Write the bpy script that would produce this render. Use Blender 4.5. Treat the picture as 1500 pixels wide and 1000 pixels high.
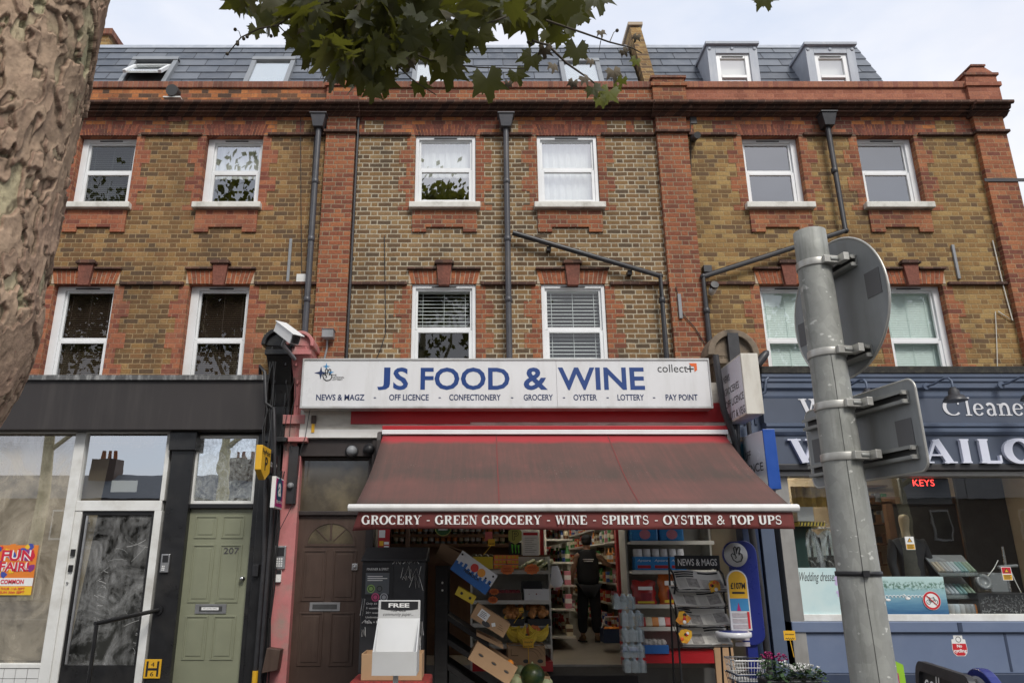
import bpy, math, random
from mathutils import Vector, Matrix, noise as mnoise
random.seed(7)
R = math.radians
for _o in list(bpy.data.objects): bpy.data.objects.remove(_o)
scene = bpy.context.scene
COL = scene.collection

# ------------------------------------------------------------------ camera
CAM_Y, EYE, PITCH, FPX, PX0 = -9.6, 1.5, R(16.8), 1083.0, 690.0
cd = bpy.data.cameras.new('camera'); cam = bpy.data.objects.new('camera', cd); COL.objects.link(cam)
cd.sensor_width = 36.0; cd.lens = 36.0*FPX/1500.0; cd.shift_x = (750-PX0)/1500.0
cd.clip_start = 0.05; cd.clip_end = 2000
cam.location = (0, CAM_Y, EYE); cam.rotation_euler = (R(90)+PITCH, 0, 0)
scene.camera = cam

# ------------------------------------------------------------------ world and sun
SUN_EL, SUN_AZ = R(46), R(158)
world = bpy.data.worlds.new('World'); scene.world = world; world.use_nodes = True
def build_world():
    nt = world.node_tree; nt.nodes.clear()
    L = nt.links.new
    out = nt.nodes.new('ShaderNodeOutputWorld'); bg = nt.nodes.new('ShaderNodeBackground')
    sky = nt.nodes.new('ShaderNodeTexSky'); sky.sky_type = 'NISHITA'; sky.sun_disc = False
    sky.sun_elevation = SUN_EL; sky.sun_rotation = SUN_AZ; sky.dust_density = 2.0; sky.air_density = 1.0
    tc = nt.nodes.new('ShaderNodeTexCoord'); mp = nt.nodes.new('ShaderNodeMapping'); mp.inputs['Scale'].default_value = (1.0, 1.0, 2.2)
    L(tc.outputs['Generated'], mp.inputs['Vector'])
    nz = nt.nodes.new('ShaderNodeTexNoise'); nz.inputs['Scale'].default_value = 1.9; nz.inputs['Detail'].default_value = 6; nz.inputs['Roughness'].default_value = 0.55
    L(mp.outputs['Vector'], nz.inputs['Vector'])
    r1 = nt.nodes.new('ShaderNodeValToRGB'); r1.color_ramp.elements[0].position = 0.34; r1.color_ramp.elements[1].position = 0.60
    L(nz.outputs['Fac'], r1.inputs['Fac'])
    n2 = nt.nodes.new('ShaderNodeTexNoise'); n2.inputs['Scale'].default_value = 3.1; n2.inputs['Detail'].default_value = 5
    L(mp.outputs['Vector'], n2.inputs['Vector'])
    r2 = nt.nodes.new('ShaderNodeValToRGB')
    r2.color_ramp.elements[0].position = 0.3; r2.color_ramp.elements[0].color = (5.3, 5.4, 5.9, 1)
    r2.color_ramp.elements[1].position = 0.72; r2.color_ramp.elements[1].color = (6.3, 6.32, 6.5, 1)
    L(n2.outputs['Fac'], r2.inputs['Fac'])
    pale = nt.nodes.new('ShaderNodeMix'); pale.data_type = 'RGBA'; pale.inputs[0].default_value = 0.72
    L(sky.outputs['Color'], pale.inputs[6]); pale.inputs[7].default_value = (5.3, 5.8, 6.8, 1)
    mx = nt.nodes.new('ShaderNodeMix'); mx.data_type = 'RGBA'
    L(r1.outputs['Color'], mx.inputs[0]); L(pale.outputs[2], mx.inputs[6]); L(r2.outputs['Color'], mx.inputs[7])
    L(mx.outputs[2], bg.inputs['Color']); bg.inputs['Strength'].default_value = 0.1
    L(bg.outputs['Background'], out.inputs['Surface'])
build_world()
sd = bpy.data.lights.new('sun', 'SUN'); sun = bpy.data.objects.new('sun', sd); COL.objects.link(sun)
sd.energy = 1.5; sd.angle = R(20); sd.color = (1.0, 0.96, 0.9)
sun.rotation_euler = (R(90)-SUN_EL, 0, R(180)-SUN_AZ)
scene.view_settings.view_transform = 'Standard'; scene.view_settings.look = 'None'
scene.view_settings.exposure = 0.74; scene.view_settings.gamma = 1.0
scene.cycles.max_bounces = 8; scene.cycles.transparent_max_bounces = 16
scene.cycles.use_denoising = True

# ------------------------------------------------------------------ pixel of the photo -> point on a plane of the street
_S, _C = math.sin(PITCH), math.cos(PITCH)
def ray(px, py):
    u = px-PX0; v = 500.0-py
    return Vector((u, FPX*_C-v*_S, FPX*_S+v*_C))
def P(px, py, Y):
    d = ray(px, py); t = (Y-CAM_Y)/d.y
    return Vector((d.x*t, Y, EYE+d.z*t))
def PX(px, py, Y): return P(px, py, Y).x
def PZ(py, Y): return P(690, py, Y).z
def PPL(px, py, p0, n):
    d = ray(px, py); o = Vector((0, CAM_Y, EYE)); t = (p0-o).dot(n)/d.dot(n)
    return o+d*t

# ------------------------------------------------------------------ node helpers
class NT:
    def __init__(s, m):
        m.use_nodes = True; s.nt = m.node_tree; s.b = s.nt.nodes['Principled BSDF']; s.out = s.nt.nodes['Material Output']
    def new(s, t): return s.nt.nodes.new(t)
    def link(s, a, b): s.nt.links.new(a, b)
    def put(s, sock, v):
        if v is None: return
        if hasattr(v, 'is_linked') or hasattr(v, 'links'): s.link(v, sock)
        else:
            if isinstance(v, (tuple, list)) and len(v) == 3 and sock.type == 'RGBA': v = (*v, 1)
            sock.default_value = v
    def math(s, op, a, b=None, c=None):
        n = s.new('ShaderNodeMath'); n.operation = op
        s.put(n.inputs[0], a); s.put(n.inputs[1], b); s.put(n.inputs[2], c); return n.outputs[0]
    def mix(s, f, a, b, mode='MIX'):
        n = s.new('ShaderNodeMix'); n.data_type = 'RGBA'; n.blend_type = mode
        s.put(n.inputs[0], f); s.put(n.inputs[6], a); s.put(n.inputs[7], b); return n.outputs[2]
    def pos(s): return s.new('ShaderNodeNewGeometry').outputs['Position']
    def obj(s): return s.new('ShaderNodeTexCoord').outputs['Object']
    def island(s): return s.new('ShaderNodeNewGeometry').outputs['Random Per Island']
    def mapping(s, v, scale=(1, 1, 1), loc=(0, 0, 0), rot=(0, 0, 0)):
        n = s.new('ShaderNodeMapping'); s.link(v, n.inputs[0]); n.inputs['Scale'].default_value = scale
        n.inputs['Location'].default_value = loc; n.inputs['Rotation'].default_value = rot; return n.outputs[0]
    def noise(s, v, scale=5, detail=4, rough=.5, color=False, dist=0):
        n = s.new('ShaderNodeTexNoise'); s.link(v, n.inputs['Vector']); n.inputs['Scale'].default_value = scale
        n.inputs['Detail'].default_value = detail; n.inputs['Roughness'].default_value = rough; n.inputs['Distortion'].default_value = dist
        return n.outputs['Color' if color else 'Fac']
    def vor(s, v, scale=5, feature='F1', out='Color', rnd=1):
        n = s.new('ShaderNodeTexVoronoi'); n.feature = feature; s.link(v, n.inputs['Vector']); n.inputs['Scale'].default_value = scale
        n.inputs['Randomness'].default_value = rnd
        return n.outputs[out]
    def white(s, v, color=False):
        n = s.new('ShaderNodeTexWhiteNoise'); n.noise_dimensions = '3D'; s.link(v, n.inputs['Vector']); return n.outputs['Color' if color else 'Value']
    def ramp(s, f, stops, interp='LINEAR'):
        n = s.new('ShaderNodeValToRGB'); s.link(f, n.inputs[0]); cr = n.color_ramp; cr.interpolation = interp
        while len(cr.elements) < len(stops): cr.elements.new(0.5)
        for e, (p, c) in zip(cr.elements, stops):
            e.position = p; e.color = (c, c, c, 1) if isinstance(c, (int, float)) else (*c, 1)
        return n.outputs[0]
    def sep(s, v):
        n = s.new('ShaderNodeSeparateXYZ'); s.link(v, n.inputs[0]); return n.outputs
    def comb(s, x, y, z):
        n = s.new('ShaderNodeCombineXYZ'); s.put(n.inputs[0], x); s.put(n.inputs[1], y); s.put(n.inputs[2], z); return n.outputs[0]
    def bump(s, h, strength=.3, dist=.01):
        n = s.new('ShaderNodeBump'); s.link(h, n.inputs['Height']); n.inputs['Strength'].default_value = strength; n.inputs['Distance'].default_value = dist
        s.link(n.outputs[0], s.b.inputs['Normal']); return n
    def base(s, c): s.put(s.b.inputs['Base Color'], c)
    def rough(s, v): s.put(s.b.inputs['Roughness'], v)

def paint(name, col, rough=.5, var=.12, scale=5.0, metal=0.0, bump=.0, dirt=None, dirt_amt=.5, dirt_scale=2.2, stretch=None, spec=.5, coat=0, world=False):
    """A painted or plain surface: slight tone variation, optional patches of dirt, fine relief."""
    m = bpy.data.materials.new(name); n = NT(m); v = n.pos() if world else n.obj()
    f = n.noise(v, scale, 5, .6)
    c = n.mix(n.ramp(f, [(.25, 0.0), (.75, 1.0)]), tuple(x*(1-var) for x in col), tuple(min(1, x*(1+var)) for x in col))
    if dirt:
        vv = n.mapping(v, stretch) if stretch else v
        g = n.noise(vv, dirt_scale, 8, .62)
        c = n.mix(n.ramp(g, [(.48, 0.0), (.72, dirt_amt)]), c, dirt)
    n.base(c)
    n.rough(n.ramp(f, [(.2, max(0, rough-.08)), (.8, min(1, rough+.1))]))
    n.b.inputs['Metallic'].default_value = metal; n.b.inputs['Specular IOR Level'].default_value = spec
    if coat: n.b.inputs['Coat Weight'].default_value = coat
    if bump: n.bump(n.noise(v, scale*9, 6, .65), bump, .01)
    return m

def brick(name, pal, mortar, bw=.198, hw=.099, rh=.0705, joint=.007, soot=.5, sootcol=(.03, .025, .02), relief=.5, blotch=None):
    """Flemish bond brickwork, each brick with a tone of its own, in metres of the wall itself."""
    m = bpy.data.materials.new(name); n = NT(m)
    p = n.pos(); wob = n.noise(p, 7, 2, .5, True)
    sx, sy, sz = n.sep(p); wx, wy, wz = n.sep(wob)
    x = n.math('ADD', n.math('ADD', sx, sy), n.math('MULTIPLY', n.math('SUBTRACT', wx, .5), .012))
    z = n.math('ADD', sz, n.math('MULTIPLY', n.math('SUBTRACT', wz, .5), .012))
    rowf = n.math('DIVIDE', z, rh); row = n.math('FLOOR', rowf)
    per = bw+hw; k = bw/per
    u = n.math('ADD', n.math('DIVIDE', x, per), n.math('MULTIPLY', n.math('MODULO', n.math('ABSOLUTE', row), 2.0), .5))
    fl = n.math('FLOOR', u); fu = n.math('SUBTRACT', u, fl)
    hd = n.math('GREATER_THAN', fu, k)
    idv = n.comb(n.math('ADD', n.math('MULTIPLY', fl, 2.0), hd), row, 3.0)
    rnd = n.white(idv); rnd2 = n.sep(n.white(idv, True))[1]
    e1 = n.math('MINIMUM', fu, n.math('SUBTRACT', 1.0, fu))
    e2 = n.math('ABSOLUTE', n.math('SUBTRACT', fu, k))
    dx = n.math('MULTIPLY', n.math('MINIMUM', e1, e2), per)
    fz = n.math('SUBTRACT', rowf, row)
    dz = n.math('MULTIPLY', n.math('MINIMUM', fz, n.math('SUBTRACT', 1.0, fz)), rh)
    d = n.math('MINIMUM', dx, dz)
    rag = n.noise(p, 60, 3, .6)
    d = n.math('ADD', d, n.math('MULTIPLY', n.math('SUBTRACT', rag, .5), .006))
    mo = n.ramp(n.math('DIVIDE', d, .02), [((joint*.5)/.02*.7, 1.0), ((joint*.5)/.02*1.5, 0.0)])
    st = [((i+.0)/len(pal), c) for i, c in enumerate(pal)]
    c = n.ramp(rnd, st, 'CONSTANT')
    g = n.noise(p, 38, 5, .65)
    c = n.mix(.75, c, n.ramp(g, [(.25, .55), (.75, 1.35)]), 'MULTIPLY')
    big = n.noise(p, .9, 6, .6)
    if blotch:
        c = n.mix(n.ramp(n.noise(p, 1.7, 5, .6), [(.45, 0.0), (.65, .65)]), c, n.mix(.6, c, blotch))
    mcol = n.mix(n.ramp(g, [(.3, 0.0), (.8, 1.0)]), tuple(a*.75 for a in mortar), mortar)
    c = n.mix(mo, c, mcol)
    if soot:
        sv = n.mapping(p, (1.2, 1.2, .35))
        sf = n.math('ADD', n.math('MULTIPLY', big, .5), n.math('MULTIPLY', n.noise(sv, 2.4, 7, .6), .5))
        c = n.mix(n.ramp(sf, [(.46, 0.0), (.66, soot)]), c, n.mix(.82, c, sootcol))
    n.base(c); n.rough(n.ramp(g, [(.2, .78), (.8, .95)])); n.b.inputs['Specular IOR Level'].default_value = .25
    h = n.math('ADD', n.math('MULTIPLY', n.math('SUBTRACT', 1.0, mo), 1.0), n.math('ADD', n.math('MULTIPLY', g, .5), n.math('MULTIPLY', rnd2, .35)))
    n.bump(h, relief, .012)
    return m

def gauged(name, pal, rough=.85):
    """Rubbed bricks cut to shape: one tone per brick (each brick is a loose piece of its mesh)."""
    m = bpy.data.materials.new(name); n = NT(m); p = n.pos(); r = n.island()
    c = n.ramp(r, [(i/len(pal), k) for i, k in enumerate(pal)], 'CONSTANT')
    g = n.noise(p, 30, 6, .65)
    c = n.mix(.8, c, n.ramp(g, [(.25, .5), (.75, 1.3)]), 'MULTIPLY')
    c = n.mix(n.ramp(n.noise(p, 3.5, 6, .6), [(.5, 0.0), (.7, .6)]), c, (.05, .035, .03))
    n.base(c); n.rough(rough); n.b.inputs['Specular IOR Level'].default_value = .25; n.bump(g, .4, .01)
    return m

def glass(name, refl=.1, k=.8, tint=(.93, .96, .95), wav=.0, film=None, film_amt=0.0, film_scale=3.0, film_lo=.5, film_hi=.75):
    """A window pane: clear with mirror reflection; optional milky film (whitewash, dirt)."""
    m = bpy.data.materials.new(name); n = NT(m); n.nt.nodes.remove(n.b)
    tr = n.new('ShaderNodeBsdfTransparent'); tr.inputs[0].default_value = (*tint, 1)
    gl = n.new('ShaderNodeBsdfGlossy'); gl.inputs['Roughness'].default_value = 0.0; gl.inputs[0].default_value = (1, 1, 1, 1)
    fr = n.new('ShaderNodeLayerWeight'); fr.inputs[0].default_value = .5                    # the same from both sides, so daylight gets in
    f = n.math('ADD', n.math('MULTIPLY', n.math('POWER', fr.outputs['Facing'], 5.0), .9*k), refl+.04*k)
    f = n.math('MINIMUM', f, 1.0)
    mx = n.new('ShaderNodeMixShader'); n.link(f, mx.inputs[0]); n.link(tr.outputs[0], mx.inputs[1]); n.link(gl.outputs[0], mx.inputs[2])
    if wav:
        b = n.new('ShaderNodeBump'); b.inputs['Strength'].default_value = wav; b.inputs['Distance'].default_value = .02
        n.link(n.noise(n.pos(), 2.2, 2, .5), b.inputs['Height']); n.link(b.outputs[0], gl.inputs['Normal'])
    o = mx.outputs[0]
    if film:
        df = n.new('ShaderNodeBsdfDiffuse'); df.inputs[0].default_value = (*film, 1)
        v = n.obj(); w = n.noise(v, film_scale, 7, .68, dist=1.6); w2 = n.noise(n.mapping(v, (1, 1, .25)), film_scale*4, 6, .7)
        ff = n.ramp(n.math('ADD', n.math('MULTIPLY', w, .7), n.math('MULTIPLY', w2, .3)), [(film_lo, 0.0), (film_hi, film_amt)])
        m2 = n.new('ShaderNodeMixShader'); n.link(ff, m2.inputs[0]); n.link(o, m2.inputs[1]); n.link(df.outputs[0], m2.inputs[2]); o = m2.outputs[0]
    n.link(o, n.out.inputs['Surface']); return m

def emit(name, col, s):
    m = bpy.data.materials.new(name); n = NT(m); n.base(col); n.put(n.b.inputs['Emission Color'], col); n.b.inputs['Emission Strength'].default_value = s; return m

# ------------------------------------------------------------------ mesh builder
FONT_CACHE = {}
def glyphs(body, bold=0.0, shear=0.0, res=3):
    key = (body, bold, shear)
    if key in FONT_CACHE: return FONT_CACHE[key]
    cu = bpy.data.curves.new('t', 'FONT'); cu.body = body; cu.size = 1; cu.offset = bold; cu.shear = shear; cu.resolution_u = res; cu.fill_mode = 'FRONT'
    ob = bpy.data.objects.new('t', cu); COL.objects.link(ob)
    dg = bpy.context.evaluated_depsgraph_get(); me = ob.evaluated_get(dg).to_mesh()
    vs = [(v.co.x, v.co.y) for v in me.vertices]; fs = [tuple(p.vertices) for p in me.polygons]
    # keep the front faces only, seen from +Z
    good = []
    for f in fs:
        a = sum(vs[f[i]][0]*vs[f[(i+1) % len(f)]][1]-vs[f[(i+1) % len(f)]][0]*vs[f[i]][1] for i in range(len(f)))
        if abs(a) > 1e-9: good.append(f if a > 0 else f[::-1])
    ob.evaluated_get(dg).to_mesh_clear(); bpy.data.objects.remove(ob); bpy.data.curves.remove(cu)
    FONT_CACHE[key] = (vs, good); return vs, good

# a serif alphabet drawn with a broad pen: thick stems, thin bars, small feet
def _arc(cx, cy, rx, ry, a0, a1, k=14):
    return [(cx+rx*math.cos(R(a0+(a1-a0)*i/k)), cy+ry*math.sin(R(a0+(a1-a0)*i/k))) for i in range(k+1)]
def _stem(x, y0=0, y1=1, feet=(1, 1), w=None):
    o = [('s', [(x, y0), (x, y1)], w)]
    if feet[0]: o.append(('f', x, y0))
    if feet[1]: o.append(('f', x, y1))
    return o
def _tick(x, y0, y1): return [('k', x, y0, y1)]
def _serif(ch):
    S = []; w = .8
    if ch == 'I': S = _stem(.22); w = .44
    elif ch == 'G': S = [('s', _arc(.45, .5, .37, .47, 48, 325), None)]+_stem(.74, .06, .42, (0, 1))+_tick(.72, .66, .95); w = .95
    elif ch == 'C': S = [('s', _arc(.45, .5, .37, .47, 45, 315), None)]+_tick(.73, .66, .97); w = .85
    elif ch == 'O': S = [('s', _arc(.47, .5, .38, .47, 0, 360, 24), None)]; w = .94
    elif ch == 'E': S = _stem(.2)+[('s', [(.2, .96), (.7, .96)], None), ('s', [(.2, .5), (.52, .5)], None), ('s', [(.2, .04), (.74, .04)], None)]+_tick(.7, .74, .98)+_tick(.74, .02, .28)+_tick(.52, .38, .62); w = .82
    elif ch == 'L': S = _stem(.2)+[('s', [(.2, .04), (.7, .04)], None)]+_tick(.7, .02, .32); w = .78
    elif ch == 'T': S = _stem(.4, 0, 1, (1, 0))+[('s', [(.06, .96), (.74, .96)], None)]+_tick(.06, .7, .98)+_tick(.74, .7, .98); w = .8
    elif ch == 'R': S = _stem(.2)+[('s', [(.2, .96), (.44, .96)]+_arc(.44, .73, .24, .23, 90, -90)+[(.2, .5)], None), ('s', [(.46, .5), (.72, .04)], .17), ('f', .76, 0)]; w = .92
    elif ch == 'P': S = _stem(.2)+[('s', [(.2, .96), (.44, .96)]+_arc(.44, .72, .26, .24, 90, -90)+[(.2, .48)], None)]; w = .78
    elif ch == 'D': S = _stem(.2)+[('s', [(.2, .96), (.4, .96)]+_arc(.4, .5, .42, .46, 90, -90)+[(.2, .04)], None)]; w = .92
    elif ch == 'Y': S = [('s', [(.1, 1), (.42, .48)], .18), ('s', [(.72, 1), (.42, .48)], .07), ('f', .12, 1), ('f', .72, 1)]+_stem(.42, 0, .5, (1, 0)); w = .84
    elif ch == 'N': S = _stem(.16, 0, 1, (1, 1), .08)+_stem(.76, 0, 1, (0, 1), .08)+[('s', [(.18, 1), (.76, 0)], .18)]; w = .92
    elif ch == 'V': S = [('s', [(.12, 1), (.42, .02)], .19), ('s', [(.72, 1), (.42, .02)], .07), ('f', .13, 1), ('f', .72, 1)]; w = .84
    elif ch == 'W': S = [('s', [(.12, 1), (.36, .02)], .18), ('s', [(.6, 1), (.36, .02)], .07), ('s', [(.56, 1), (.82, .02)], .18), ('s', [(1.06, 1), (.82, .02)], .07), ('f', .13, 1), ('f', .58, 1), ('f', 1.06, 1)]; w = 1.18
    elif ch == 'A': S = [('s', [(.42, .98), (.12, 0)], .07), ('s', [(.42, .98), (.72, 0)], .19), ('s', [(.22, .33), (.62, .33)], .07), ('f', .12, 0), ('f', .73, 0)]; w = .86
    elif ch == 'U': S = [('s', [(.2, 1), (.2, .32)]+_arc(.46, .32, .26, .29, 180, 360)+[(.72, .32), (.72, 1)], None), ('f', .2, 1), ('f', .72, 1)]; w = .92
    elif ch == 'S': S = [('s', _arc(.4, .73, .24, .23, 35, 270, 10)+_arc(.4, .27, .26, .23, 90, -145, 10), .13)]+_tick(.62, .7, .96)+_tick(.13, .04, .32); w = .78
    elif ch == '&': S = [('s', [(.82, .04), (.26, .72)]+_arc(.42, .78, .18, .18, 180, -10, 8)+[(.52, .62), (.2, .4)]+_arc(.36, .25, .26, .22, 150, 300, 8)+[(.7, .3), (.8, .52)], .12)]; w = .95
    elif ch == '-': S = [('s', [(.1, .42), (.42, .42)], .1)]; w = .5
    elif ch == 'l': S = _stem(.16); w = .34
    elif ch == 'e': S = [('s', [(.1, .36), (.5, .36)], .05), ('s', _arc(.31, .33, .23, .31, 8, 325), None)]; w = .62
    elif ch == 'a': S = [('s', _arc(.26, .45, .19, .2, 150, 0, 8)+[(.45, .1), (.52, .02)], .13), ('s', _arc(.26, .18, .17, .17, 60, 330, 10), None)]; w = .6
    elif ch == 'n': S = _stem(.14, 0, .64)+[('s', [(.14, .42)]+_arc(.36, .42, .18, .22, 160, 0, 8)+[(.54, 0)], .13), ('f', .54, 0)]; w = .68
    elif ch == 'r': S = _stem(.14, 0, .64)+[('s', _arc(.34, .42, .18, .2, 170, 50, 8), .09)]; w = .5
    elif ch == 's': S = [('s', _arc(.26, .47, .15, .15, 35, 270, 8)+_arc(.26, .17, .16, .15, 90, -145, 8), .09)]; w = .5
    else: w = .42
    return S, w

class MB:
    def __init__(s): s.v = []; s.f = []; s.mi = []; s.sm = []; s.mats = []
    def _m(s, m):
        if m not in s.mats: s.mats.append(m)
        return s.mats.index(m)
    def add(s, vs, fs, m, smooth=False):
        o = len(s.v); s.v.extend(Vector(q) for q in vs); k = s._m(m)
        for f in fs: s.f.append(tuple(i+o for i in f)); s.mi.append(k); s.sm.append(smooth)
    def quad(s, a, b, c, d, m): s.add([a, b, c, d], [(0, 1, 2, 3)], m)
    def box(s, x0, x1, y0, y1, z0, z1, m, skip=''):
        if x0 > x1: x0, x1 = x1, x0
        if y0 > y1: y0, y1 = y1, y0
        if z0 > z1: z0, z1 = z1, z0
        vs = [(x, y, z) for z in (z0, z1) for y in (y0, y1) for x in (x0, x1)]
        fs = {'b': (0, 2, 3, 1), 't': (4, 5, 7, 6), 'f': (0, 1, 5, 4), 'k': (2, 6, 7, 3), 'l': (0, 4, 6, 2), 'r': (1, 3, 7, 5)}
        s.add(vs, [q for k, q in fs.items() if k not in skip], m)
    def obox(s, c, size, M, m):
        h = [a/2 for a in size]; c = Vector(c)
        vs = [c+M @ Vector((x*h[0], y*h[1], z*h[2])) for z in (-1, 1) for y in (-1, 1) for x in (-1, 1)]
        s.add(vs, [(0, 2, 3, 1), (4, 5, 7, 6), (0, 1, 5, 4), (2, 6, 7, 3), (0, 4, 6, 2), (1, 3, 7, 5)], m)
    def tube(s, pts, r, m, seg=10, cap=True):
        pts = [Vector(p) for p in pts]; n = len(pts); rr = r if isinstance(r, (list, tuple)) else [r]*n
        up = None; rings = []
        for i, p in enumerate(pts):
            t = (pts[min(i+1, n-1)]-pts[max(i-1, 0)]).normalized()
            if up is None: up = t.orthogonal().normalized()
            up = (up-t*up.dot(t)); up = up.normalized() if up.length > 1e-6 else t.orthogonal().normalized()
            w = t.cross(up); rings.append([p+(up*math.cos(2*math.pi*k/seg)+w*math.sin(2*math.pi*k/seg))*rr[i] for k in range(seg)])
        vs = [q for rg in rings for q in rg]; fs = []
        for i in range(n-1):
            for k in range(seg): fs.append((i*seg+k, i*seg+(k+1) % seg, (i+1)*seg+(k+1) % seg, (i+1)*seg+k))
        s.add(vs, fs, m, True)
        if cap:
            s.add(rings[0][::-1], [tuple(range(seg))], m); s.add(rings[-1], [tuple(range(seg))], m)
    def lathe(s, c, prof, m, seg=16, M=None, smooth=True):
        c = Vector(c); M = M or Matrix.Identity(3); vs = []; fs = []
        for r, z in prof:
            for k in range(seg): vs.append(c+M @ Vector((r*math.cos(2*math.pi*k/seg), r*math.sin(2*math.pi*k/seg), z)))
        for i in range(len(prof)-1):
            for k in range(seg): fs.append((i*seg+k, i*seg+(k+1) % seg, (i+1)*seg+(k+1) % seg, (i+1)*seg+k))
        s.add(vs, fs, m, smooth)
        if prof[0][0] > 1e-4: s.add(vs[:seg][::-1], [tuple(range(seg))], m)
        if prof[-1][0] > 1e-4: s.add(vs[-seg:], [tuple(range(seg))], m)
    def ball(s, c, r, m, seg=12, sc=(1, 1, 1), M=None):
        k = max(5, seg//2+1); M = M or Matrix.Identity(3)
        prof = [(max(1e-5, math.sin(math.pi*i/k)), -math.cos(math.pi*i/k)) for i in range(k+1)]
        c = Vector(c); vs = []; fs = []
        for a, z in prof:
            for j in range(seg): vs.append(c+M @ Vector((a*math.cos(2*math.pi*j/seg)*r*sc[0], a*math.sin(2*math.pi*j/seg)*r*sc[1], z*r*sc[2])))
        for i in range(k):
            for j in range(seg): fs.append((i*seg+j, i*seg+(j+1) % seg, (i+1)*seg+(j+1) % seg, (i+1)*seg+j))
        s.add(vs, fs, m, True)
    def prism(s, pts, d, m, smooth=False):
        """pts: outline (3-D, flat), extruded by the vector d."""
        pts = [Vector(p) for p in pts]; d = Vector(d); n = len(pts)
        s.add(pts, [tuple(range(n))], m); s.add([p+d for p in pts][::-1], [tuple(range(n))], m)
        vs = pts+[p+d for p in pts]
        s.add(vs, [((i+1) % n, i, n+i, n+(i+1) % n) for i in range(n)], m, smooth)
    def sweep_x(s, prof, x0, x1, m):
        """A moulding: profile of (y, z) run along X, with ends closed."""
        s.prism([(x0, y, z) for y, z in prof], (x1-x0, 0, 0), m)
    def wall(s, x0, x1, z0, z1, holes, Y, depth, m, mr=None):
        xs = sorted({x0, x1, *[h[0] for h in holes], *[h[1] for h in holes]}); zs = sorted({z0, z1, *[h[2] for h in holes], *[h[3] for h in holes]})
        xs = [x for x in xs if x0 <= x <= x1]; zs = [z for z in zs if z0 <= z <= z1]
        for a, b in zip(xs, xs[1:]):
            for c, d in zip(zs, zs[1:]):
                mx, mz = (a+b)/2, (c+d)/2
                if any(h[0] < mx < h[1] and h[2] < mz < h[3] for h in holes): continue
                s.quad((a, Y, c), (b, Y, c), (b, Y, d), (a, Y, d), m)
                s.quad((b, Y+depth, c), (a, Y+depth, c), (a, Y+depth, d), (b, Y+depth, d), m)
        mr = mr or m
        for a, b, c, d in holes:
            s.quad((a, Y, c), (a, Y, d), (a, Y+depth, d), (a, Y+depth, c), mr); s.quad((b, Y, d), (b, Y, c), (b, Y+depth, c), (b, Y+depth, d), mr)
            s.quad((a, Y, d), (b, Y, d), (b, Y+depth, d), (a, Y+depth, d), mr); s.quad((b, Y, c), (a, Y, c), (a, Y+depth, c), (b, Y+depth, c), mr)
    def flat(s, vs2, fs, fr, m):
        o, u, v = fr; s.add([o+u*a+v*b for a, b in vs2], fs, m)
    def text(s, body, x0, x1, z0, z1, fr, m, bold=0.0, shear=0.0, ext=0.0, keep=False):
        vs, fs = glyphs(body, bold, shear); a0 = min(q[0] for q in vs); a1 = max(q[0] for q in vs); b0 = min(q[1] for q in vs); b1 = max(q[1] for q in vs)
        kx = (x1-x0)/(a1-a0) if x1 else None; kz = (z1-z0)/(b1-b0)
        if keep or kx is None: kx = kz
        o, u, v = fr; n = u.cross(v)
        pv = [o+u*(x0+(a-a0)*kx)+v*(z0+(b-b0)*kz)+n*ext for a, b in vs]; s.add(pv, fs, m)
        if ext:
            cnt = {}
            for f in fs:
                for i in range(len(f)):
                    e = (f[i], f[(i+1) % len(f)]); cnt[e] = cnt.get(e, 0)+1
            base = len(s.v); k = s._m(m); s.v.extend(p-n*ext for p in pv); N = len(pv)
            for (i, j) in cnt:
                if (j, i) not in cnt: s.f.append((base-N+i, base+i, base+j, base-N+j)); s.mi.append(k); s.sm.append(False)
    def serif(s, body, x0, x1, z0, z1, fr, m, thick=.19, thin=.075, ext=0.0, gap=.1):
        o, u, v = fr; n = u.cross(v); tot = 0; lay = []
        for ch in body:
            S, w = _serif(ch); lay.append((tot, S)); tot += w+gap
        tot -= gap; kx = (x1-x0)/tot; kz = (z1-z0); q = 0
        def put(poly):
            nonlocal q
            q += 1; pp = [o+u*(x0+a*kx)+v*(z0+b*kz)+n*(ext+(q % 7)*.00012) for a, b in poly]
            if ext: s.prism(pp, -n*(ext+(q % 7)*.00012), m)
            else: s.add(pp, [tuple(range(len(pp)))], m)
        for x, S in lay:
            for it in S:
                if it[0] == 's':
                    pts = it[1]; L = []; Rr = []
                    for i, p in enumerate(pts):
                        a = pts[max(i-1, 0)]; b = pts[min(i+1, len(pts)-1)]
                        if i == len(pts)-1 and len(pts) > 3 and pts[0] == pts[-1]: a, b = pts[i-1], pts[1]
                        if i == 0 and len(pts) > 3 and abs(pts[0][0]-pts[-1][0])+abs(pts[0][1]-pts[-1][1]) < 1e-6: a, b = pts[-2], pts[1]
                        dx, dy = b[0]-a[0], b[1]-a[1]; l = math.hypot(dx, dy) or 1
                        w = it[2] if it[2] else thin+(thick-thin)*(abs(dy)/l)**1.5
                        L.append((x+p[0]-dy/l*w/2, p[1]+dx/l*w/2)); Rr.append((x+p[0]+dy/l*w/2, p[1]-dx/l*w/2))
                    for i in range(len(pts)-1):
                        put([Rr[i], Rr[i+1], L[i+1], L[i]])
                elif it[0] == 'f':
                    b = it[2]; y0, y1 = (b, b+.06) if b < .5 else (b-.06, b)
                    put([(x+it[1]-.17, y0), (x+it[1]+.17, y0), (x+it[1]+.17, y1), (x+it[1]-.17, y1)])
                else: put([(x+it[1]-.035, it[2]), (x+it[1]+.035, it[2]), (x+it[1]+.035, it[3]), (x+it[1]-.035, it[3])])
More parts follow.
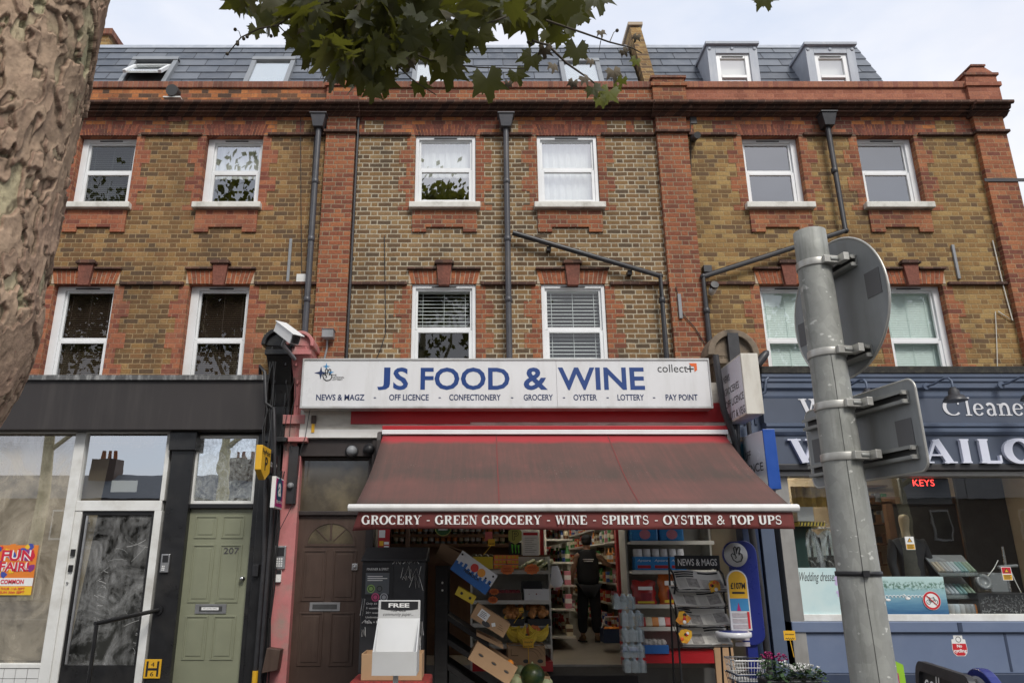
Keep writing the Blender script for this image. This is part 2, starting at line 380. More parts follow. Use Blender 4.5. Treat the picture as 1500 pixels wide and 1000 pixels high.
    def build(s, name, parent=None, bevel=0, seg=2, sub=0, solid=0):
        me = bpy.data.meshes.new(name)
        if parent is not None:
            inv = wm(parent).inverted(); vs = [inv @ q for q in s.v]
        else: vs = s.v
        me.from_pydata([tuple(q) for q in vs], [], s.f); me.update()
        for m in s.mats: me.materials.append(m)
        me.polygons.foreach_set('material_index', s.mi); me.polygons.foreach_set('use_smooth', s.sm)
        ob = bpy.data.objects.new(name, me); COL.objects.link(ob)
        if parent is not None: ob.parent = parent
        if bevel:
            w = ob.modifiers.new('weld', 'WELD'); w.merge_threshold = .0001
            b = ob.modifiers.new('bevel', 'BEVEL'); b.width = bevel; b.segments = seg; b.limit_method = 'ANGLE'; b.angle_limit = R(40); b.use_clamp_overlap = True
        if sub:
            d = ob.modifiers.new('sub', 'SUBSURF'); d.levels = sub; d.render_levels = sub
        return ob
def wm(o):
    M = o.matrix_basis.copy()
    while o.parent is not None: o = o.parent; M = o.matrix_basis @ M
    return M
def thing(name, label, cat, loc=(0, 0, 0), rotz=0, group=None):
    o = bpy.data.objects.new(name, None); COL.objects.link(o); o.location = loc; o.rotation_euler = (0, 0, rotz)
    o.empty_display_size = .1; o['label'] = label; o['category'] = cat
    if group: o['group'] = group
    return o
def tag(o, label, cat, group=None):
    o['label'] = label; o['category'] = cat
    if group: o['group'] = group
    return o
def struct(o, kind='structure'): o['kind'] = kind; return o
def copy_tree(o, parent=None, loc=None, rotz=None, label=None):
    c = o.copy(); COL.objects.link(c)
    if parent is not None: c.parent = parent
    if loc is not None: c.location = loc
    if rotz is not None: c.rotation_euler = (0, 0, rotz)
    if label: c['label'] = label
    for ch in o.children: copy_tree(ch, c)
    return c
X3, Y3, Z3 = Vector((1, 0, 0)), Vector((0, 1, 0)), Vector((0, 0, 1))
def front(Y): return (Vector((0, Y, 0)), X3, Z3)            # a frame on a wall that faces the street: (x, z)
def ptext(mb, body, px0, px1, py0, py1, Y, m, **k):
    """Writing on a wall plane, between these photo columns and rows (py0 = top of the capitals)."""
    pm = (py0+py1)/2
    mb.text(body, PX(px0, pm, Y), PX(px1, pm, Y), PZ(py1, Y), PZ(py0, Y), front(Y), m, **k)
def rotY(a): return Matrix.Rotation(a, 3, 'Y')
def rotZ(a): return Matrix.Rotation(a, 3, 'Z')
def rotX(a): return Matrix.Rotation(a, 3, 'X')
# ------------------------------------------------------------------ materials
M = {}
M['brickC'] = brick('stock_brick_pale_joint', [(.25, .15, .066), (.19, .112, .052), (.135, .082, .045), (.31, .20, .095), (.12, .082, .05), (.22, .13, .06), (.16, .10, .055), (.27, .17, .085)], (.56, .49, .36), joint=.0135, soot=.5)
M['brickL'] = brick('stock_brick_ochre', [(.27, .155, .06), (.21, .118, .05), (.145, .085, .042), (.32, .19, .08), (.125, .078, .045), (.23, .12, .052), (.18, .10, .045)], (.42, .30, .16), joint=.010, soot=.55)
M['brickR'] = brick('stock_brick_golden', [(.32, .195, .075), (.26, .15, .06), (.18, .105, .048), (.37, .24, .095), (.15, .092, .05), (.29, .17, .065), (.22, .13, .055)], (.41, .30, .15), joint=.010, soot=.5)
M['redC'] = brick('red_brick_pale_joint', [(.31, .105, .052), (.25, .084, .046), (.35, .13, .06), (.19, .068, .042), (.29, .108, .056)], (.38, .29, .19), joint=.010, soot=.3)
M['redL'] = brick('red_brick_tight', [(.33, .112, .06), (.27, .09, .052), (.37, .135, .068), (.20, .066, .045)], (.42, .24, .15), joint=.007, soot=.35, blotch=(.34, .16, .09))
M['redO'] = brick('orange_red_brick', [(.33, .12, .057), (.27, .095, .05), (.38, .15, .07), (.19, .068, .045), (.30, .115, .06)], (.42, .28, .16), joint=.008, soot=.42)
M['redS'] = brick('sooty_red_brick', [(.30, .10, .055), (.22, .07, .045), (.38, .14, .07), (.15, .055, .04), (.46, .17, .06)], (.26, .19, .13), joint=.008, soot=.75)
M['oranL'] = brick('weathered_orange_brick', [(.40, .145, .06), (.50, .19, .07), (.26, .10, .06), (.11, .065, .045), (.43, .16, .06), (.17, .085, .05)], (.34, .2, .11), joint=.006, soot=.5)
M['cop'] = brick('coping_brick_on_edge', [(.26, .105, .07), (.20, .085, .06), (.31, .13, .08)], (.3, .22, .16), bw=.075, hw=.0749, rh=.5, joint=.007, soot=.5)
M['copR'] = brick('coping_brick_new', [(.33, .135, .085), (.28, .11, .075), (.36, .15, .09)], (.3, .18, .13), bw=.075, hw=.0749, rh=.5, joint=.006, soot=.3)
M['parR'] = brick('parapet_red_brick', [(.36, .14, .085), (.31, .115, .07), (.40, .16, .095)], (.44, .2, .14), joint=.006, soot=.25)
M['terra'] = brick('dark_moulded_terracotta', [(.12, .062, .046), (.085, .05, .04), (.15, .075, .052), (.10, .056, .042)], (.30, .2, .14), bw=.12, hw=.1199, rh=5, joint=.004, soot=.6, relief=.3)
M['gaugeC'] = gauged('gauged_brick_brown', [(.25, .085, .055), (.20, .07, .05), (.29, .10, .06), (.16, .06, .045)])
M['gaugeO'] = gauged('gauged_brick_orange', [(.37, .125, .058), (.32, .105, .052), (.41, .145, .064), (.28, .095, .05)])
M['gaugeK'] = gauged('keystone_brick', [(.22, .085, .06), (.18, .07, .05), (.25, .09, .06)])
M['mort'] = paint('lime_mortar', (.46, .37, .27), .95)
M['white'] = paint('white_upvc', (.78, .79, .79), .35, .04, 3, dirt=(.5, .48, .42), dirt_amt=.25)
M['whiteold'] = paint('old_white_paint', (.74, .74, .71), .5, .06, 4, dirt=(.36, .33, .27), dirt_amt=.6, bump=.1)
M['stonesill'] = paint('painted_stone_sill', (.70, .68, .62), .8, .12, 8, dirt=(.20, .18, .14), dirt_amt=.8, dirt_scale=4, bump=.2)
M['slot'] = paint('dark_slot', (.05, .05, .05), .6)
M['iron'] = paint('black_cast_iron', (.028, .028, .031), .42, .2, 10, dirt=(.07, .06, .055), dirt_amt=.5, bump=.1)
M['ironl'] = paint('grey_painted_pipe', (.06, .06, .068), .4, .15, 8, dirt=(.12, .11, .1), dirt_amt=.6)
M['lead'] = paint('lead_sheet', (.36, .39, .44), .55, .12, 3, dirt=(.56, .58, .6), dirt_amt=.5, stretch=(4, 4, .7), bump=.05)
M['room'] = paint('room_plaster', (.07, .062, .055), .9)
M['blindw'] = paint('white_blind', (.66, .68, .67), .5, .04)
M['blindg'] = paint('pale_green_blind', (.70, .80, .76), .5, .04)
M['blindb'] = paint('wooden_blind', (.055, .032, .02), .5, .2)
M['blindk'] = paint('dark_blind', (.05, .053, .05), .5, .1)
M['curt'] = paint('white_net_curtain', (.85, .85, .84), .8, .05)
M['cream'] = paint('cream_roller_blind', (.82, .80, .72), .7, .04)
M['g_clear'] = glass('pane_clear', .08, 1.0)
M['g_sky'] = glass('pane_bright', .40, 1.0)
M['g_mid'] = glass('pane_reflective', .20, 1.0, wav=.05)
M['g_dim'] = glass('pane_dim', .05, 1.0)
m = bpy.data.materials.new('slate'); n = NT(m); r = n.island(); p = n.pos(); g = n.noise(p, 6, 7, .65)
c = n.ramp(r, [(0, (.07, .083, .105)), (.3, (.10, .115, .14)), (.6, (.135, .15, .175)), (.85, (.085, .095, .115))], 'CONSTANT')
c = n.mix(n.ramp(g, [(.45, 0.0), (.75, .45)]), c, (.21, .225, .245)); n.base(c); n.rough(n.ramp(g, [(.2, .38), (.8, .6)])); n.bump(n.noise(p, 45, 6, .7), .25, .01); M['slate'] = m

# ------------------------------------------------------------------ the three houses of the terrace
def Z0(py): return PZ(py, 0)
ZP = PZ(119, -.1)
UT, UB = Z0(199), Z0(299)       # upper windows
LT, LB = Z0(416), 3.62          # lower windows
XA, XB, XC, XD, XE, XF = -2.13, -1.70, 2.73, 3.18, 7.43, 7.87
L = thing('terraced_building', 'left brick house with black shopfront fascia, sage green front door and two skylights', 'building', (-5, 0, 0))
Cb = thing('terraced_building', 'middle brick house over the food and wine shop, with a diagonal drainpipe and pale mortar', 'building', (.5, 0, 0))
Rb = thing('terraced_building', 'right brick house over the blue cleaners shopfront, with two lead dormers', 'building', (5.4, 0, 0))

def blind(b, x0, x1, z0, z1, Y, pitch, depth, tilt, m, cords=True):
    mb = MB(); z = z1-.03
    mb.box(x0, x1, Y-.02, Y+.02, z1-.03, z1, m)
    while z > z0:
        dy = math.cos(tilt)*depth/2; dz = math.sin(tilt)*depth/2
        mb.add([(x0, Y-dy, z-dz), (x1, Y-dy, z-dz), (x1, Y+dy, z+dz), (x0, Y+dy, z+dz)], [(0, 1, 2, 3)], m); z -= pitch
    if cords:
        for t in (.12, .5, .88): mb.box(x0+(x1-x0)*t-.003, x0+(x1-x0)*t+.003, Y-depth/2-.004, Y-depth/2-.001, z0, z1, m)
    return mb.build('blind', b)

def window(b, xc, w, zt, zb, Y, panes, bl=None, fm='white', sill=True, split=.48, jl=.05, jr=.05, label=None, vent=True, proud=.10):
    x0, x1 = xc-w/2, xc+w/2; mb = MB(); f = M[fm]; zm = zt-(zt-zb)*split
    mb.box(x0, x0+jl, Y, Y+.08, zb, zt, f); mb.box(x1-jr, x1, Y, Y+.08, zb, zt, f)
    mb.box(x0+jl, x1-jr, Y, Y+.08, zt-.055, zt, f); mb.box(x0+jl, x1-jr, Y, Y+.08, zb, zb+.035, f)
    if vent: mb.box(xc-.17, xc+.17, Y-.012, Y-.001, zt-.045, zt-.028, M['slot'])
    win = mb.build('window', b, bevel=.004)
    if label: win['label'] = label
    a, c = x0+jl+.001, x1-jr-.001
    s = MB()
    s.box(a, a+.028, Y+.032, Y+.07, zm, zt-.056, f); s.box(c-.028, c, Y+.032, Y+.07, zm, zt-.056, f)
    s.box(a+.028, c-.028, Y+.032, Y+.07, zt-.084, zt-.056, f); s.box(a+.028, c-.028, Y+.030, Y+.07, zm-.012, zm+.03, f)
    s.build('sash', win, bevel=.003)
    s = MB(); k = .045
    s.box(a, a+k, Y+.012, Y+.055, zb+.036, zm-.013, f); s.box(c-k, c, Y+.012, Y+.055, zb+.036, zm-.013, f)
    s.box(a+k, c-k, Y+.012, Y+.055, zm-.053, zm-.013, f); s.box(a+k, c-k, Y+.012, Y+.055, zb+.036, zb+.085, f)
    s.build('sash', win, bevel=.003)
    for (z0, z1, yy, g, i) in ((zm+.03, zt-.084, Y+.052, panes[0], .028), (zb+.085, zm-.053, Y+.034, panes[1], k)):
        q = MB(); q.quad((a+i, yy, z0), (c-i, yy, z0), (c-i, yy, z1), (a+i, yy, z1), M[g]); q.build('pane', win)
    if bl:
        kind = bl[0]
        if kind == 'slat': blind(win, a, c, zb+.02, zt-.06, Y+.105, *bl[1:])
        elif kind == 'up': blind(win, a, c, zm-.02, zt-.06, Y+.13, *bl[1:])
        else:
            q = MB(); nn = 24; zlo = zb+.03 if len(bl) < 3 else zb+(zt-zb)*bl[2]
            for i in range(nn):
                t0, t1 = a+(c-a)*i/nn, a+(c-a)*(i+1)/nn; y0 = Y+.15+.012*math.sin(i*1.9); y1 = Y+.15+.012*math.sin((i+1)*1.9)
                q.quad((t0, y0, zlo), (t1, y1, zlo), (t1, y1, zt-.05), (t0, y0, zt-.05), M[bl[1]])
            q.build('curtain', win)
    if sill:
        q = MB(); q.box(x0-.07, x1+.07, -proud, Y+.02, zb-.095, zb-.003, M['stonesill']); q.build('sill', win, bevel=.012)
    return win

def arch(b, xc, w, z0, z1, ear, m, n=17, key=None, hood=False, Y=-.014):
    mb = MB(); bw, tw = w+.02, w+2*ear
    mb.box(xc-tw/2+.01, xc+tw/2-.01, Y+.006, .02, z0+.002, z1-.002, M['mort'])
    for i in range(n):
        b0, b1 = xc-bw/2+bw*i/n+.005, xc-bw/2+bw*(i+1)/n-.005; t0, t1 = xc-tw/2+tw*i/n+.005, xc-tw/2+tw*(i+1)/n-.005
        if i % 2:
            zz = z0+(z1-z0)*(.38 if i % 4 == 1 else .62); f = (zz-z0)/(z1-z0)
            s0, s1 = b0+(t0-b0)*f, b1+(t1-b1)*f
            mb.prism([(b0, Y, z0), (b1, Y, z0), (s1, Y, zz-.005), (s0, Y, zz-.005)], (0, .03, 0), m)
            mb.prism([(s0, Y, zz+.005), (s1, Y, zz+.005), (t1, Y, z1), (t0, Y, z1)], (0, .03, 0), m)
        else: mb.prism([(b0, Y, z0), (b1, Y, z0), (t1, Y, z1), (t0, Y, z1)], (0, .03, 0), m)
    a = mb.build('arch', b)
    if key:
        k = MB(); kz = z1+.085; y = Y-.05
        k.prism([(xc-.075, y, z0-.035), (xc+.075, y, z0-.035), (xc+.105, y, kz), (xc-.105, y, kz)], (0, .075, 0), M['gaugeK'])
        k.box(xc-.135, xc+.135, y-.03, .01, kz+.001, kz+.035, M['terra']); k.box(xc-.115, xc+.115, y-.012, .01, kz+.036, kz+.06, M['terra'])
        k.build('keystone', a, bevel=.004)
    if hood:
        for sx in (-1, 1):
            h = MB(); h.box(xc+sx*.115, xc+sx*(w/2+.07), Y-.045, .01, z1+.012, z1+.045, M['terra']); h.build('hood_mould', a, bevel=.006)
    return a

def quoins(b, xc, w, z0, z1, m, sh, lg, course=.225, Y=-.005, inner=0.0):
    for sx in (-1, 1):
        mb = MB(); z = z1; i = 0
        while z > z0+.02:
            zz = max(z0, z-course); wd = lg if i % 2 else sh; a = xc+sx*(w/2+.004)
            mb.box(a, a+sx*wd, Y, .015, zz, z, m, skip='k'); z = zz; i += 1
        mb.build('brick_quoin', b)

def apron(b, xc, w, zt, m):
    mb = MB(); x0, x1 = xc-w/2-.02, xc+w/2+.02; z1 = zt-.27; z2 = zt-.345; lw = .2
    pts = [(x0, zt), (x0, z2), (x0+lw, z2), (x0+lw, z1), (x1-lw, z1), (x1-lw, z2), (x1, z2), (x1, zt)]
    mb.prism([(x, -.03, z) for x, z in pts], (0, .04, 0), m); mb.build('brick_apron', b)

def house(b, x0, x1, wm_, red, gau, wins, Ywin, kind, frieze, par, cop, xw0, xw1):
    holes = []
    for (xc, w) in wins: holes += [(xc-w/2, xc+w/2, UB, UT), (xc-w/2, xc+w/2, LB, LT)]
    mb = MB(); mb.wall(xw0, xw1, 3.0, Z0(170), holes, 0, .28, M[wm_], M[red]); mb.build('wall', b)
    # rooms behind the windows
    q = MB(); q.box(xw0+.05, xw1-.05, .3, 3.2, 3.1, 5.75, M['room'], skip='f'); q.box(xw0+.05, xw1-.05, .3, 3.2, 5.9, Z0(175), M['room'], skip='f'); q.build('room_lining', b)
    # frieze of red brick with chequers of stock brick
    q = MB(); q.box(xw0, xw1, -.012, .02, Z0(198), Z0(170), M[frieze]); q.build('frieze', b)
    x = xw0+.12
    while x < xw1-.3:
        if not any(abs(x+.14-xc) < w/2+.26 for xc, w in wins): q = MB(); q.box(x, x+.28, -.016, .02, Z0(196), Z0(178), M[wm_]); q.build('brick_chequer', b)
        x += .40
    zs = Z0(198); edges = [xw0]+[e for xc, w in sorted(wins) for e in (xc-w/2-.07, xc+w/2+.07)]+[xw1]
    for za, nm in ((zs, 'string_course'), (Z0(416), 'string_course')):
        for i in range(0, len(edges), 2):
            if edges[i+1] > edges[i]: q = MB(); q.box(edges[i], edges[i+1], -.05, .01, za-.022, za+.022, M['terra']); q.build(nm, b, bevel=.008)
    for (xc, w) in wins:
        arch(b, xc, w, UT, Z0(183), .07, M['gaugeC' if kind != 'R' else 'gaugeC'], 19)
        arch(b, xc, w, LT, Z0(397), .06, M[gau], 15, key=True, hood=True)
        quoins(b, xc, w, UB-.10, UT-.012, M[red], .12, .23); quoins(b, xc, w, 3.5, LT-.03, M[red], .13, .24)
        apron(b, xc, w, UB-.10, M[red])

def cornice(b, x0, x1, par, cop, capm=None):
    """Moulded dark terracotta cornice, brick parapet and coping."""
    a, c, d, e = PZ(146, -.24), PZ(157, -.17), PZ(162.5, -.13), PZ(170, -.04)
    q = MB(); q.sweep_x([(0, e), (-.05, e), (-.075, e+.03), (-.115, e+.05), (-.13, d-.01), (-.13, d), (-.09, d+.004), (-.09, c-.01), (-.15, c), (-.165, c+.05), (-.215, a-.05), (-.24, a-.035), (-.24, a), (0, a+.02)], x0, x1, M['terra'])
    q.build('cornice', b)
    z1 = PZ(128.5, -.1)
    q = MB(); q.box(x0, x1, -.075, .22, a+.02, z1, M[par]); q.build('parapet', b)
    q = MB(); q.box(x0, x1, -.105, .25, z1+.001, ZP, M[cop]); q.build('coping', b, bevel=.012)

WL = [(-5.36, .84), (-3.49, .84)]; WC = [(-.375, .885), (1.412, .885)]; WR = [(4.42, .84), (6.12, .84)]
house(L, -8.2, XA, 'brickL', 'redL', 'gaugeO', WL, .1, 'L', 'redS', 'oranL', 'cop', -8.2, XA)
house(Cb, XA, XC, 'brickC', 'redC', 'gaugeO', WC, .03, 'C', 'redS', 'redC', 'cop', XB, XC)
house(Rb, XD, XF, 'brickR', 'redO', 'gaugeO', WR, .1, 'R', 'redS', 'parR', 'copR', XD, XE)
cornice(L, -8.2, XA-.002, 'oranL', 'cop'); cornice(Cb, XA, XC, 'redC', 'cop'); cornice(Rb, XC+.002, XE+.02, 'parR', 'copR')
# windows
br = ('slat', .03, .03, R(50), M['blindb'])
window(L, -5.36, .84, UT, UB, .1, ('g_dim', 'g_dim'), ('slat', .032, .028, R(45), M['blindk']), jl=.09)
window(L, -3.49, .84, UT, UB, .1, ('g_sky', 'g_mid'), ('cloth', 'curt', .48), jl=.09)
window(L, -5.36, .84, LT, LB, .1, ('g_dim', 'g_dim'), br, jl=.11, sill=False)
window(L, -3.49, .84, LT, LB, .1, ('g_dim', 'g_dim'), br, jl=.11, sill=False)
window(Cb, -.375, .88, UT, UB, .02, ('g_sky', 'g_sky'), ('cloth', 'curt', .46))
window(Cb, 1.412, .88, UT, UB, .02, ('g_sky', 'g_sky'), ('cloth', 'curt'))
vn = ('slat', .052, .022, R(42), M['blindw'])
window(Cb, -.375, .88, LT, LB, .02, ('g_dim', 'g_dim'), ('up', .052, .022, R(42), M['blindw']), sill=False, split=.40)
window(Cb, 1.412, .88, LT, LB, .02, ('g_dim', 'g_dim'), vn, sill=False, split=.40)
window(Rb, 4.42, .84, UT, UB, .1, ('g_mid', 'g_mid'), None, jr=.085)
window(Rb, 6.12, .84, UT, UB, .1, ('g_mid', 'g_mid'), None, jr=.085)
gb = ('slat', .026, .031, R(76), M['blindg'])
window(Rb, 4.42, .84, LT, LB, .1, ('g_clear', 'g_clear'), gb, jr=.085, sill=False)
window(Rb, 6.12, .84, LT, LB, .1, ('g_clear', 'g_clear'), gb, jr=.085, sill=False)

# pilasters of red brick, with their own bits of the cornice above
def pilaster(b, x0, x1, m, parm, top=True, cap=0.0, zb=2.9):
    q = MB(); q.box(x0, x1, -.085, .1, zb, Z0(170), M[m]); q.box(x0-.012, x1+.012, -.1, .1, Z0(174), Z0(170), M[m])
    p = q.build('pilaster', b, bevel=.004)
    q = MB(); q.box(x0-.03, x1+.03, -.135, .0, Z0(198)-.022, Z0(198)+.022, M['terra']); q.build('string_course', p, bevel=.008)
    a, c, d, e = PZ(146, -.29), PZ(157, -.22), PZ(162.5, -.18), PZ(170, -.1); k = .055
    q = MB(); q.sweep_x([(0, e+.001), (-.1, e+.001), (-.17, e+.05), (-.18, d), (-.15, d+.004), (-.15, c-.01), (-.205, c), (-.22, c+.05), (-.268, a-.05), (-.292, a-.035), (-.292, a), (0, a+.022)], x0-k, x1+k, M['terra']); q.build('cornice_return', p)
    z1 = PZ(128.5, -.1)
    q = MB(); q.box(x0-.02, x1+.02, -.13, .26, a+.022, z1+.002, M[parm]); q.box(x0-.045, x1+.045, -.155, .28, z1+.003, z1+.07, M[parm])
    q.box(x0-.01, x1+.01, -.125, .26, z1+.071, ZP+.03+cap*.4, M[parm]); q.box(x0-.04, x1+.04, -.15, .28, ZP+.031+cap*.4, ZP+.07+cap*.4, M['cop'])
    if cap:
        q.prism([(x0+.0, -.12, ZP+.071+cap*.4), (x1-.0, -.12, ZP+.071+cap*.4), (x1-.14, -.12, ZP+.12+cap), (x0+.12, -.12, ZP+.12+cap)], (0, .36, 0), M[parm]); q.box(x0+.1, x1-.12, -.14, .27, ZP+.121+cap, ZP+.15+cap, M['cop'])
    q.build('pier', p)
    return p
pilaster(Cb, XA, XB, 'redC', 'redS'); pilaster(Rb, XC, XD, 'redC', 'redO'); pilaster(Rb, XE, XF, 'redO', 'parR', cap=.12)
# end wall of the terrace and the back of the houses
q = MB(); q.box(XF-.25, XF-.002, .101, 7, 0, Z0(146), M['brickR']); q.build('end_wall', Rb)
for b, x0, x1 in ((L, -8.2, XA), (Cb, XA, XC), (Rb, XC, XF-.26)):
    q = MB(); q.box(x0+.02, x1-.002, 7.0, 7.2, 3.2 if b is Cb else 0, Z0(146), M['brickL']); q.box(x0+.02, x1-.002, 3.3, 7.0, Z0(172), Z0(168), M['room']); q.build('back_wall', b)
# iron tie bar end on the far pier
q = MB(); z = Z0(268); q.box(XE-.05, XF+.16, -.10, -.088, z-.03, z+.02, M['iron']); q.build('wall_tie', Rb)

# ------------------------------------------------------------------ mansard roofs
SB, ST = Vector((0, .38, PZ(121, .38)-.35)), Vector((0, 1.25, PZ(68, 1.25)))
sl = (ST-SB); SLEN = sl.length; sl.normalize(); sn = Vector((0, -sl.z, sl.y))      # along and out of the slope
def slope_pt(px, py, off=0.0):
    p = PPL(px, py, SB+sn*off, sn); return p, (p-SB).dot(sl)
def roof(b, x0, x1, hip=None):
    q = MB(); top = SLEN+.02
    q.add([(x0, SB.y, SB.z), (x1, SB.y, SB.z), ((hip or x1), ST.y, ST.z), (x0, ST.y, ST.z)], [(0, 1, 2, 3)], M['slot'])
    q.add([(x0, ST.y, ST.z), ((hip or x1), ST.y, ST.z), ((hip or x1), 6.9, ST.z+.15), (x0, 6.9, ST.z+.15)], [(0, 1, 2, 3)], M['lead'])
    q.add([(x1, SB.y, SB.z), (x1, 6.9, SB.z), ((hip or x1), 6.9, ST.z+.15), ((hip or x1), ST.y, ST.z)], [(0, 1, 2, 3)], M['slate'])
    r = q.build('roof', b)
    s = MB(); c = 0.235; n_ = int(SLEN/c)+1; rng = random.Random(int(x0*10)+99)
    for i in range(n_):
        t0, t1 = i*c, min((i+1)*c+.03, SLEN); x = x0-(.25 if i % 2 else 0)
        lim = x1 if not hip else x1+(hip-x1)*((i+.5)*c/SLEN)
        while x < lim:
            a, e = max(x+.005, x0), min(x+.495, lim)
            if e-a > .03:
                o0, o1 = .022+rng.uniform(0, .003), .009; j = rng.uniform(-.004, .004)
                A = SB+sl*(t0+j)+sn*o0; B = SB+sl*t1+sn*o1; A2 = SB+sl*(t0+j)+sn*(o0-.01)
                s.add([(a, A.y, A.z), (e, A.y, A.z), (e, B.y, B.z), (a, B.y, B.z), (a, A2.y, A2.z), (e, A2.y, A2.z)], [(0, 1, 2, 3), (4, 5, 1, 0)], M['slate'])
            x += .5
    s.build('slates', r)
    f = MB(); A = SB+sl*(SLEN-.12)+sn*.03; B = ST+Vector((0, .02, .03)); xr = hip or x1
    f.add([(x0, A.y, A.z), (xr, A.y, A.z), (xr, B.y-.02, B.z), (x0, B.y-.02, B.z), (xr, B.y+.3, B.z+.02), (x0, B.y+.3, B.z+.02)], [(0, 1, 2, 3), (3, 2, 4, 5)], M['lead'])
    f.build('ridge_flashing', r)
    return r
rL = roof(L, -8.2, XC-4.95); rC = roof(Cb, XC-4.95+.005, XC-.02)
hx1 = slope_pt(1292, 119)[0].x; hx0 = PX(1252, 67, ST.y)
rR = roof(Rb, XC+.22, hx1, hx0)
M['velux'] = paint('grey_roof_window_frame', (.23, .245, .26), .4, .1, 5)
def skylight(b, px0, px1, py0, opened=False):
    a, t1 = slope_pt(px0, py0, .05); e, _ = slope_pt(px1, py0, .05); x0, x1 = a.x, e.x; t0 = -.02; hh = t1-t0
    MM = Matrix((X3, sl, sn)).transposed()
    def ob(mb, xa, xb, ta, tb, oa, o_b, m): c = Vector(((xa+xb)/2, 0, 0))+SB+sl*((ta+tb)/2)+sn*((oa+o_b)/2); mb.obox(c, (xb-xa, tb-ta, o_b-oa), MM, m)
    q = MB(); fw = .075
    ob(q, x0, x0+fw, t0, t1, .0, .085, M['velux']); ob(q, x1-fw, x1, t0, t1, 0, .085, M['velux']); ob(q, x0, x1, t1-.07, t1+.03, 0, .10, M['velux'])
    s = q.build('skylight', b, bevel=.006)
    if opened:
        s['label'] = 'skylight tilted open'
        q = MB(); ob(q, x0+fw, x1-fw, t0, t1-.07, .024, .028, M['slot']); q.build('opening', s)
        pv = SB+sl*(t1-.21)+sn*.05; an = R(16); d2 = (sl*math.cos(an)-sn*math.sin(an)); n2 = Vector((0, -d2.z, d2.y)); M2 = Matrix((X3, d2, n2)).transposed()
        q = MB(); w = x1-x0-2*fw; xm = X3*((x0+x1)/2)
        for sx in (-1, 1): q.obox(pv+xm+X3*(sx*(w/2-.025))-d2*.24, (.05, .48, .05), M2, M['white'])
        q.obox(pv+xm-d2*.01, (w-.102, .045, .05), M2, M['white']); q.build('sash', s)
        q = MB(); q.obox(pv+xm-d2*.26, (w-.102, .44, .012), M2, M['g_sky']); q.obox(pv+xm-d2*.26-n2*.02, (w-.102, .44, .004), M2, M['curt']); q.build('pane', s)
    else:
        q = MB(); ob(q, x0+fw, x1-fw, t0, t1-.07, .055, .06, M['g_sky']); q.build('pane', s)
        q = MB(); ob(q, x0+fw, x1-fw, t0, t1-.07, .03, .034, M['curt']); q.build('blackout_blind', s)
skylight(rL.parent, 196, 263, 88, True); skylight(L, 371, 434, 88); skylight(Cb, 606, 662, 90); skylight(Cb, 818, 877, 90)
def dormer(px0, px1, pyt):
    Yd = .36; x0, x1 = PX(px0, 75, Yd), PX(px1, 75, Yd); zt, zb = PZ(pyt, Yd), SB.z+.1
    q = MB(); pts = [(Yd, zb), (Yd, zt), (1.25, zt+.03), (1.25, zb)]
    fw = .13; zh = PZ(78, Yd)
    for a, e in ((x0, x0+fw), (x1-fw, x1)): q.prism([(a, y, z) for y, z in pts], (e-a, 0, 0), M['lead'])
    q.box(x0+fw, x1-fw, Yd, 1.2, zh, zt-.002, M['lead']); q.box(x0-.03, x1+.03, Yd-.05, 1.25, zt+.001, zt+.05, M['lead'])
    for k in range(3): q.ball((x0+(x1-x0)*(k*.45+.05), Yd-.005, zt-.06), .03, M['lead'], 8, (1, .35, 1))
    d = q.build('dormer', Rb, bevel=.012)
    w = x1-x0-2*fw; xc = (x0+x1)/2; a, e = xc-w/2, xc+w/2; f = MB()
    f.box(a, a+.07, Yd+.03, Yd+.1, zb, zh, M['white']); f.box(e-.07, e, Yd+.03, Yd+.1, zb, zh, M['white']); f.box(a+.07, e-.07, Yd+.03, Yd+.1, zh-.08, zh, M['white'])
    zm = PZ(110, Yd); f.box(a+.07, e-.07, Yd+.025, Yd+.09, zm-.03, zm+.02, M['white']); f.box(xc-.17, xc+.17, Yd+.018, Yd+.029, zh-.06, zh-.04, M['slot'])
    f.build('window_frame', d, bevel=.005)
    g = MB(); g.quad((a+.07, Yd+.06, zb), (e-.07, Yd+.06, zb), (e-.07, Yd+.06, zh-.08), (a+.07, Yd+.06, zh-.08), M['g_sky']); g.build('pane', d)
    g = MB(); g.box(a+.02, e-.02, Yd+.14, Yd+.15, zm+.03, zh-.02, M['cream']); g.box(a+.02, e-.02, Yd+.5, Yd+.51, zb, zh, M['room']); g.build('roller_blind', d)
dormer(1036, 1109, 67); dormer(1180, 1252, 68)
# party wall upstand of yellow brick between the middle and right roofs
q = MB(); x0, x1 = PX(948, 110, .3), PX(966, 110, .3); zt = PZ(41, 1.2)
q.prism([(x0, .30, ZP-.5), (x0, .30, ZP-.02), (x0, 1.15, zt-.03), (x0, 6.9, zt), (x0, 6.9, ZP-.5)], (x1-x0, 0, 0), M['brickR'])
q.box(x0-.03, x1+.03, 1.12, 6.9, zt+.001, zt+.06, M['mort']); q.build('party_wall', Cb)
# chimney far left
q = MB(); a = P(128, 48, 2.2); e = P(160, 60, 2.2)
q.box(a.x, e.x, 2.2, 3.2, ST.z-.3, PZ(52, 2.2), M['brickR']); q.box(a.x-.05, e.x+.05, 2.15, 3.25, PZ(52, 2.2)+.001, PZ(44, 2.2), M['cop']); ch = q.build('chimney', L)

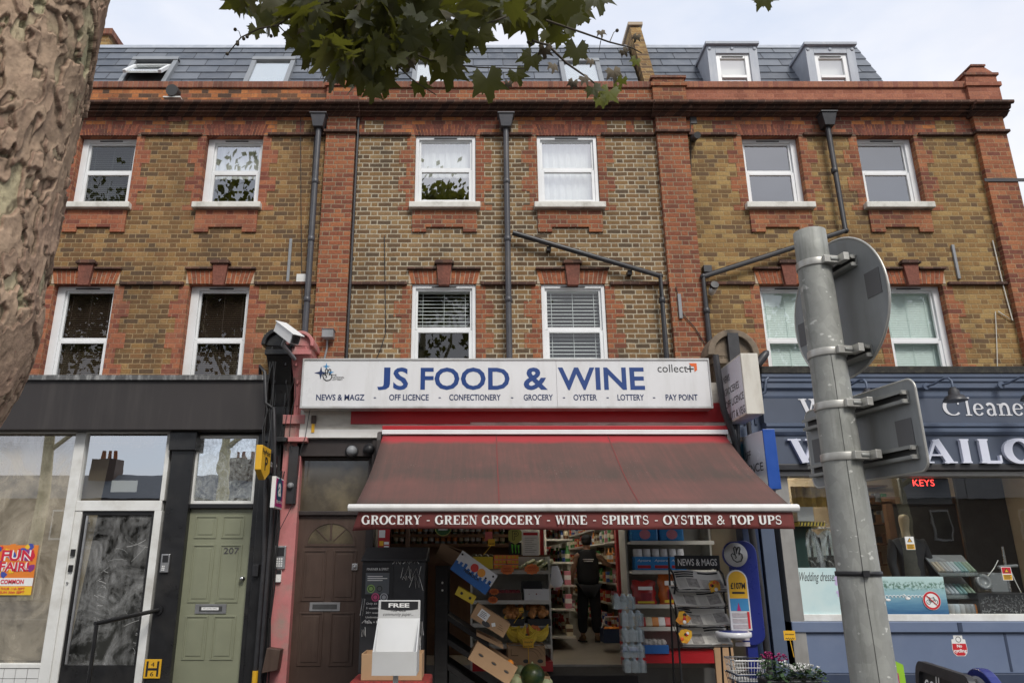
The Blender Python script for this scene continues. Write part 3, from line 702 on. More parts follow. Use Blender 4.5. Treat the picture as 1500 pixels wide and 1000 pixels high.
# ------------------------------------------------------------------ drainpipes and small things on the wall
def collar(mb, p, r, m): mb.lathe(p, [(r, -.04), (r*1.18, -.035), (r*1.18, .035), (r, .04)], m, 12)
def hopper(b, px, py, m='iron'):
    p = P(px, py, -.14); q = MB()
    q.prism([(p.x-.11, p.y-.09, p.z+.10), (p.x+.11, p.y-.09, p.z+.10), (p.x+.07, p.y-.06, p.z-.09), (p.x-.07, p.y-.06, p.z-.09)], (0, .16, 0), M[m])
    q.box(p.x-.125, p.x+.125, p.y-.105, p.y+.09, p.z+.101, p.z+.125, M[m]); return q, p
def pipe_part(b, name, pts, r, m, collars=()):
    q = MB(); q.tube(pts, r, M[m], 12)
    for c in collars: collar(q, c, r, M[m])
    for i in range(1, len(pts)-1): q.ball(pts[i], r*1.12, M[m], 10)
    return q.build(name, b)
for b, hx, hy, bx, by, m in ((L, 467, 180, 447, 490, 'ironl'), (Cb, 741, 180, 746, 530, 'ironl')):
    q, p = hopper(b, hx, hy, m); hp = None
    zz = PZ(by, -.12); d = pipe_part(b, 'downpipe', [(p.x, -.12, p.z-.05), (p.x, -.12, zz)], .042, m, [(p.x, -.12, p.z-.05-.9*k) for k in range(1, 5)])
    q.build('rain_hopper', d, bevel=.006)
q, p = hopper(Rb, 1212, 178); e = P(1240, 338, -.12); c1 = P(1030, 405, -.12); zb = PZ(505, -.12)
d = pipe_part(Rb, 'downpipe', [(p.x, -.12, p.z-.05), (p.x+.02, -.12, e.z), (c1.x, -.12, c1.z), (c1.x, -.12, zb)], .040, 'iron', [(p.x, -.12, p.z-.8), (c1.x, -.12, c1.z-.5)]); q.build('rain_hopper', d, bevel=.006)
a, e = P(751, 341, -.12), P(967, 404, -.12)
d = pipe_part(Cb, 'waste_pipe', [a, e, (e.x, -.12, PZ(530, -.12))], .038, 'iron', [(e.x, -.12, PZ(440, -.12))])
q = MB()
for t in (.25, .8): c = a.lerp(e, t); q.box(c.x-.03, c.x+.03, -.09, 0, c.z-.09, c.z-.03, M['iron'])
q.build('pipe_bracket', d)
pipe_part(Cb, 'soil_pipe', [(XB+.03, -.05, Z0(172)), (XB+.03, -.05, 3.9)], .02, 'iron')
M['cable'] = paint('black_cable', (.02, .02, .02), .5); M['cablew'] = paint('white_cable', (.6, .58, .52), .5)
def cable(b, pts, r=.006, m='cable', Y=-.02, name='cable'):
    q = MB(); q.tube([P(x, y, Y) for x, y in pts], r, M[m], 6); return q.build(name, b)
cable(Cb, [(563, 345), (564, 400), (565, 487), (558, 510), (549, 530)]); cable(L, [(440, 120), (441, 300), (443, 470)], .005); cable(L, [(461, 200), (452, 350), (444, 480)], .008)
cable(Rb, [(1454, 352), (1470, 420), (1484, 470), (1462, 456)], .008, 'cablew'); cable(Rb, [(1458, 456), (1460, 500), (1461, 536)], .006, 'cablew'); cable(Rb, [(1011, 150), (1013, 300), (1018, 420), (1024, 500)], .006)
cable(Cb, [(990, 420), (1000, 460), (1018, 480), (1034, 506)], .006, Y=-.1)
def box_part(b, name, px0, px1, py0, py1, m, y0, y1, bev=.005):
    q = MB(); pm = (py0+py1)/2; q.box(PX(px0, pm, y0), PX(px1, pm, y0), y0, y1, PZ(py1, y0), PZ(py0, y0), M[m]); return q.build(name, b, bevel=bev)
M['greypl'] = paint('grey_plastic', (.25, .26, .27), .5, .1, 8, dirt=(.12, .11, .1), dirt_amt=.6)
box_part(L, 'wall_batten', 421.5, 425.5, 349, 412, 'greypl', -.03, 0); box_part(L, 'air_vent', 434, 448, 401, 413, 'whiteold', -.03, 0)
box_part(L, 'air_brick', 246, 266, 169, 178, 'gaugeK', -.025, 0); box_part(Rb, 'wall_batten', 1399, 1403, 358, 408, 'greypl', -.03, 0)
box_part(Rb, 'junction_box', 1031, 1043, 388, 398, 'iron', -.08, 0); box_part(Cb, 'wall_batten', 994, 999, 430, 466, 'greypl', -.12, -.086)
box_part(Rb, 'air_brick', 1011, 1021, 171, 181, 'iron', -.025, 0)
q = MB(); p = P(256, 139, -.08); q.tube([p+Vector((0, -.12, 0)), p+Vector((0, .1, .03))], [.09, .09], M['slot'], 14); q.box(p.x-.13, p.x+.13, p.y-.09, p.y+.02, p.z-.105, p.z-.085, M['whiteold']); q.build('overflow_outlet', L)
q = MB(); p = P(1018, 201, -.1); q.tube([p+Vector((0, -.12, -.04)), p+Vector((0, .1, .03))], .05, M['slot'], 12); q.build('overflow_outlet', Rb)
# ------------------------------------------------------------------ ground
M['paving'] = brick('paving_slabs', [(.24, .23, .21), (.21, .20, .19), (.27, .26, .24)], (.1, .095, .09), bw=.6, hw=.599, rh=.45, joint=.008, soot=.4, relief=.2)
M['tarmac'] = paint('asphalt', (.05, .05, .052), .9, .2, 30, bump=.3, world=True)
M['kerb'] = paint('granite_kerb', (.26, .25, .24), .8, .15, 20, bump=.2)
q = MB(); q.quad((-300, -300, -.14), (300, -300, -.14), (300, 300, -.14), (-300, 300, -.14), M['tarmac']); struct(q.build('ground'))
q = MB(); q.box(-60, 60, -13.0, 8.5, -.3, 0, M['paving']); struct(q.build('pavement'))
q = MB(); q.box(-60, 60, -13.15, -13.001, -.3, .004, M['kerb']); struct(q.build('kerb'))

# ------------------------------------------------------------------ materials of the shopfronts
M['black'] = paint('black_gloss_paint', (.016, .016, .017), .3, .25, 5, dirt=(.05, .047, .043), dirt_amt=.6, bump=.06)
M['fascl'] = paint('dark_brown_fascia', (.033, .028, .027), .55, .12, 1.2, dirt=(.055, .048, .044), dirt_amt=.7, stretch=(5, 1, .4), dirt_scale=1.6, world=True)
M['flash'] = paint('flashing_stained', (.10, .10, .10), .7, .3, 9, dirt=(.38, .38, .37), dirt_amt=.9, dirt_scale=5, stretch=(3, 1, 1), world=True)
M['sage'] = paint('sage_green_door', (.235, .245, .165), .45, .05, 3, dirt=(.15, .155, .11), dirt_amt=.3)
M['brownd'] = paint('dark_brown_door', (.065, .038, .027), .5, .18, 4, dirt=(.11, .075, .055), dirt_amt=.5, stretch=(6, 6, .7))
M['browns'] = paint('dark_brown_frame', (.035, .026, .024), .5, .2, 4)
M['pink'] = paint('peeling_pink_paint', (.53, .19, .185), .6, .12, 6, dirt=(.34, .25, .21), dirt_amt=.9, dirt_scale=4.5, bump=.35)
M['creamc'] = paint('bare_render', (.20, .155, .11), .85, .4, 5, dirt=(.03, .027, .025), dirt_amt=1, dirt_scale=2.4, bump=.3)
M['board'] = paint('dirty_white_board', (.58, .55, .49), .6, .1, 4, dirt=(.22, .19, .15), dirt_amt=.7, stretch=(1, 1, 3), world=True)
M['redv'] = paint('red_vinyl', (.40, .012, .018), .42, .08, 2, dirt=(.28, .02, .02), dirt_amt=.4, world=True)
M['blueg'] = paint('grey_blue_paint', (.088, .115, .172), .42, .08, 2.5, dirt=(.13, .15, .2), dirt_amt=.45, dirt_scale=1.5, world=True)
M['blueg2'] = paint('grey_blue_fascia', (.075, .092, .13), .5, .08, 2, world=True)
M['blued'] = paint('dark_blue_trim', (.035, .05, .09), .5, .1, 4, world=True)
M['bluer'] = paint('stall_riser_blue', (.135, .175, .27), .45, .07, 2, dirt=(.19, .23, .32), dirt_amt=.5, dirt_scale=2.4, world=True)
M['navy'] = paint('navy_paint', (.016, .03, .075), .45, .2, 4, dirt=(.04, .07, .12), dirt_amt=.4)
M['teal'] = paint('teal_paint', (.02, .14, .2), .5, .2, 6, dirt=(.02, .03, .05), dirt_amt=.6)
M['alu'] = paint('dull_aluminium', (.36, .35, .33), .45, .1, 6, metal=.4, dirt=(.2, .19, .17), dirt_amt=.5, stretch=(3, 3, .5))
M['chrome'] = paint('polished_steel', (.6, .6, .6), .25, .06, 6, metal=1)
M['moss'] = paint('mossy_flashing', (.03, .028, .025), .9, .5, 20, dirt=(.09, .085, .06), dirt_amt=.7, dirt_scale=14, bump=.6, world=True)
M['tile'] = paint('white_tile', (.72, .72, .70), .2, .05, 3)
M['kraft'] = paint('tan_window_backing', (.44, .36, .25), .8, .07, 1.5)
M['darkint'] = paint('dark_interior', (.05, .048, .045), .9, .3)
M['washg'] = glass('whitewash_lit_paper_glass', .38, 1.0, film=(.62, .55, .43), film_amt=.62, film_scale=1.3, film_lo=.36, film_hi=.66)  # whitewash film, thickened and tinted tan to pass for lit backing paper
M['washd'] = glass('smeared_door_glass', .02, .55, film=(.45, .45, .44), film_amt=.6, film_scale=2.4, film_lo=.42, film_hi=.66)
M['transom'] = glass('transom_glass', .45, 1.0, wav=.02)
M['frost'] = glass('frosted_glass', .5, 1.0, wav=.05, film=(.5, .52, .5), film_amt=.5, film_scale=9, film_lo=.4, film_hi=.62)
M['frostb'] = paint('ribbed_brown_glass', (.085, .07, .048), .12, .3, 2.5, spec=.9, dirt=(.22, .18, .11), dirt_amt=.8, dirt_scale=2)
M['shopg'] = glass('shop_window_glass', .07, 1.0, wav=.03)
M['clearg'] = glass('clear_acrylic', .10, 1.2)
M['yell'] = paint('yellow_plate', (.72, .40, .02), .5, .06)
M['ink'] = paint('black_lettering', (.015, .015, .017), .5)
M['inkw'] = paint('white_lettering', (.80, .79, .76), .5, .04)
M['paper'] = paint('white_paper', (.78, .78, .76), .7, .04)
M['steelg'] = paint('brushed_metal', (.42, .42, .42), .35, .1, 12, metal=.8)

def px_box(mb, px0, px1, pyr, Y0, Y1, z0, z1, m):
    mb.box(PX(px0, pyr, Y0), PX(px1, pyr, Y0), Y0, Y1, z0, z1, m)
def panelled(mb, x0, x1, z0, z1, Y, m, d=.012):
    """A sunk panel with a raised field."""
    mb.box(x0, x1, Y-.010, Y+.001, z1-.018, z1, m); mb.box(x0, x1, Y-.010, Y+.001, z0, z0+.018, m); mb.box(x0, x0+.018, Y-.010, Y+.001, z0+.018, z1-.018, m); mb.box(x1-.018, x1, Y-.010, Y+.001, z0+.018, z1-.018, m)
    mb.prism([(x0+.045, Y-.007, z0+.045), (x1-.045, Y-.007, z0+.045), (x1-.045, Y-.007, z1-.045), (x0+.045, Y-.007, z1-.045)], (0, .008, 0), m)

# ------------------------------------------------------------------ left shopfront
YF = -.28; xr = PX(389, 590, YF)
q = MB(); q.box(-8.2, xr, YF, 0.0, PZ(629, YF), PZ(557, YF), M['fascl']); fas = q.build('fascia_board', L, bevel=.006)
q = MB(); q.prism([(-8.2, YF-.04, PZ(557, YF)), (-8.2, YF-.04, PZ(550, YF)), (-8.2, 0, PZ(548, YF)+.06), (-8.2, 0, PZ(557, YF))], (xr+8.2, 0, 0), M['flash']); q.build('lead_flashing', fas)
YG = -.06; zH = PZ(634, YG); zS = PZ(971, YG)
xw = PX(113, 640, YG); xw2 = PX(128, 640, YG); xq = PX(243, 700, YG)
q = MB(); q.quad((-8.2, YG+.03, zS), (xw, YG+.03, zS), (xw, YG+.03, zH), (-8.2, YG+.03, zH), M['washg']); sw = MB()
sw.box(-8.2, xq, YG-.03, YG+.06, zH, zH+.06, M['whiteold']); sw.box(xw, xw2, YG-.04, YG+.06, 0.1, zH, M['whiteold']); sw.box(-8.2, xw, YG-.03, YG+.06, zS-.05, zS, M['whiteold'])
swin = sw.build('shop_window', L, bevel=.006); q.build('pane', swin)
q = MB(); q.quad((-8.2, YG+.32, zS), (xw+.1, YG+.32, zS), (xw+.1, YG+.32, zH), (-8.2, YG+.32, zH), M['kraft']); x = PX(60, 800, YG+.3); q.quad((x, YG+.30, zS), (x+.55, YG+.29, zS), (x+.75, YG+.29, zH), (x+.2, YG+.30, zH), M['kraft']); q.build('backing_paper', swin)
q = MB()
for i in range(14):
    x = xw-.012-.14*i; q.box(x-.132, x, YG-.02, YG+.05, zS-.16, zS-.055, M['tile']); q.box(x-.132, x, YG-.02, YG+.05, zS-.27, zS-.166, M['tile'])
q.box(-8.2, xw, YG+.0, YG+.06, 0, zS-.051, M['darkint']); q.build('tiled_stall_riser', L)
# transom light and the black glass door
zt0, zt1 = PZ(748, YG), PZ(733, YG)
q = MB(); q.box(xw2, xq, YG-.03, YG+.05, zt0, zt1, M['whiteold']); jx0, jx1 = PX(228, 745, YG), PX(239, 745, YG)
q.box(jx0, jx1, YG-.03, YG+.06, .12, zt0, M['whiteold']); q.box(xq-.035, xq+.02, YG-.03, YG+.06, zt1, zH, M['whiteold'])
d0x = PX(119, 745, YG); q.box(xw2, d0x+.03, YG-.02, YG+.05, .12, zt0, M['whiteold'])
dfr = q.build('door_frame', L, bevel=.005)
q = MB(); q.quad((xw2, YG+.02, zt1), (xq, YG+.02, zt1), (xq, YG+.02, zH), (xw2, YG+.02, zH), M['transom']); q.build('transom_pane', dfr)
q = MB(); w = PX(163, 712, YG+.03), PX(201, 712, YG+.03); q.box(w[0], w[1], YG+.025, YG+.03, PZ(720, YG), PZ(703, YG), M['paper']); q.build('paper_notice', dfr)
q = MB(); q.box(d0x+.031, jx0-.001, YG+.0, YG+.05, .13, PZ(974, YG), M['black']); q.box(d0x+.031, jx0-.001, YG, YG+.05, zt0-.05, zt0-.001, M['black']); q.box(jx0-.04, jx0-.001, YG, YG+.05, PZ(974, YG), zt0-.05, M['black']); q.box(d0x+.031, d0x+.06, YG, YG+.05, PZ(974, YG), zt0-.05, M['black'])
dr = q.build('shop_door', L, bevel=.004)
q = MB(); q.quad((d0x+.06, YG+.025, PZ(974, YG)), (jx0-.04, YG+.025, PZ(974, YG)), (jx0-.04, YG+.025, zt0-.05), (d0x+.06, YG+.025, zt0-.05), M['washd']); q.build('pane', dr)
q = MB(); hx = d0x+.13; q.tube([(hx, YG-.07, PZ(972, YG-.07)), (hx, YG-.07, PZ(755, YG-.07))], .016, M['steelg'], 10)
for py in (765, 960): q.tube([(hx, YG-.07, PZ(py, YG-.07)), (hx, YG+.0, PZ(py, YG-.07))], .010, M['steelg'], 8)
q.build('pull_handle', dr)
q = MB(); hx = d0x+.0
for py in (809, 832): q.box(hx-.03, hx+.02, YG-.045, YG-.02, PZ(py+5, YG), PZ(py-5, YG), M['black'])
q.lathe((hx-.02, YG-.03, PZ(853, YG)), [(.012, -.01), (.012, .012)], M['steelg'], 10, rotX(R(90))); q.build('lock', dr)
q = MB(); q.box(-8.2, xq, .9, .95, 0, zH, M['darkint']); q.quad((-8.2, -.02, .12), (xq, -.02, .12), (xq, .9, .12), (-8.2, .9, .12), M['darkint']); q.box(xq, xq+.03, 0, .9, 0, zH, M['darkint']); q.build('interior_wall', L)
# whitewash strokes left on the door glass
M['smear'] = paint('dried_whitewash', (.5, .5, .48), .9, .2)
q = MB(); rng = random.Random(5)
def smear(cx, cy, wd, hg, k):
    for i in range(k):
        a = R(rng.uniform(-50, 50)); x = cx+rng.uniform(-wd, wd); z = cy+rng.uniform(-hg, hg); l = rng.uniform(.06, .26)*min(1, wd/.12)
        cu = rng.uniform(-.6, .6); pts = [(x+l*(t-.5)*math.cos(a+cu*t), z+l*(t-.5)*math.sin(a+cu*t)) for t in (0, .25, .5, .75, 1)]; w = rng.uniform(.0006, .0028)
        for p0, p1 in zip(pts, pts[1:]): q.quad((p0[0], YG+.0235, p0[1]-w), (p1[0], YG+.0235, p1[1]-w), (p1[0], YG+.0235, p1[1]+w), (p0[0], YG+.0235, p0[1]+w), M['smear'])
p = P(188, 805, YG); smear(p.x, p.z, .17, .11, 7); p = P(178, 895, YG); smear(p.x, p.z, .2, .13, 4); p = P(201, 935, YG); smear(p.x, p.z, .03, .2, 14); p = P(145, 870, YG); smear(p.x, p.z, .05, .3, 12)
q.build('whitewash_smear', dr)

def dark_col(b, name, px0, px1, pyr, Y, m, z1, z0=0, cap=None, bev=.006):
    q = MB(); x0, x1 = PX(px0, pyr, Y), PX(px1, pyr, Y); q.box(x0, x1, Y, .1, z0, z1, M[m])
    if cap: q.box(x0-.03, x1+.03, Y-.05, .1, z1-cap, z1-.002, M[m])
    return q.build(name, b, bevel=bev)
zF = PZ(629, YF)-.002
dark_col(L, 'black_pilaster', 245, 278, 720, -.12, 'black', zF, cap=.24)
# the 207 door
YD = -.02; dx0, dx1 = PX(277, 752, YD), PX(371, 752, YD); dz1 = PZ(745, YD)
q = MB(); q.box(dx0-.10, dx0-.004, YD-.06, .1, 0, zF, M['black']); q.box(dx1+.004, dx1+.11, YD-.06, .1, 0, zF, M['black']); q.box(dx0-.004, dx1+.004, YD-.06, .1, dz1+.004, dz1+.06, M['black']); q.box(dx0-.004, dx1+.004, YD-.05, .1, PZ(637, YD), zF, M['black'])
fr = q.build('door_frame', L, bevel=.006)
tz0, tz1 = dz1+.062, PZ(638, YD); q = MB()
for a in ((dx0, dx0+.035, tz0, tz1), (dx1-.035, dx1, tz0, tz1), (dx0+.035, dx1-.035, tz0, tz0+.035), (dx0+.035, dx1-.035, tz1-.035, tz1)): q.box(a[0], a[1], YD-.03, YD+.03, a[2], a[3], M['whiteold'])
q.build('transom_frame', fr, bevel=.004)
q = MB(); q.box(dx0+.035, dx1-.035, YD, YD+.01, tz0+.035, tz1-.035, M['frost']); q.build('pane', fr)
q = MB(); q.box(dx0, dx1, YD, YD+.045, .14, dz1, M['sage']); wd = dx1-dx0
for f0, f1 in ((.115, .455), (.535, .875)):
    for y0, y1 in ((755, 788), (797, 882), (901, 966)): panelled(q, dx0+wd*f0, dx0+wd*f1, PZ(y1, YD), PZ(y0, YD), YD, M['sage'])
door = q.build('front_door', L, bevel=.003); door['label'] = 'sage green panelled front door'
q = MB(); zc = PZ(891, YD); xc = PX(309, 891, YD); q.box(xc-.19, xc+.19, YD-.012, YD-.001, zc-.055, zc+.055, M['steelg']); q.box(xc-.14, xc+.14, YD-.016, YD-.0125, zc-.03, zc+.03, M['slot']); q.box(xc-.11, xc+.10, YD-.018, YD-.0165, zc-.015, zc+.018, M['paper']); q.text('NO JUNK MAIL', xc-.09, xc+.08, zc-.006, zc+.01, front(YD-.0185), M['ink']); q.build('letter_plate', door, bevel=.002)
q = MB(); ptext(q, '207', 328, 350, 801.5, 810.5, YD-.009, M['ironl'], bold=.0, ext=.004); q.build('house_number', door)
q = MB(); p = P(356, 847, YD); q.lathe((p.x, YD, p.z), [(.03, -.0), (.028, .012), (.013, .016), (.014, .03), (.028, .04), (.03, .055), (.016, .07), (.0001, .071)], M['chrome'], 14, rotX(R(90))); q.build('door_knob', door)
# black pilaster, pipes, and consoles between the left and middle shops
dark_col(L, 'black_pilaster', 376, 405, 750, -.13, 'black', PZ(585, -.13))
def console(b, name, px0, px1, pyt, pyb, m, Yf, Yb=-.02, label=None):
    """A carved shopfront bracket: round hood over a scroll that tapers down to the pilaster."""
    pm = (pyt+pyb)/2; x0, x1 = PX(px0, pm, Yf), PX(px1, pm, Yf); w = x1-x0; xc = (x0+x1)/2; zt, zb = PZ(pyt, Yf), PZ(pyb, Yf); q = MB()
    zs = zt-w*.62
    o = [(xc+w*.62*math.cos(R(a)), zs+w*.62*math.sin(R(a))) for a in range(-10, 191, 12)]; i_ = [(xc+w*.47*math.cos(R(a)), zs+w*.47*math.sin(R(a))) for a in range(-10, 191, 12)]
    for k in range(len(o)-1): q.prism([(o[k][0], Yf-.06, o[k][1]), (i_[k][0], Yf-.06, i_[k][1]), (i_[k+1][0], Yf-.06, i_[k+1][1]), (o[k+1][0], Yf-.06, o[k+1][1])], (0, Yb-Yf+.06, 0), m)
    q.prism([(x, Yf, z) for x, z in i_[::-1]], (0, Yb-Yf, 0), m)
    z = zs-.02; H = z-zb
    prof = [(0, 0), (.02, -.08), (.10, -.20), (.20, -.38), (.24, -.62), (.25, -1.0)]
    for (a, f), (c, g) in zip(prof, prof[1:]):
        wa, wc = w*(.48-.12*a/.25), w*(.48-.12*c/.25); ya, yc = Yf+a*1.2, Yf+c*1.2
        q.add([(xc-wa, ya, z+f*H), (xc+wa, ya, z+f*H), (xc+wc, yc, z+g*H), (xc-wc, yc, z+g*H), (xc-wa, Yb, z+f*H), (xc+wa, Yb, z+f*H), (xc+wc, Yb, z+g*H), (xc-wc, Yb, z+g*H)], [(0, 3, 2, 1), (0, 4, 7, 3), (1, 2, 6, 5)], m)
        for s in (-.25, .25): q.box(xc+wa*2*s-.012, xc+wa*2*s+.012, max(ya, yc)-.03, Yb, z+g*H, z+f*H, m)
    q.box(xc-w*.5, xc+w*.5, Yf-.01, Yb, z-.002-H*.09, z-.001-H*.03, m); q.box(xc-w*.42, xc+w*.42, Yf+.16, Yb, zb-.03, zb+.03, m)
    c = q.build(name, b, bevel=.008)
    if label: c['label'] = label
    return c
console(L, 'console_bracket', 384, 424, 482, 640, M['black'], -.45, label='black painted console bracket')
console(Cb, 'console_bracket', 420, 453, 486, 640, M['pink'], -.44, label='peeling pink console bracket')
dark_col(Cb, 'pink_pilaster', 409, 436, 740, -.16, 'pink', PZ(608, -.16), cap=.12)
q = MB(); x = PX(388, 640, -.5)
q.tube([P(381, 548, -.45), P(381, 536, -.5), P(388, 545, -.52), P(389, 590, -.52), P(401, 598, -.5), P(402, 640, -.48), P(402, 740, -.42)], .022, M['iron'], 8); q.tube([P(399, 600, -.3), P(399, 750, -.26), (PX(399, 750, -.26), -.26, .0)], .026, M['iron'], 8)
q.tube([(PX(387, 820, -.24), -.24, 0), P(387, 820, -.24), P(390, 700, -.24)], .03, M['iron'], 8); q.build('black_pipe', L)
q = MB(); q.tube([(PX(374, 985, -.27), -.27, 0), (PX(374, 985, -.27), -.27, PZ(982, -.27))], .034, M['yell'], 10); q.build('yellow_pipe_sleeve', L)
def wires(b, px, Y, n_, py0, py1, rr=.005, spread=.02, seed=1):
    rng = random.Random(seed); q = MB()
    for k in range(n_):
        x = PX(px, py0, Y)+rng.uniform(-spread, spread); z0, z1 = PZ(py0, Y), PZ(py1, Y)
        q.tube([(x+rng.uniform(-spread, spread)*.8, Y-rng.uniform(0, .03), z0+(z1-z0)*t/7) for t in range(8)], rr, M['cable'], 5)
    return q.build('cable', b)
wires(Cb, 411, -.2, 4, 690, 1000, .007, .03, 2); wires(L, 398, -.5, 4, 530, 700, .008, .04, 3); wires(Cb, 428, -.22, 3, 520, 660, .005, .07, 4)
cable(Cb, [(454, 600), (447, 640), (440, 660), (436, 700), (428, 740), (410, 775)], .005, Y=-.3)

# ------------------------------------------------------------------ middle shopfront: brown door and the opening
YB = -.2; bx0, bx1 = PX(440, 615, YB), PX(1053, 610, YB)
q = MB(); q.box(bx0, bx1+.1, YB, 0.0, PZ(642, YB), PZ(560, YB), M['board']); wb = q.build('fascia_backing', Cb)
q = MB(); xs = PX(514, 610, YB-.012); xm = PX(689, 610, YB-.012); q.box(xs, xm, YB-.012, YB-.002, PZ(621, YB), PZ(590, YB), M['redv']); q.box(xm+.0, bx1+.1, YB-.010, YB-.002, PZ(618, YB), PZ(590, YB), M['redv']); q.build('red_fascia_strip', wb)
M['strip'] = paint('white_strip', (.74, .73, .70), .5, .06, 5, dirt=(.3, .27, .22), dirt_amt=.5)
q = MB(); q.box(bx0, PX(560, 630, YB), YB-.02, YB-.002, PZ(641, YB), PZ(629, YB), M['strip']); q.build('white_strip', wb)
q = MB(); p = P(459, 616, YB-.03); q.box(p.x-.03, p.x+.03, YB-.02, YB-.002, p.z-.03, p.z+.07, M['brownd']); q.box(p.x-.02, p.x+.02, YB-.03, YB-.021, p.z-.15, p.z-.04, M['yell']); q.build('rusty_bracket', wb)
YE = -.03; ex0, ex1 = PX(438, 757, YE), PX(537, 757, YE); ez1 = PZ(755, YE)
q = MB(); hz0, hz1 = PZ(668, -.16), PZ(642, -.16)+.01
q.box(ex0-.06, ex1+.15, -.16, .1, hz0, hz1, M['browns']); q.box(ex0-.09, ex0-.004, YE-.05, .1, 0, hz0, M['browns']); q.box(ex1+.004, ex1+.10, YE-.05, .1, 0, hz0, M['browns']); q.box(ex0-.004, ex1+.004, YE-.05, .1, ez1+.004, ez1+.055, M['browns']); q.box(ex0-.004, ex1+.004, YE-.05, .1, PZ(674, YE), hz0, M['browns'])
fr = q.build('door_frame', Cb, bevel=.006)
q = MB(); q.box(ex0, ex1, YE, YE+.01, ez1+.056, PZ(674, YE), M['frostb']); q.build('transom_pane', fr)
for px, py, mm in ((515, 660, 'greypl'), (541, 658, 'ink')):
    q = MB(); p = P(px, py, -.2); q.lathe((p.x, -.16, p.z), [(.085, 0), (.085, .02), (.07, .03)], M['iron'], 16, rotX(R(90))); q.ball((p.x, -.195, p.z), .068, M[mm], 16); s = q.build('dome_lamp', fr)
q = MB(); q.box(ex0, ex1, YE, YE+.045, .14, ez1, M['brownd']); wd = ex1-ex0
for f0, f1 in ((.10, .44), (.545, .88)):
    for y0, y1 in ((805, 880), (896, 975)): panelled(q, ex0+wd*f0, ex0+wd*f1, PZ(y1, YE), PZ(y0, YE), YE, M['brownd'])
door = q.build('front_door', Cb, bevel=.003); door['label'] = 'dark brown front door with a half-round fanlight'
q = MB(); xc = (ex0+ex1)/2-.01; zb = PZ(796, YE); rr = .315
o = [(xc+rr*math.cos(R(a)), zb+rr*.86*math.sin(R(a))) for a in range(0, 181, 12)]; i_ = [(xc+(rr-.03)*math.cos(R(a)), zb+(rr-.03)*.86*math.sin(R(a))) for a in range(0, 181, 12)]
for k in range(len(o)-1): q.prism([(o[k][0], YE-.012, o[k][1]), (i_[k][0], YE-.012, i_[k][1]), (i_[k+1][0], YE-.012, i_[k+1][1]), (o[k+1][0], YE-.012, o[k+1][1])], (0, .013, 0), M['brownd'])
q.box(xc-rr, xc+rr, YE-.012, YE-.001, zb-.03, zb-.001, M['brownd'])
for a in (48, 90, 132): q.prism([(xc+.06*math.cos(R(a))+.01*math.sin(R(a)), YE-.01, zb+.05*math.sin(R(a))), (xc+rr*.95*math.cos(R(a))+.01*math.sin(R(a)), YE-.01, zb+rr*.82*math.sin(R(a))), (xc+rr*.95*math.cos(R(a))-.012*math.sin(R(a)), YE-.01, zb+rr*.82*math.sin(R(a))), (xc+.06*math.cos(R(a))-.012*math.sin(R(a)), YE-.01, zb+.05*math.sin(R(a)))], (0, .009, 0), M['brownd'])
q.build('fanlight', door)
q = MB(); q.add([(x, YE-.003, z) for x, z in i_], [tuple(range(len(i_)))[::-1]], M['frostb']); q.build('fanlight_pane', door)
q = MB(); xc = PX(476, 888, YE); zc = PZ(888, YE); q.box(xc-.185, xc+.185, YE-.012, YE-.001, zc-.05, zc+.05, M['steelg']); q.box(xc-.15, xc+.15, YE-.015, YE-.0125, zc-.028, zc+.028, M['slot']); q.build('letter_plate', door, bevel=.002)
q = MB(); p = P(520, 830, YE); q.box(p.x-.035, p.x+.035, YE-.02, YE-.001, p.z-.04, p.z+.04, M['chrome']); q.lathe((p.x, YE-.02, p.z), [(.02, 0), (.018, .015), (.0001, .016)], M['steelg'], 10, rotX(R(90))); q.build('lock', door, bevel=.004)
# the shop's open front and interior
M['lino'] = paint('shop_floor_vinyl', (.30, .27, .22), .35, .08, 2, dirt=(.2, .18, .15), dirt_amt=.5, world=True)
M['swall'] = paint('shop_wall', (.42, .38, .31), .8, .08)
M['sceil'] = paint('shop_ceiling', (.6, .58, .54), .8, .05)
OX0, OX1 = ex1+.11, PX(1082, 850, 0); SZ = .25; zc = PZ(642, YB)
q = MB(); q.box(OX0-.05, 3.75, .9, 12.2, .02, SZ, M['lino']); sf = struct(q.build('shop_floor'))
q = MB(); q.box(OX0-.02, OX0, 0.1, 12.1, 0.02, 3.1, M['swall']); q.box(OX1+.1, OX1+.14, 0.1, 12.1, 0.02, 3.1, M['swall']); q.box(OX0, OX1+.1, 11.9, 11.99, SZ, 3.1, M['swall']); q.box(OX0, OX1+.1, .0, 12.1, 2.72, 2.8, M['sceil']); q.box(OX0-.05, OX1+.12, -.19, 0, 2.55, zc-.01, M['browns'])
q.build('interior_wall', Cb)
q = MB(); q.box(OX0, OX1, .86, .9, .02, SZ, M['alu']); q.box(PX(800, 970, .8), PX(915, 970, .8), .82, .86, SZ-.02, SZ+.012, M['alu']); q.build('door_threshold', Cb)
M['matr'] = paint('rubber_mat', (.025, .022, .022), .95, .3, 30, bump=.4)
q = MB(); q.box(PX(800, 985, .4), PX(925, 985, .4), .0, .8, .03, .24, M['matr']); tag(q.build('door_mat', bevel=.01), 'dark ribbed mat on the step before the open shop doorway', 'mat')
q = MB(); x0, x1 = PX(905, 850, .8), PX(919, 850, .8); q.box(x0, x1, .75, .9, SZ, 2.7, M['redv']); x0 = PX(796, 790, 1.2); q.box(x0-.05, x0+.0, 1.15, 1.25, SZ, 2.7, M['redv']); q.build('red_door_post', Cb, bevel=.006)
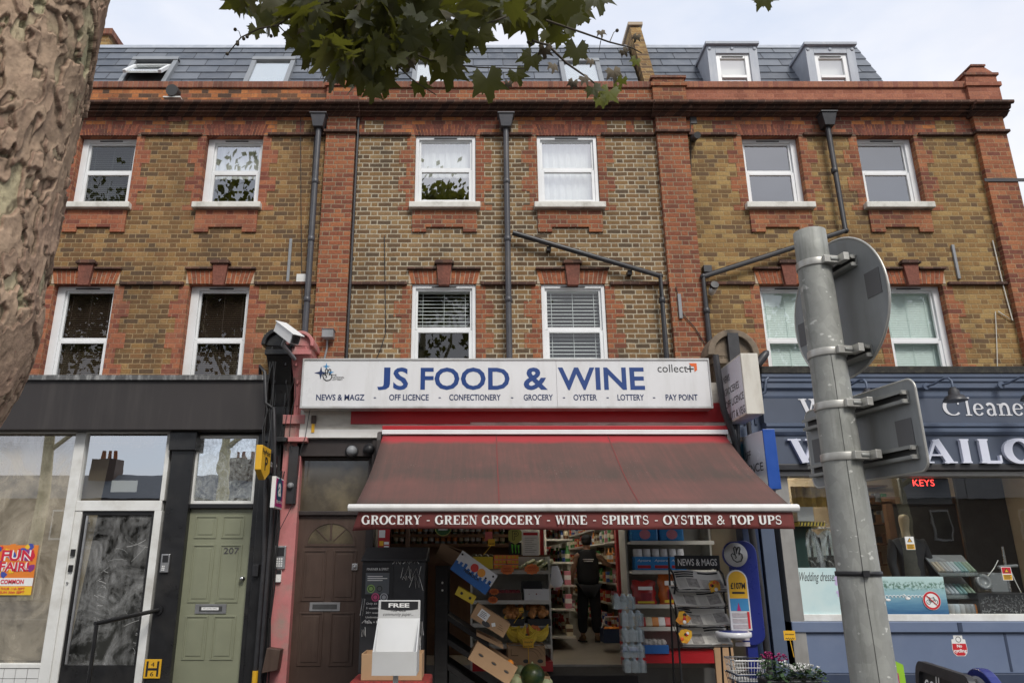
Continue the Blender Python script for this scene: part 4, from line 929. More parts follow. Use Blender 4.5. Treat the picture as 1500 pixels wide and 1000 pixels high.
# pilasters on the right of the opening
dark_col(Cb, 'navy_pilaster', 1098, 1122, 880, -.14, 'navy', PZ(640, -.14))
dark_col(Rb, 'blue_pilaster', 1126, 1146, 880, -.16, 'blueg', PZ(690, -.16))
q = MB(); q.tube([P(1048, 520, -.5), P(1060, 600, -.5), P(1072, 632, -.45), P(1088, 690, -.42), P(1093, 725, -.42), (PX(1118, 900, -.3), -.3, PZ(860, -.3)), (PX(1118, 900, -.3), -.3, 0)], .040, M['iron'], 10); q.tube([P(1076, 560, -.3), P(1080, 700, -.3)], .05, M['iron'], 10); q.build('black_pipe', Cb)
q = MB(); x0, x1 = PX(1060, 600, -.18), PX(1116, 600, -.18); q.box(x0, x1, -.18, .0, PZ(735, -.18), PZ(600, -.18), M['blueg']); q.box(x0+.05, x0+.3, -.20, -.18, PZ(735, -.18), PZ(650, -.18), M['teal'])
for k in range(4): q.box(x0+.24+.07*k, x0+.27+.07*k, -.2, -.18, PZ(622, -.18), PZ(600, -.18), M['blued'])
q.build('console_bracket', Rb, bevel=.006)
console(Cb, 'console_bracket', 1047, 1108, 484, 640, M['creamc'], -.35, label='broken cream console bracket')
q = MB(); x0, x1 = PX(1068, 520, -.4), PX(1084, 520, -.4); q.box(x0, x1, -.42, -.3, PZ(560, -.4), PZ(488, -.4), M['iron']); q.build('iron_bracket', Cb)

# ------------------------------------------------------------------ right shopfront
YR = -.30; rx0 = PX(1113, 560, YR); rx1 = 8.0
def band(py0, py1, y, m, b=None): q_.box(rx0, rx1, y, 0.0, PZ(py1, YR), PZ(py0, YR), M[m])
q_ = MB(); q_.box(rx0, rx1, YR-.10, 0, PZ(549, YR), PZ(539, YR), M['moss']); q_.build('flashing', Rb, bevel=.006)
q_ = MB(); zz = lambda p: PZ(p, YR)
q_.sweep_x([(0, zz(583)), (YR, zz(583)), (YR-.01, zz(580)), (YR-.01, zz(572)), (YR-.05, zz(569)), (YR-.05, zz(562)), (YR-.07, zz(560)), (YR-.07, zz(556)), (YR-.085, zz(554)), (YR-.085, zz(549)), (0, zz(549))], rx0, rx1, M['blueg'])
q_.sweep_x([(0, zz(637)), (YR-.02, zz(637)), (YR-.045, zz(633)), (YR-.045, zz(629)), (YR-.03, zz(627)), (YR-.055, zz(625)), (YR-.055, zz(621)), (YR, zz(619)), (0, zz(619))], rx0, rx1, M['blueg'])
q_.build('shopfront_cornice', Rb)
q_ = MB(); band(583.2, 618.8, YR, 'blueg2'); band(637.2, 679, YR, 'blueg2'); fb = q_.build('fascia_board', Rb)
q_ = MB(); band(679.2, 688, YR+.0, 'iron'); band(688.2, 696, YR+.08, 'alu'); q_.build('shutter_housing', Rb, bevel=.008)
YQ = -.10; gz1, gz0 = PZ(697, YQ)+.02, PZ(899, YQ); gx0 = PX(1163, 800, YQ)
q = MB(); x0 = PX(1143, 800, YQ); q.box(x0, gx0, YQ-.05, .05, 0.3, gz1, M['alu']); q.box(gx0, rx1, YQ-.03, .03, PZ(909, YQ), gz0, M['whiteold']); q.box(gx0, rx1, YQ-.03, .03, gz1-.02, gz1+.02, M['alu'])
sw = q.build('shop_window', Rb, bevel=.005)
for a, e in ((gx0, PX(1412, 700, YQ)-.003), (PX(1412, 700, YQ)+.003, rx1)):
    q = MB(); q.quad((a, YQ, gz0), (e, YQ, gz0), (e, YQ, gz1), (a, YQ, gz1), M['shopg']); q.build('pane', sw)
q = MB(); z = PZ(909, YQ)-.002; q.box(x0, rx1, YQ-.07, .05, z-.12, z, M['bluer']); q.box(x0, rx1, YQ-.03, .05, PZ(985, YQ), z-.121, M['bluer']); q.box(x0, rx1, YQ-.06, .05, 0, PZ(985, YQ)-.001, M['blued'])
sr = q.build('stall_riser', Rb, bevel=.008)
q = MB(); q.box(x0+.1, rx1, YQ-.034, YQ-.029, z-.135, z-.122, M['blued']); a = P(1469, 925, YQ-.03); e = P(1481, 983, YQ-.03); q.box(a.x, a.x+.03, YQ-.034, YQ-.029, e.z, z-.136, M['blued']); a = P(1404, 905, YQ-.08); q.box(a.x-.02, a.x+.03, YQ-.078, YQ-.0695, z-.11, z-.01, M['blued'])
q.build('riser_joint', sr)
q = MB(); p = P(1179, 955, YQ-.03)
pts = [(p.x-.012, YQ-.036, p.z+.07)]+[(p.x+.022*math.cos(R(a)), YQ-.036, p.z-.02+.03*math.sin(R(a))) for a in range(160, -181, -30)]
q.tube(pts, .005, M['ink'], 6); q.build('house_number', sr)
# the room behind the cleaners' window
M['cwall'] = paint('beige_shop_wall', (.46, .37, .26), .85, .06)
M['wood'] = paint('brown_joinery', (.12, .06, .03), .6, .2, 4, stretch=(6, 6, .6), dirt=(.2, .11, .06))
q = MB(); q.box(x0+.02, XF-.27, YQ+.04, 2.6, .3, 2.98, M['cwall'], skip='f'); q.box(gx0, XF-.3, YQ+.05, .55, gz0-.5, gz0-.02, M['cwall']); q.box(PX(1412, 780, 1.1), XF-.28, 1.1, 1.14, .3, 2.97, M['darkint']); q.build('interior_wall', Rb)  # dark panel added at the right, stands in for dark window reflections
q = MB(); a, e = PX(1305, 760, 1.6), PX(1400, 760, 1.6); q.box(a, e, 1.55, 1.62, .4, PZ(738, 1.6), M['darkint']); q.box(a-.1, a, 1.5, 1.6, .4, PZ(735, 1.6), M['wood']); q.box(e, e+.1, 1.5, 1.6, .4, PZ(735, 1.6), M['wood']); q.box(a-.1, e+.1, 1.5, 1.6, PZ(738, 1.6), PZ(728, 1.6), M['wood']); q.build('inner_doorway', Rb)
# iron tubes on the fascia
q = MB(); q.tube([P(1113, 577, YR-.04), P(1121, 575, YR-.06), P(1122, 556, YR-.1), P(1127, 551, YR-.05)], .016, M['blueg'], 8); q.build('conduit', Rb)
# ------------------------------------------------------------------ the shop's main sign
M['signw'] = paint('sign_white', (.72, .72, .72), .3, .04, 1.5, dirt=(.52, .51, .48), dirt_amt=.4, stretch=(3, 1, .5), world=True)
M['signf'] = paint('sign_frame', (.52, .52, .51), .4, .1, 6, metal=.2, dirt=(.25, .22, .18), dirt_amt=.6)
M['sblue'] = paint('royal_blue_vinyl', (.008, .045, .20), .4, .1, 2)
M['snavy'] = paint('navy_vinyl', (.015, .03, .10), .4, .1, 2)
M['orange'] = paint('orange_vinyl', (.75, .13, .02), .4, .05)
M['lblue'] = paint('light_blue_vinyl', (.05, .25, .5), .4, .05)
YS = -.42; sx0, sx1 = PX(441.5, 562, YS), PX(1041.5, 562, YS); sz0, sz1 = PZ(598, YS), PZ(525, YS)
S = thing('shop_sign', 'long white fascia sign reading food and wine in blue capitals', 'sign', ((sx0+sx1)/2, YS, sz0))
q = MB(); q.box(sx0, sx1, YS+.012, -.203, sz0+.004, sz1-.004, M['signf'])
for a in ((sx0, sx1, sz0, sz0+.028), (sx0, sx1, sz1-.022, sz1), (sx0, sx0+.02, sz0+.028, sz1-.022), (sx1-.02, sx1, sz0+.028, sz1-.022)): q.box(a[0], a[1], YS-.012, YS+.03, a[2], a[3], M['signf'])
q.build('sign_frame', S, bevel=.004)
q = MB(); xj = PX(815.5, 562, YS)
for a, e in ((sx0+.021, xj-.002), (xj+.002, sx1-.021)): q.box(a, e, YS, YS+.011, sz0+.029, sz1-.023, M['signw'])
q.build('sign_panel', S)
q = MB(); Yt = YS-.002
for t, a, e in (('J', 553, 571.5), ('S', 576, 598), ('FOOD', 616, 746.5), ('&', 767, 802), ('WINE', 817.5, 944)): ptext(q, t, a, e, 538, 571, Yt, M['sblue'], bold=.022)
q.build('lettering', S)
q = MB()
for t, a, e in (('NEWS & MAGZ', 463, 534), ('OFF LICENCE', 570, 628), ('CONFECTIONERY', 658, 733.5), ('GROCERY', 767, 810), ('OYSTER', 840, 874.5), ('LOTTERY', 904.5, 943.5), ('PAY POINT', 975, 1022)): ptext(q, t, a, e, 577.3, 586.3, Yt, M['snavy'], bold=.02)
for x in (549, 644, 750, 826, 890, 958): a, e = P(x-1.5, 583, Yt), P(x+1.8, 581.6, Yt); q.box(a.x, e.x, Yt-.001, Yt+.001, a.z, e.z, M['snavy'])
q.build('lettering', S)
q = MB(); ptext(q, 'collect', 963, 1007, 533.5, 545, Yt, M['ink'])
c = P(1011, 540, Yt); w = .014
q.box(c.x-.045, c.x+.045, Yt-.0012, Yt, c.z-.008, c.z+.008, M['ink']); q.box(c.x-.008, c.x+.008, Yt-.0013, Yt, c.z-.045, c.z-.0081, M['ink']); q.box(c.x-.008, c.x+.008, Yt-.0013, Yt, c.z+.0081, c.z+.045, M['ink'])
a = P(1009, 531.8, Yt); e = P(1021.5, 545, Yt); q.add([(a.x, Yt-.002, a.z), (e.x, Yt-.002, a.z), (e.x, Yt-.002, a.z-.04), (a.x+.03, Yt-.002, a.z-.04)], [(3, 2, 1, 0)], M['orange']); q.add([(e.x-.035, Yt-.002, a.z-.0401), (e.x, Yt-.002, a.z-.0401), (e.x, Yt-.002, e.z+.03), (e.x-.035, Yt-.002, e.z+.005)], [(3, 2, 1, 0)], M['orange'])
q.build('logo', S)
def star4(mb, c, r, m, Y): mb.add([(c.x+(r if i % 2 == 0 else r*.28)*math.sin(R(45*i)), Y, c.z+(r if i % 2 == 0 else r*.28)*math.cos(R(45*i))) for i in range(8)], [tuple(range(8))], m)
def crossed_fingers(mb, c, s, Y, m):
    """The lottery's hand with crossed fingers, drawn in line."""
    f = lambda x, z: (c.x+x*s, Y, c.z+z*s); r = .035*s
    for pts in ([(-.32, .0), (-.2, -.32), (.02, -.46), (.3, -.4), (.42, -.18), (.4, .02), (.28, .1), (.2, -.02)], [(-.32, 0), (-.22, .08), (-.05, -.02), (.02, -.16), (-.06, -.22)], [(-.05, -.02), (-.12, .42), (-.02, .52), (.07, .42), (.06, .06)], [(.06, .2), (.2, .5), (.3, .46), (.32, .36), (.2, .06)]):
        mb.tube([f(*p) for p in pts], r, m, 5)
q = MB(); c = P(480, 549, Yt); star4(q, P(470, 546, Yt), .085, M['snavy'], Yt-.001); star4(q, P(478, 536.5, Yt), .05, M['lblue'], Yt-.001); star4(q, P(484.5, 545, Yt), .045, M['lblue'], Yt-.0014)
crossed_fingers(q, P(478.5, 549, Yt), .16, Yt-.002, M['ink'])
for i, t in enumerate(('THE', 'NATIONAL', 'LOTTERY')): ptext(q, t, 486, 486+len(t)*2.3, 548+i*3.3, 550.4+i*3.3, Yt, M['ink'], bold=.02)
q.build('lottery_logo', S)

# ------------------------------------------------------------------ the awning
m = bpy.data.materials.new('stained_red_canvas'); n = NT(m); v = n.pos(); sx, sy, sz = n.sep(v)
down = n.math('DIVIDE', n.math('SUBTRACT', 3.05, sz), 1.05)            # 0 at the wall, 1 at the front bar
st = n.math('ADD', n.math('MULTIPLY', n.noise(n.mapping(v, (14, .6, .6)), 1.6, 9, .72), .6), n.math('MULTIPLY', n.noise(n.mapping(v, (1.6, 1.6, 1.6)), 1.7, 7, .65), .4)); st2 = n.noise(n.mapping(v, (1.1, .8, .8)), 1.5, 6, .6)
c = n.mix(n.ramp(st2, [(.3, 0.0), (.7, 1.0)]), (.125, .058, .049), (.18, .07, .058))
band = n.ramp(down, [(.06, 0.0), (.12, .45), (.45, .7), (.60, .85), (.70, .4), (.86, .45), (.94, 1.0)])
dirt = n.math('MULTIPLY', n.ramp(st, [(.32, .2), (.56, 1.0)]), band)
c = n.mix(dirt, c, (.06, .047, .038))
wy = n.math('ADD', down, n.math('MULTIPLY', n.math('SUBTRACT', n.noise(v, 5, 4), .5), .06))
c = n.mix(n.ramp(wy, [(.085, 0.0), (.14, 1.0)]), (.34, .03, .036), c)
sp = n.noise(v, 85, 2, .5); zone = n.math('MULTIPLY', n.ramp(n.noise(v, 2.0, 4), [(.5, 0.0), (.6, 1.0)]), n.ramp(down, [(.3, 0.0), (.5, 1.0), (.66, 1.0), (.7, 0.0)]))
c = n.mix(n.math('MULTIPLY', n.ramp(sp, [(.70, 0.0), (.74, .7)]), zone), c, (.5, .45, .4))
n.base(c); n.rough(.85); n.bump(n.noise(v, 220, 2), .1, .005); M['canvas'] = m
M['canvasv'] = paint('valance_canvas', (.17, .038, .034), .85, .15, 3, dirt=(.11, .04, .035), dirt_amt=.6, stretch=(3, 1, 1))
YA0, YA1 = -.43, -2.28; ax0, ax1 = PX(561, 640, YA0), PX(1062, 640, YA0); bx_0, bx_1 = PX(518, 745, YA1), PX(1162, 741, YA1)
az0, az1 = PZ(637, YA0), PZ(744, YA1)
A = thing('awning', 'stained red canvas awning pulled out over the shop front', 'awning', ((ax0+ax1)/2, YA0, az1))
q = MB(); NX, NY = 40, 14; vs = []
for j in range(NY+1):
    t = j/NY
    for i in range(NX+1):
        s = i/NX; x = (ax0+(ax1-ax0)*s)*(1-t)+(bx_0+(bx_1-bx_0)*s)*t; y = YA0+(YA1-YA0)*t; z = az0+(az1-az0)*t-.055*math.sin(math.pi*t)-.012*math.sin(math.pi*t)*math.cos(s*31)-.01*math.sin(math.pi*t)*math.sin(s*7+t*4)
        vs.append((x, y, z))
fs = [(j*(NX+1)+i, (j+1)*(NX+1)+i, (j+1)*(NX+1)+i+1, j*(NX+1)+i+1) for j in range(NY) for i in range(NX)]
q.add(vs, fs, M['canvas'], True); can = q.build('canopy', A)
sd_ = can.modifiers.new('thick', 'SOLIDIFY'); sd_.thickness = .004; sd_.offset = -1
q = MB()
for fx in (.33, .655):
    q.add([((ax0+(ax1-ax0)*fx)*(1-t)+(bx_0+(bx_1-bx_0)*fx)*t+dx, YA0+(YA1-YA0)*t, az0+(az1-az0)*t-.055*math.sin(math.pi*t)-.012*math.sin(math.pi*t)*math.cos(fx*31)-.01*math.sin(math.pi*t)*math.sin(fx*7+t*4)+.004) for t in [k/12 for k in range(13)] for dx in (0, .012)], [(2*k, 2*k+2, 2*k+3, 2*k+1) for k in range(12)], M['canvasv'])
q.build('seam', can)
q = MB(); zb = az1; prof = [(-.005, -.035), (-.045, -.03), (-.06, 0), (-.05, .03), (-.01, .04), (.03, .035), (.035, -.02)]
q.prism([(bx_0-.05, YA1+y, zb+z) for y, z in prof], (bx_1-bx_0+.09, 0, 0), M['strip'], True); q.build('front_bar', A, bevel=.006)
q = MB(); vx0, vx1 = bx_0+.05, bx_1-.02; vz1, vz0 = zb-.036, PZ(775, YA1); vs = []; n1 = 60
for i in range(n1+1):
    s = i/n1; x = vx0+(vx1-vx0)*s; cur = max(0, .05-s)/.05; 
    for j in range(5):
        t = j/4; vs.append((x-.06*cur*t, YA1-.012+.010*math.sin(s*17)*t+.05*cur*t, vz1+(vz0-vz1)*t-.012*cur*t+.006*(math.sin(s*9))*t))
q.add(vs, [(i*5+j, i*5+j+1, i*5+j+6, i*5+j+5) for i in range(n1) for j in range(4)], M['canvasv'], True); va = q.build('valance', A)
sd_ = va.modifiers.new('thick', 'SOLIDIFY'); sd_.thickness = .003
q = MB(); Yv = YA1-.0265; q.serif('GROCERY - GREEN GROCERY - WINE - SPIRITS - OYSTER & TOP UPS', PX(530, 761, Yv), PX(1145, 758, Yv), PZ(767.5, Yv), PZ(754.5, Yv), front(Yv), M['inkw'], .24, .10, gap=.06); q.build('lettering', va)
q = MB(); q.box(ax0-.01, ax1+.04, YA0-.03, YA0+.18, PZ(629.5, YA0), PZ(626, YA0)+.02, M['redv']); q.box(ax0-.01, ax1+.03, YA0-.045, YA0-.008, PZ(636.5, YA0), PZ(630, YA0), M['white']); q.build('cassette', A, bevel=.005)
q = MB(); x = ax0-.07; pts = [(x, YA0-.05, PZ(668, YA0)), (x, YA0-.05, PZ(645, YA0)), (x, YA0-.02, PZ(634, YA0)), (x, YA0+.1, PZ(630, YA0)), (x, YA0+.22, PZ(635, YA0)), (x, YA0+.22, PZ(668, YA0))]; q.prism(pts, (.05, 0, 0), M['browns']); q.build('end_bracket', A, bevel=.004)
q = MB(); x = ax1+.02; q.box(x, x+.12, YA0-.02, YA0+.2, PZ(650, YA0), PZ(629, YA0), M['alu'])
for dx, dz in ((.03, .04), (.08, .07), (.05, .12)): q.lathe((x+dx, YA0-.021, PZ(650, YA0)+dz), [(.012, 0), (.01, .008), (.0001, .009)], M['steelg'], 8, rotX(R(90)))
q.build('end_bracket', A, bevel=.004)
for fx in (.12, .88):
    q = MB(); xa = ax0+(ax1-ax0)*fx; xb = bx_0+(bx_1-bx_0)*fx; xm = xa+(.55 if fx < .5 else -.55); q.tube([(xa, YA0-.02, az0-.05), (xm, (YA0+YA1)/2, (az0+az1)/2-.12)], .022, M['white'], 8); q.tube([(xm, (YA0+YA1)/2, (az0+az1)/2-.12), (xb, YA1+.04, az1-.01)], .018, M['white'], 8); q.build('folding_arm', A)

# ------------------------------------------------------------------ hanging signs
def side_frame(x, right=False):
    """A frame on a sign that stands out from the wall, on the face turned to -X (or +X)."""
    return (Vector((x, 0, 0)), Y3, Z3) if right else (Vector((x, 0, 0)), -Y3, Z3)
M['acryl'] = paint('white_acrylic', (.66, .66, .71), .25, .03, 2)
M['boxal'] = paint('weathered_sign_case', (.63, .60, .53), .5, .06, 5, dirt=(.34, .29, .22), dirt_amt=.6, stretch=(3, 3, .6))
pn = P(1088.5, 561, -1.0); X0 = pn.x; z0, z1 = PZ(606, -1.0), PZ(517, -1.0)
H = thing('hanging_sign', 'white lightbox hanging sign listing news, groceries, off licence, fruit and veg', 'sign', (X0, -.25, z0))
q = MB(); q.box(X0+.006, X0+.215, -1.0, -.26, z0, z1, M['boxal']); q.build('sign_case', H, bevel=.008)
q = MB(); q.box(X0, X0+.005, -.975, -.285, z0+.025, z1-.025, M['acryl']); q.build('sign_face', H)
q = MB(); hh = z1-z0
for i, t in enumerate(('NEWS', 'GROCERIES', 'OFF LICENCE', 'FRUIT & VEG')):
    zz_ = z1-hh*(.20+.215*i); q.text(t, .34, .34+.058*len(t), zz_-.085, zz_+.005, side_frame(X0-.001), M['ink'], bold=.012)
q.build('lettering', H)
q = MB(); q.box(X0+.07, X0+.13, -.26, -.05, z1-.2, z1-.14, M['iron']); q.box(X0+.07, X0+.13, -.26, -.05, z0+.14, z0+.2, M['iron']); q.build('bracket', H)
pn = P(1121, 665, -.9); X0 = pn.x; z0, z1 = PZ(716, -.9), PZ(628, -.9)
H = thing('hanging_sign', 'white off licence hanging sign with a blue edge, below the lightbox sign', 'sign', (X0, -.25, z0))
M['bluee'] = paint('bright_blue_edge', (.012, .07, .33), .35, .1)
q = MB(); q.box(X0, X0+.145, -.9, -.22, z0, z1, M['bluee']); q.build('sign_case', H, bevel=.006)
q = MB(); fc = [(X0-.002-.05*math.sin(math.pi*k/8), -.89+.66*k/8) for k in range(9)]
q.add([(x, y, z) for x, y in fc for z in (z0+.012, z1-.015)], [(2*k, 2*k+1, 2*k+3, 2*k+2) for k in range(8)], M['acryl'], True); q.add([(x, y, z1-.015) for x, y in fc], [tuple(range(9))], M['navy']); q.add([(x, y, z0+.012) for x, y in fc], [tuple(range(9))[::-1]], M['navy']); q.build('sign_face', H)
q = MB(); hh = z1-z0
def curved_text(mb, body, y_start, width, za, zb, m):
    vs, fs = glyphs(body); a0 = min(v[0] for v in vs); a1 = max(v[0] for v in vs); b0 = min(v[1] for v in vs); b1 = max(v[1] for v in vs); pv = []
    for a, b in vs:
        y = y_start-(a-a0)/(a1-a0)*width; k = (y+.89)/.66; pv.append((X0-.005-.05*math.sin(math.pi*max(0, min(1, k))), y, za+(b-b0)/(b1-b0)*(zb-za)))
    mb.add(pv, fs, m)
curved_text(q, 'OFF', -.35, .24, z0+hh*.56, z0+hh*.70, M['ink']); curved_text(q, 'LICENCE', -.27, .57, z0+hh*.32, z0+hh*.46, M['ink']); q.build('lettering', H)
q = MB(); q.tube([(X0+.07, -.3, z1), (X0+.07, -.3, z1+.25)], .03, M['iron'], 8); q.build('bracket', H)
pn = P(383, 675, -.95); X0 = pn.x; z0, z1 = PZ(700, -.95), PZ(651, -.95)
H = thing('hanging_sign', 'small yellow and black bill payment sign on the dark pilaster', 'sign', (X0, -.2, z0))
q = MB(); ym = -.56; pts = [(X0-.075, -.95, z1), (X0-.075, ym, z1), (X0-.075, ym, z0+.10), (X0-.075, -.75, z0), (X0-.075, -.95, z0+.10)]; q.prism(pts, (.075, 0, 0), M['yell']); q.build('sign_case', H, bevel=.006)
q = MB(); q.box(X0-.07, X0-.004, ym+.002, -.2, z0+.11, z1-.03, M['ink']); q.build('sign_case', H, bevel=.004)
q = MB(); f = side_frame(X0+.002, True); q.text('PayPoint', -.93, -.59, z1-.12, z1-.035, f, M['ink'], bold=.02); q.text('collect+', -.54, -.23, z0+.19, z0+.27, side_frame(X0-.002, True), M['inkw'])
q.text('P', -.80, -.68, z0+.11, z0+.27, f, M['ink'], bold=.02); q.build('lettering', H)
pn = P(403, 720, -.62); X0 = pn.x; z0, z1 = PZ(743, -.62), PZ(697, -.62)
M['mag'] = paint('magenta_sign', (.42, .02, .16), .4, .05); M['magb'] = paint('dark_teal_disc', (.01, .08, .15), .4, .05)
H = thing('hanging_sign', 'small magenta sign with a white letter in a dark disc', 'sign', (X0, -.25, z0))
q = MB(); q.box(X0-.05, X0, -.62, -.25, z0, z1, M['inkw']); q.build('sign_case', H, bevel=.004)
q = MB(); q.box(X0+.001, X0+.004, -.60, -.27, z0+.02, z1-.02, M['mag']); f = side_frame(X0+.0055, True); o, u, v = f; zc_ = z0+(z1-z0)*.6
q.add([o+u*(-.435+.145*math.cos(R(a)))+v*(zc_+.145*math.sin(R(a))) for a in range(0, 360, 15)], [tuple(range(24))], M['magb']); q.build('sign_face', H)
q = MB(); f = side_frame(X0+.008, True); q.text('a', -.51, -.37, zc_-.08, zc_+.08, f, M['inkw'], bold=.03); q.text('paystore', -.57, -.30, z0+.05, z0+.10, f, M['inkw']); q.build('lettering', H)
q = MB(); p = P(428, 702, -.2); q.box(p.x-.06, p.x+.06, -.22, -.155, p.z-.3, p.z+.42, M['iron']); q.lathe((p.x-.01, -.22, p.z-.08), [(.045, 0), (.03, .04), (.0001, .05)], M['greypl'], 10, rotX(R(90))); q.build('sign_bracket', Cb, bevel=.004)
# cctv camera on the console
C1 = P(421, 488, -.75); CC = thing('cctv_camera', 'white bullet security camera on the pink and black brackets', 'camera', C1)
dv = (P(442, 502, -1.0)-P(408, 476, -.55)).normalized(); up = (Z3-dv*Z3.dot(dv)).normalized(); rt = dv.cross(up); MM = Matrix((rt, dv, up)).transposed()
q = MB(); q.obox(C1, (.13, .50, .13), MM, M['white']); q.obox(C1+dv*.02+up*.07, (.16, .56, .012), MM, M['white']); q.build('housing', CC, bevel=.02, seg=3)
q = MB(); q.obox(C1+dv*.255, (.10, .02, .10), MM, M['slot']); q.lathe(C1+dv*.262, [(.035, 0), (.03, .012)], M['ink'], 12, Matrix((rt, up, dv)).transposed()); q.build('lens', CC)
q = MB(); q.tube([C1-up*.07, C1-up*.16+dv*-.02, (C1.x+.03, -.40, C1.z-.24)], .025, M['greypl'], 8); q.build('bracket', CC)
q = MB(); p = P(481, 490, -.15); q.box(p.x-.075, p.x+.075, -.22, -.09, p.z-.055, p.z+.055, M['greypl']); q.box(p.x-.085, p.x+.085, -.23, -.08, p.z+.056, p.z+.065, M['greypl']); o = q.build('junction_box', Cb, bevel=.006)
q = MB(); q.tube([(p.x-.02, -.1, p.z-.055), (p.x-.02, -.1, p.z-.18), (p.x-.05, -.1, p.z-.35)], .014, M['greypl'], 8); q.build('conduit', o)
# small camera on the right house and a lamp stub beside the hanging sign
p = P(1043, 426, -.1); CC = thing('cctv_camera', 'small black and white camera on the yellow brick below the sloping pipe', 'camera', p)
q = MB(); q.lathe(p+Vector((0, 0, 0)), [(.045, -.05), (.05, 0), (.05, .10)], M['white'], 12, rotX(R(75))); q.build('housing', CC)
q = MB(); q.lathe(p+Vector((0, -.09, .03)), [(.052, -.02), (.055, .05)], M['ink'], 12, rotX(R(75))); q.build('hood', CC)
p = P(1117, 524, -.5); q = MB(); q.lathe(p, [(.05, -.12), (.055, 0), (.045, .08), (.02, .12)], M['iron'], 12, rotY(R(40))); q.tube([p, (p.x-.05, -.3, p.z-.1)], .015, M['iron'], 6); tag(q.build('floodlight'), 'small dark spotlight poking out behind the white lightbox sign', 'light')
# door entry panels
def entry(b, px0, px1, py0, py1, Y, big):
    q = MB(); pm = (py0+py1)/2; x0, x1 = PX(px0, pm, Y), PX(px1, pm, Y); z0, z1 = PZ(py1, Y), PZ(py0, Y)
    q.box(x0, x1, Y-.03, Y, z0, z1, M['steelg']); e = q.build('intercom', b, bevel=.006)
    q = MB(); w = x1-x0; hgt = z1-z0; q.box(x0+w*.2, x1-w*.15, Y-.034, Y-.0305, z0+hgt*.55, z1-hgt*.08, M['ink']); 
    for r_ in range(4 if big else 3):
        for c_ in range(3 if big else 2): q.box(x0+w*(.22+.2*c_), x0+w*(.34+.2*c_), Y-.036, Y-.0305, z0+hgt*(.1+.1*r_), z0+hgt*(.17+.1*r_), M['paper'])
    q.build('button_panel', e); return e
entry(L, 236.5, 249, 811, 838, -.12, False); entry(Cb, 403, 419, 799, 833, -.16, True); 
q = MB(); x = P(409, 843, -.16); q.box(x.x-.03, x.x+.03, -.2, -.161, x.z-.07, x.z+.07, M['inkw']); q.box(x.x-.03, x.x+.03, -.203, -.2005, x.z+.02, x.z+.07, M['ink']); q.build('door_bell', Cb, bevel=.004)
q = MB(); x = P(397, 967, -.3); q.prism([(x.x-.09, -.34, x.z-.13), (x.x+.09, -.34, x.z-.10), (x.x+.11, -.34, x.z+.12), (x.x-.05, -.34, x.z+.14)], (0, .16, 0), M['brownd']); q.build('meter_box', Cb, bevel=.006)
q = MB(); x = P(376, 835, -.13); q.box(x.x-.035, x.x+.035, -.19, -.131, x.z-.07, x.z+.07, M['ink']); q.build('key_safe', L, bevel=.006)
# hydrant plate, handrail and poster at the left shop
Y = -.135; x0, x1, z0, z1 = PX(211, 978, Y), PX(235.5, 978, Y), PZ(993, Y), PZ(965, Y)
H = thing('hydrant_sign', 'yellow hydrant plate with a black H on the black pilaster', 'sign', (x0, Y, z0))
q = MB(); q.box(x0, x1, Y, Y+.013, z0, z1, M['yell']); q.build('plate', H, bevel=.003)
q = MB(); w, hh = x1-x0, z1-z0; a = Y-.002
for bx in ((.12, .24, .1, .9), (.76, .88, .1, .9), (.24, .76, .42, .54)): q.box(x0+w*bx[0], x0+w*bx[1], a, a+.0015, z0+hh*bx[2], z0+hh*bx[3], M['ink'])
q.text('4', x0+w*.4, x0+w*.6, z0+hh*.62, z0+hh*.85, front(a), M['ink']); q.text('6', x0+w*.4, x0+w*.6, z0+hh*.12, z0+hh*.35, front(a), M['ink']); q.build('lettering', H)
H = thing('handrail', 'black steel handrail on one post before the shut glass door', 'handrail', P(138, 999, -.9))
a, e = P(139, 913, -.9), P(232, 893, -.14); q = MB(); q.tube([a, e], .024, M['black'], 12); q.lathe(e, [(.05, -.012), (.05, .005)], M['black'], 14, rotX(R(90))); q.build('rail', H)
q = MB(); q.tube([a+Vector((.02, 0, -.01)), (a.x+.02, -.9, 0)], .022, M['black'], 12); q.build('post', H)
YP_ = YG+.012; x0, x1, z0, z1 = PX(-14, 834, YP_), PX(51, 834, YP_), PZ(871, YP_), PZ(798, YP_)
H = thing('fair_poster', 'colourful fun fair poster stuck in the whitewashed window', 'poster', (x0, YP_, z0))
pc = [paint('poster_'+a, c, .4, .05) for a, c in (('orange', (.75, .22, .03)), ('red', (.6, .02, .05)), ('yellow', (.8, .5, .03)), ('blue', (.05, .08, .35)), ('purple', (.25, .04, .2)))]
q = MB(); q.box(x0, x1, YP_, YP_+.002, z0, z1, pc[0]); w, hh = x1-x0, z1-z0; a = YP_-.0012; rng = random.Random(3)
q.box(x0, x1, a, a+.001, z0+hh*.18, z0+hh*.34, M['paper']); q.box(x0, x1, a, a+.001, z0, z0+hh*.17, pc[2])
for i in range(26):
    cx, cz = x0+w*rng.uniform(.02, .95), z0+hh*rng.uniform(.36, .97); r1 = rng.uniform(.02, .06); k = rng.randrange(5, 9); q.add([(cx+r1*rng.uniform(.6, 1.2)*math.cos(2*math.pi*t/k), a-.0001*i, cz+r1*rng.uniform(.6, 1.2)*math.sin(2*math.pi*t/k)) for t in range(k)], [tuple(range(k))], pc[rng.randrange(5)])
q.build('sheet', H)
q = MB(); f = front(a-.004); f2 = front(a-.0035)
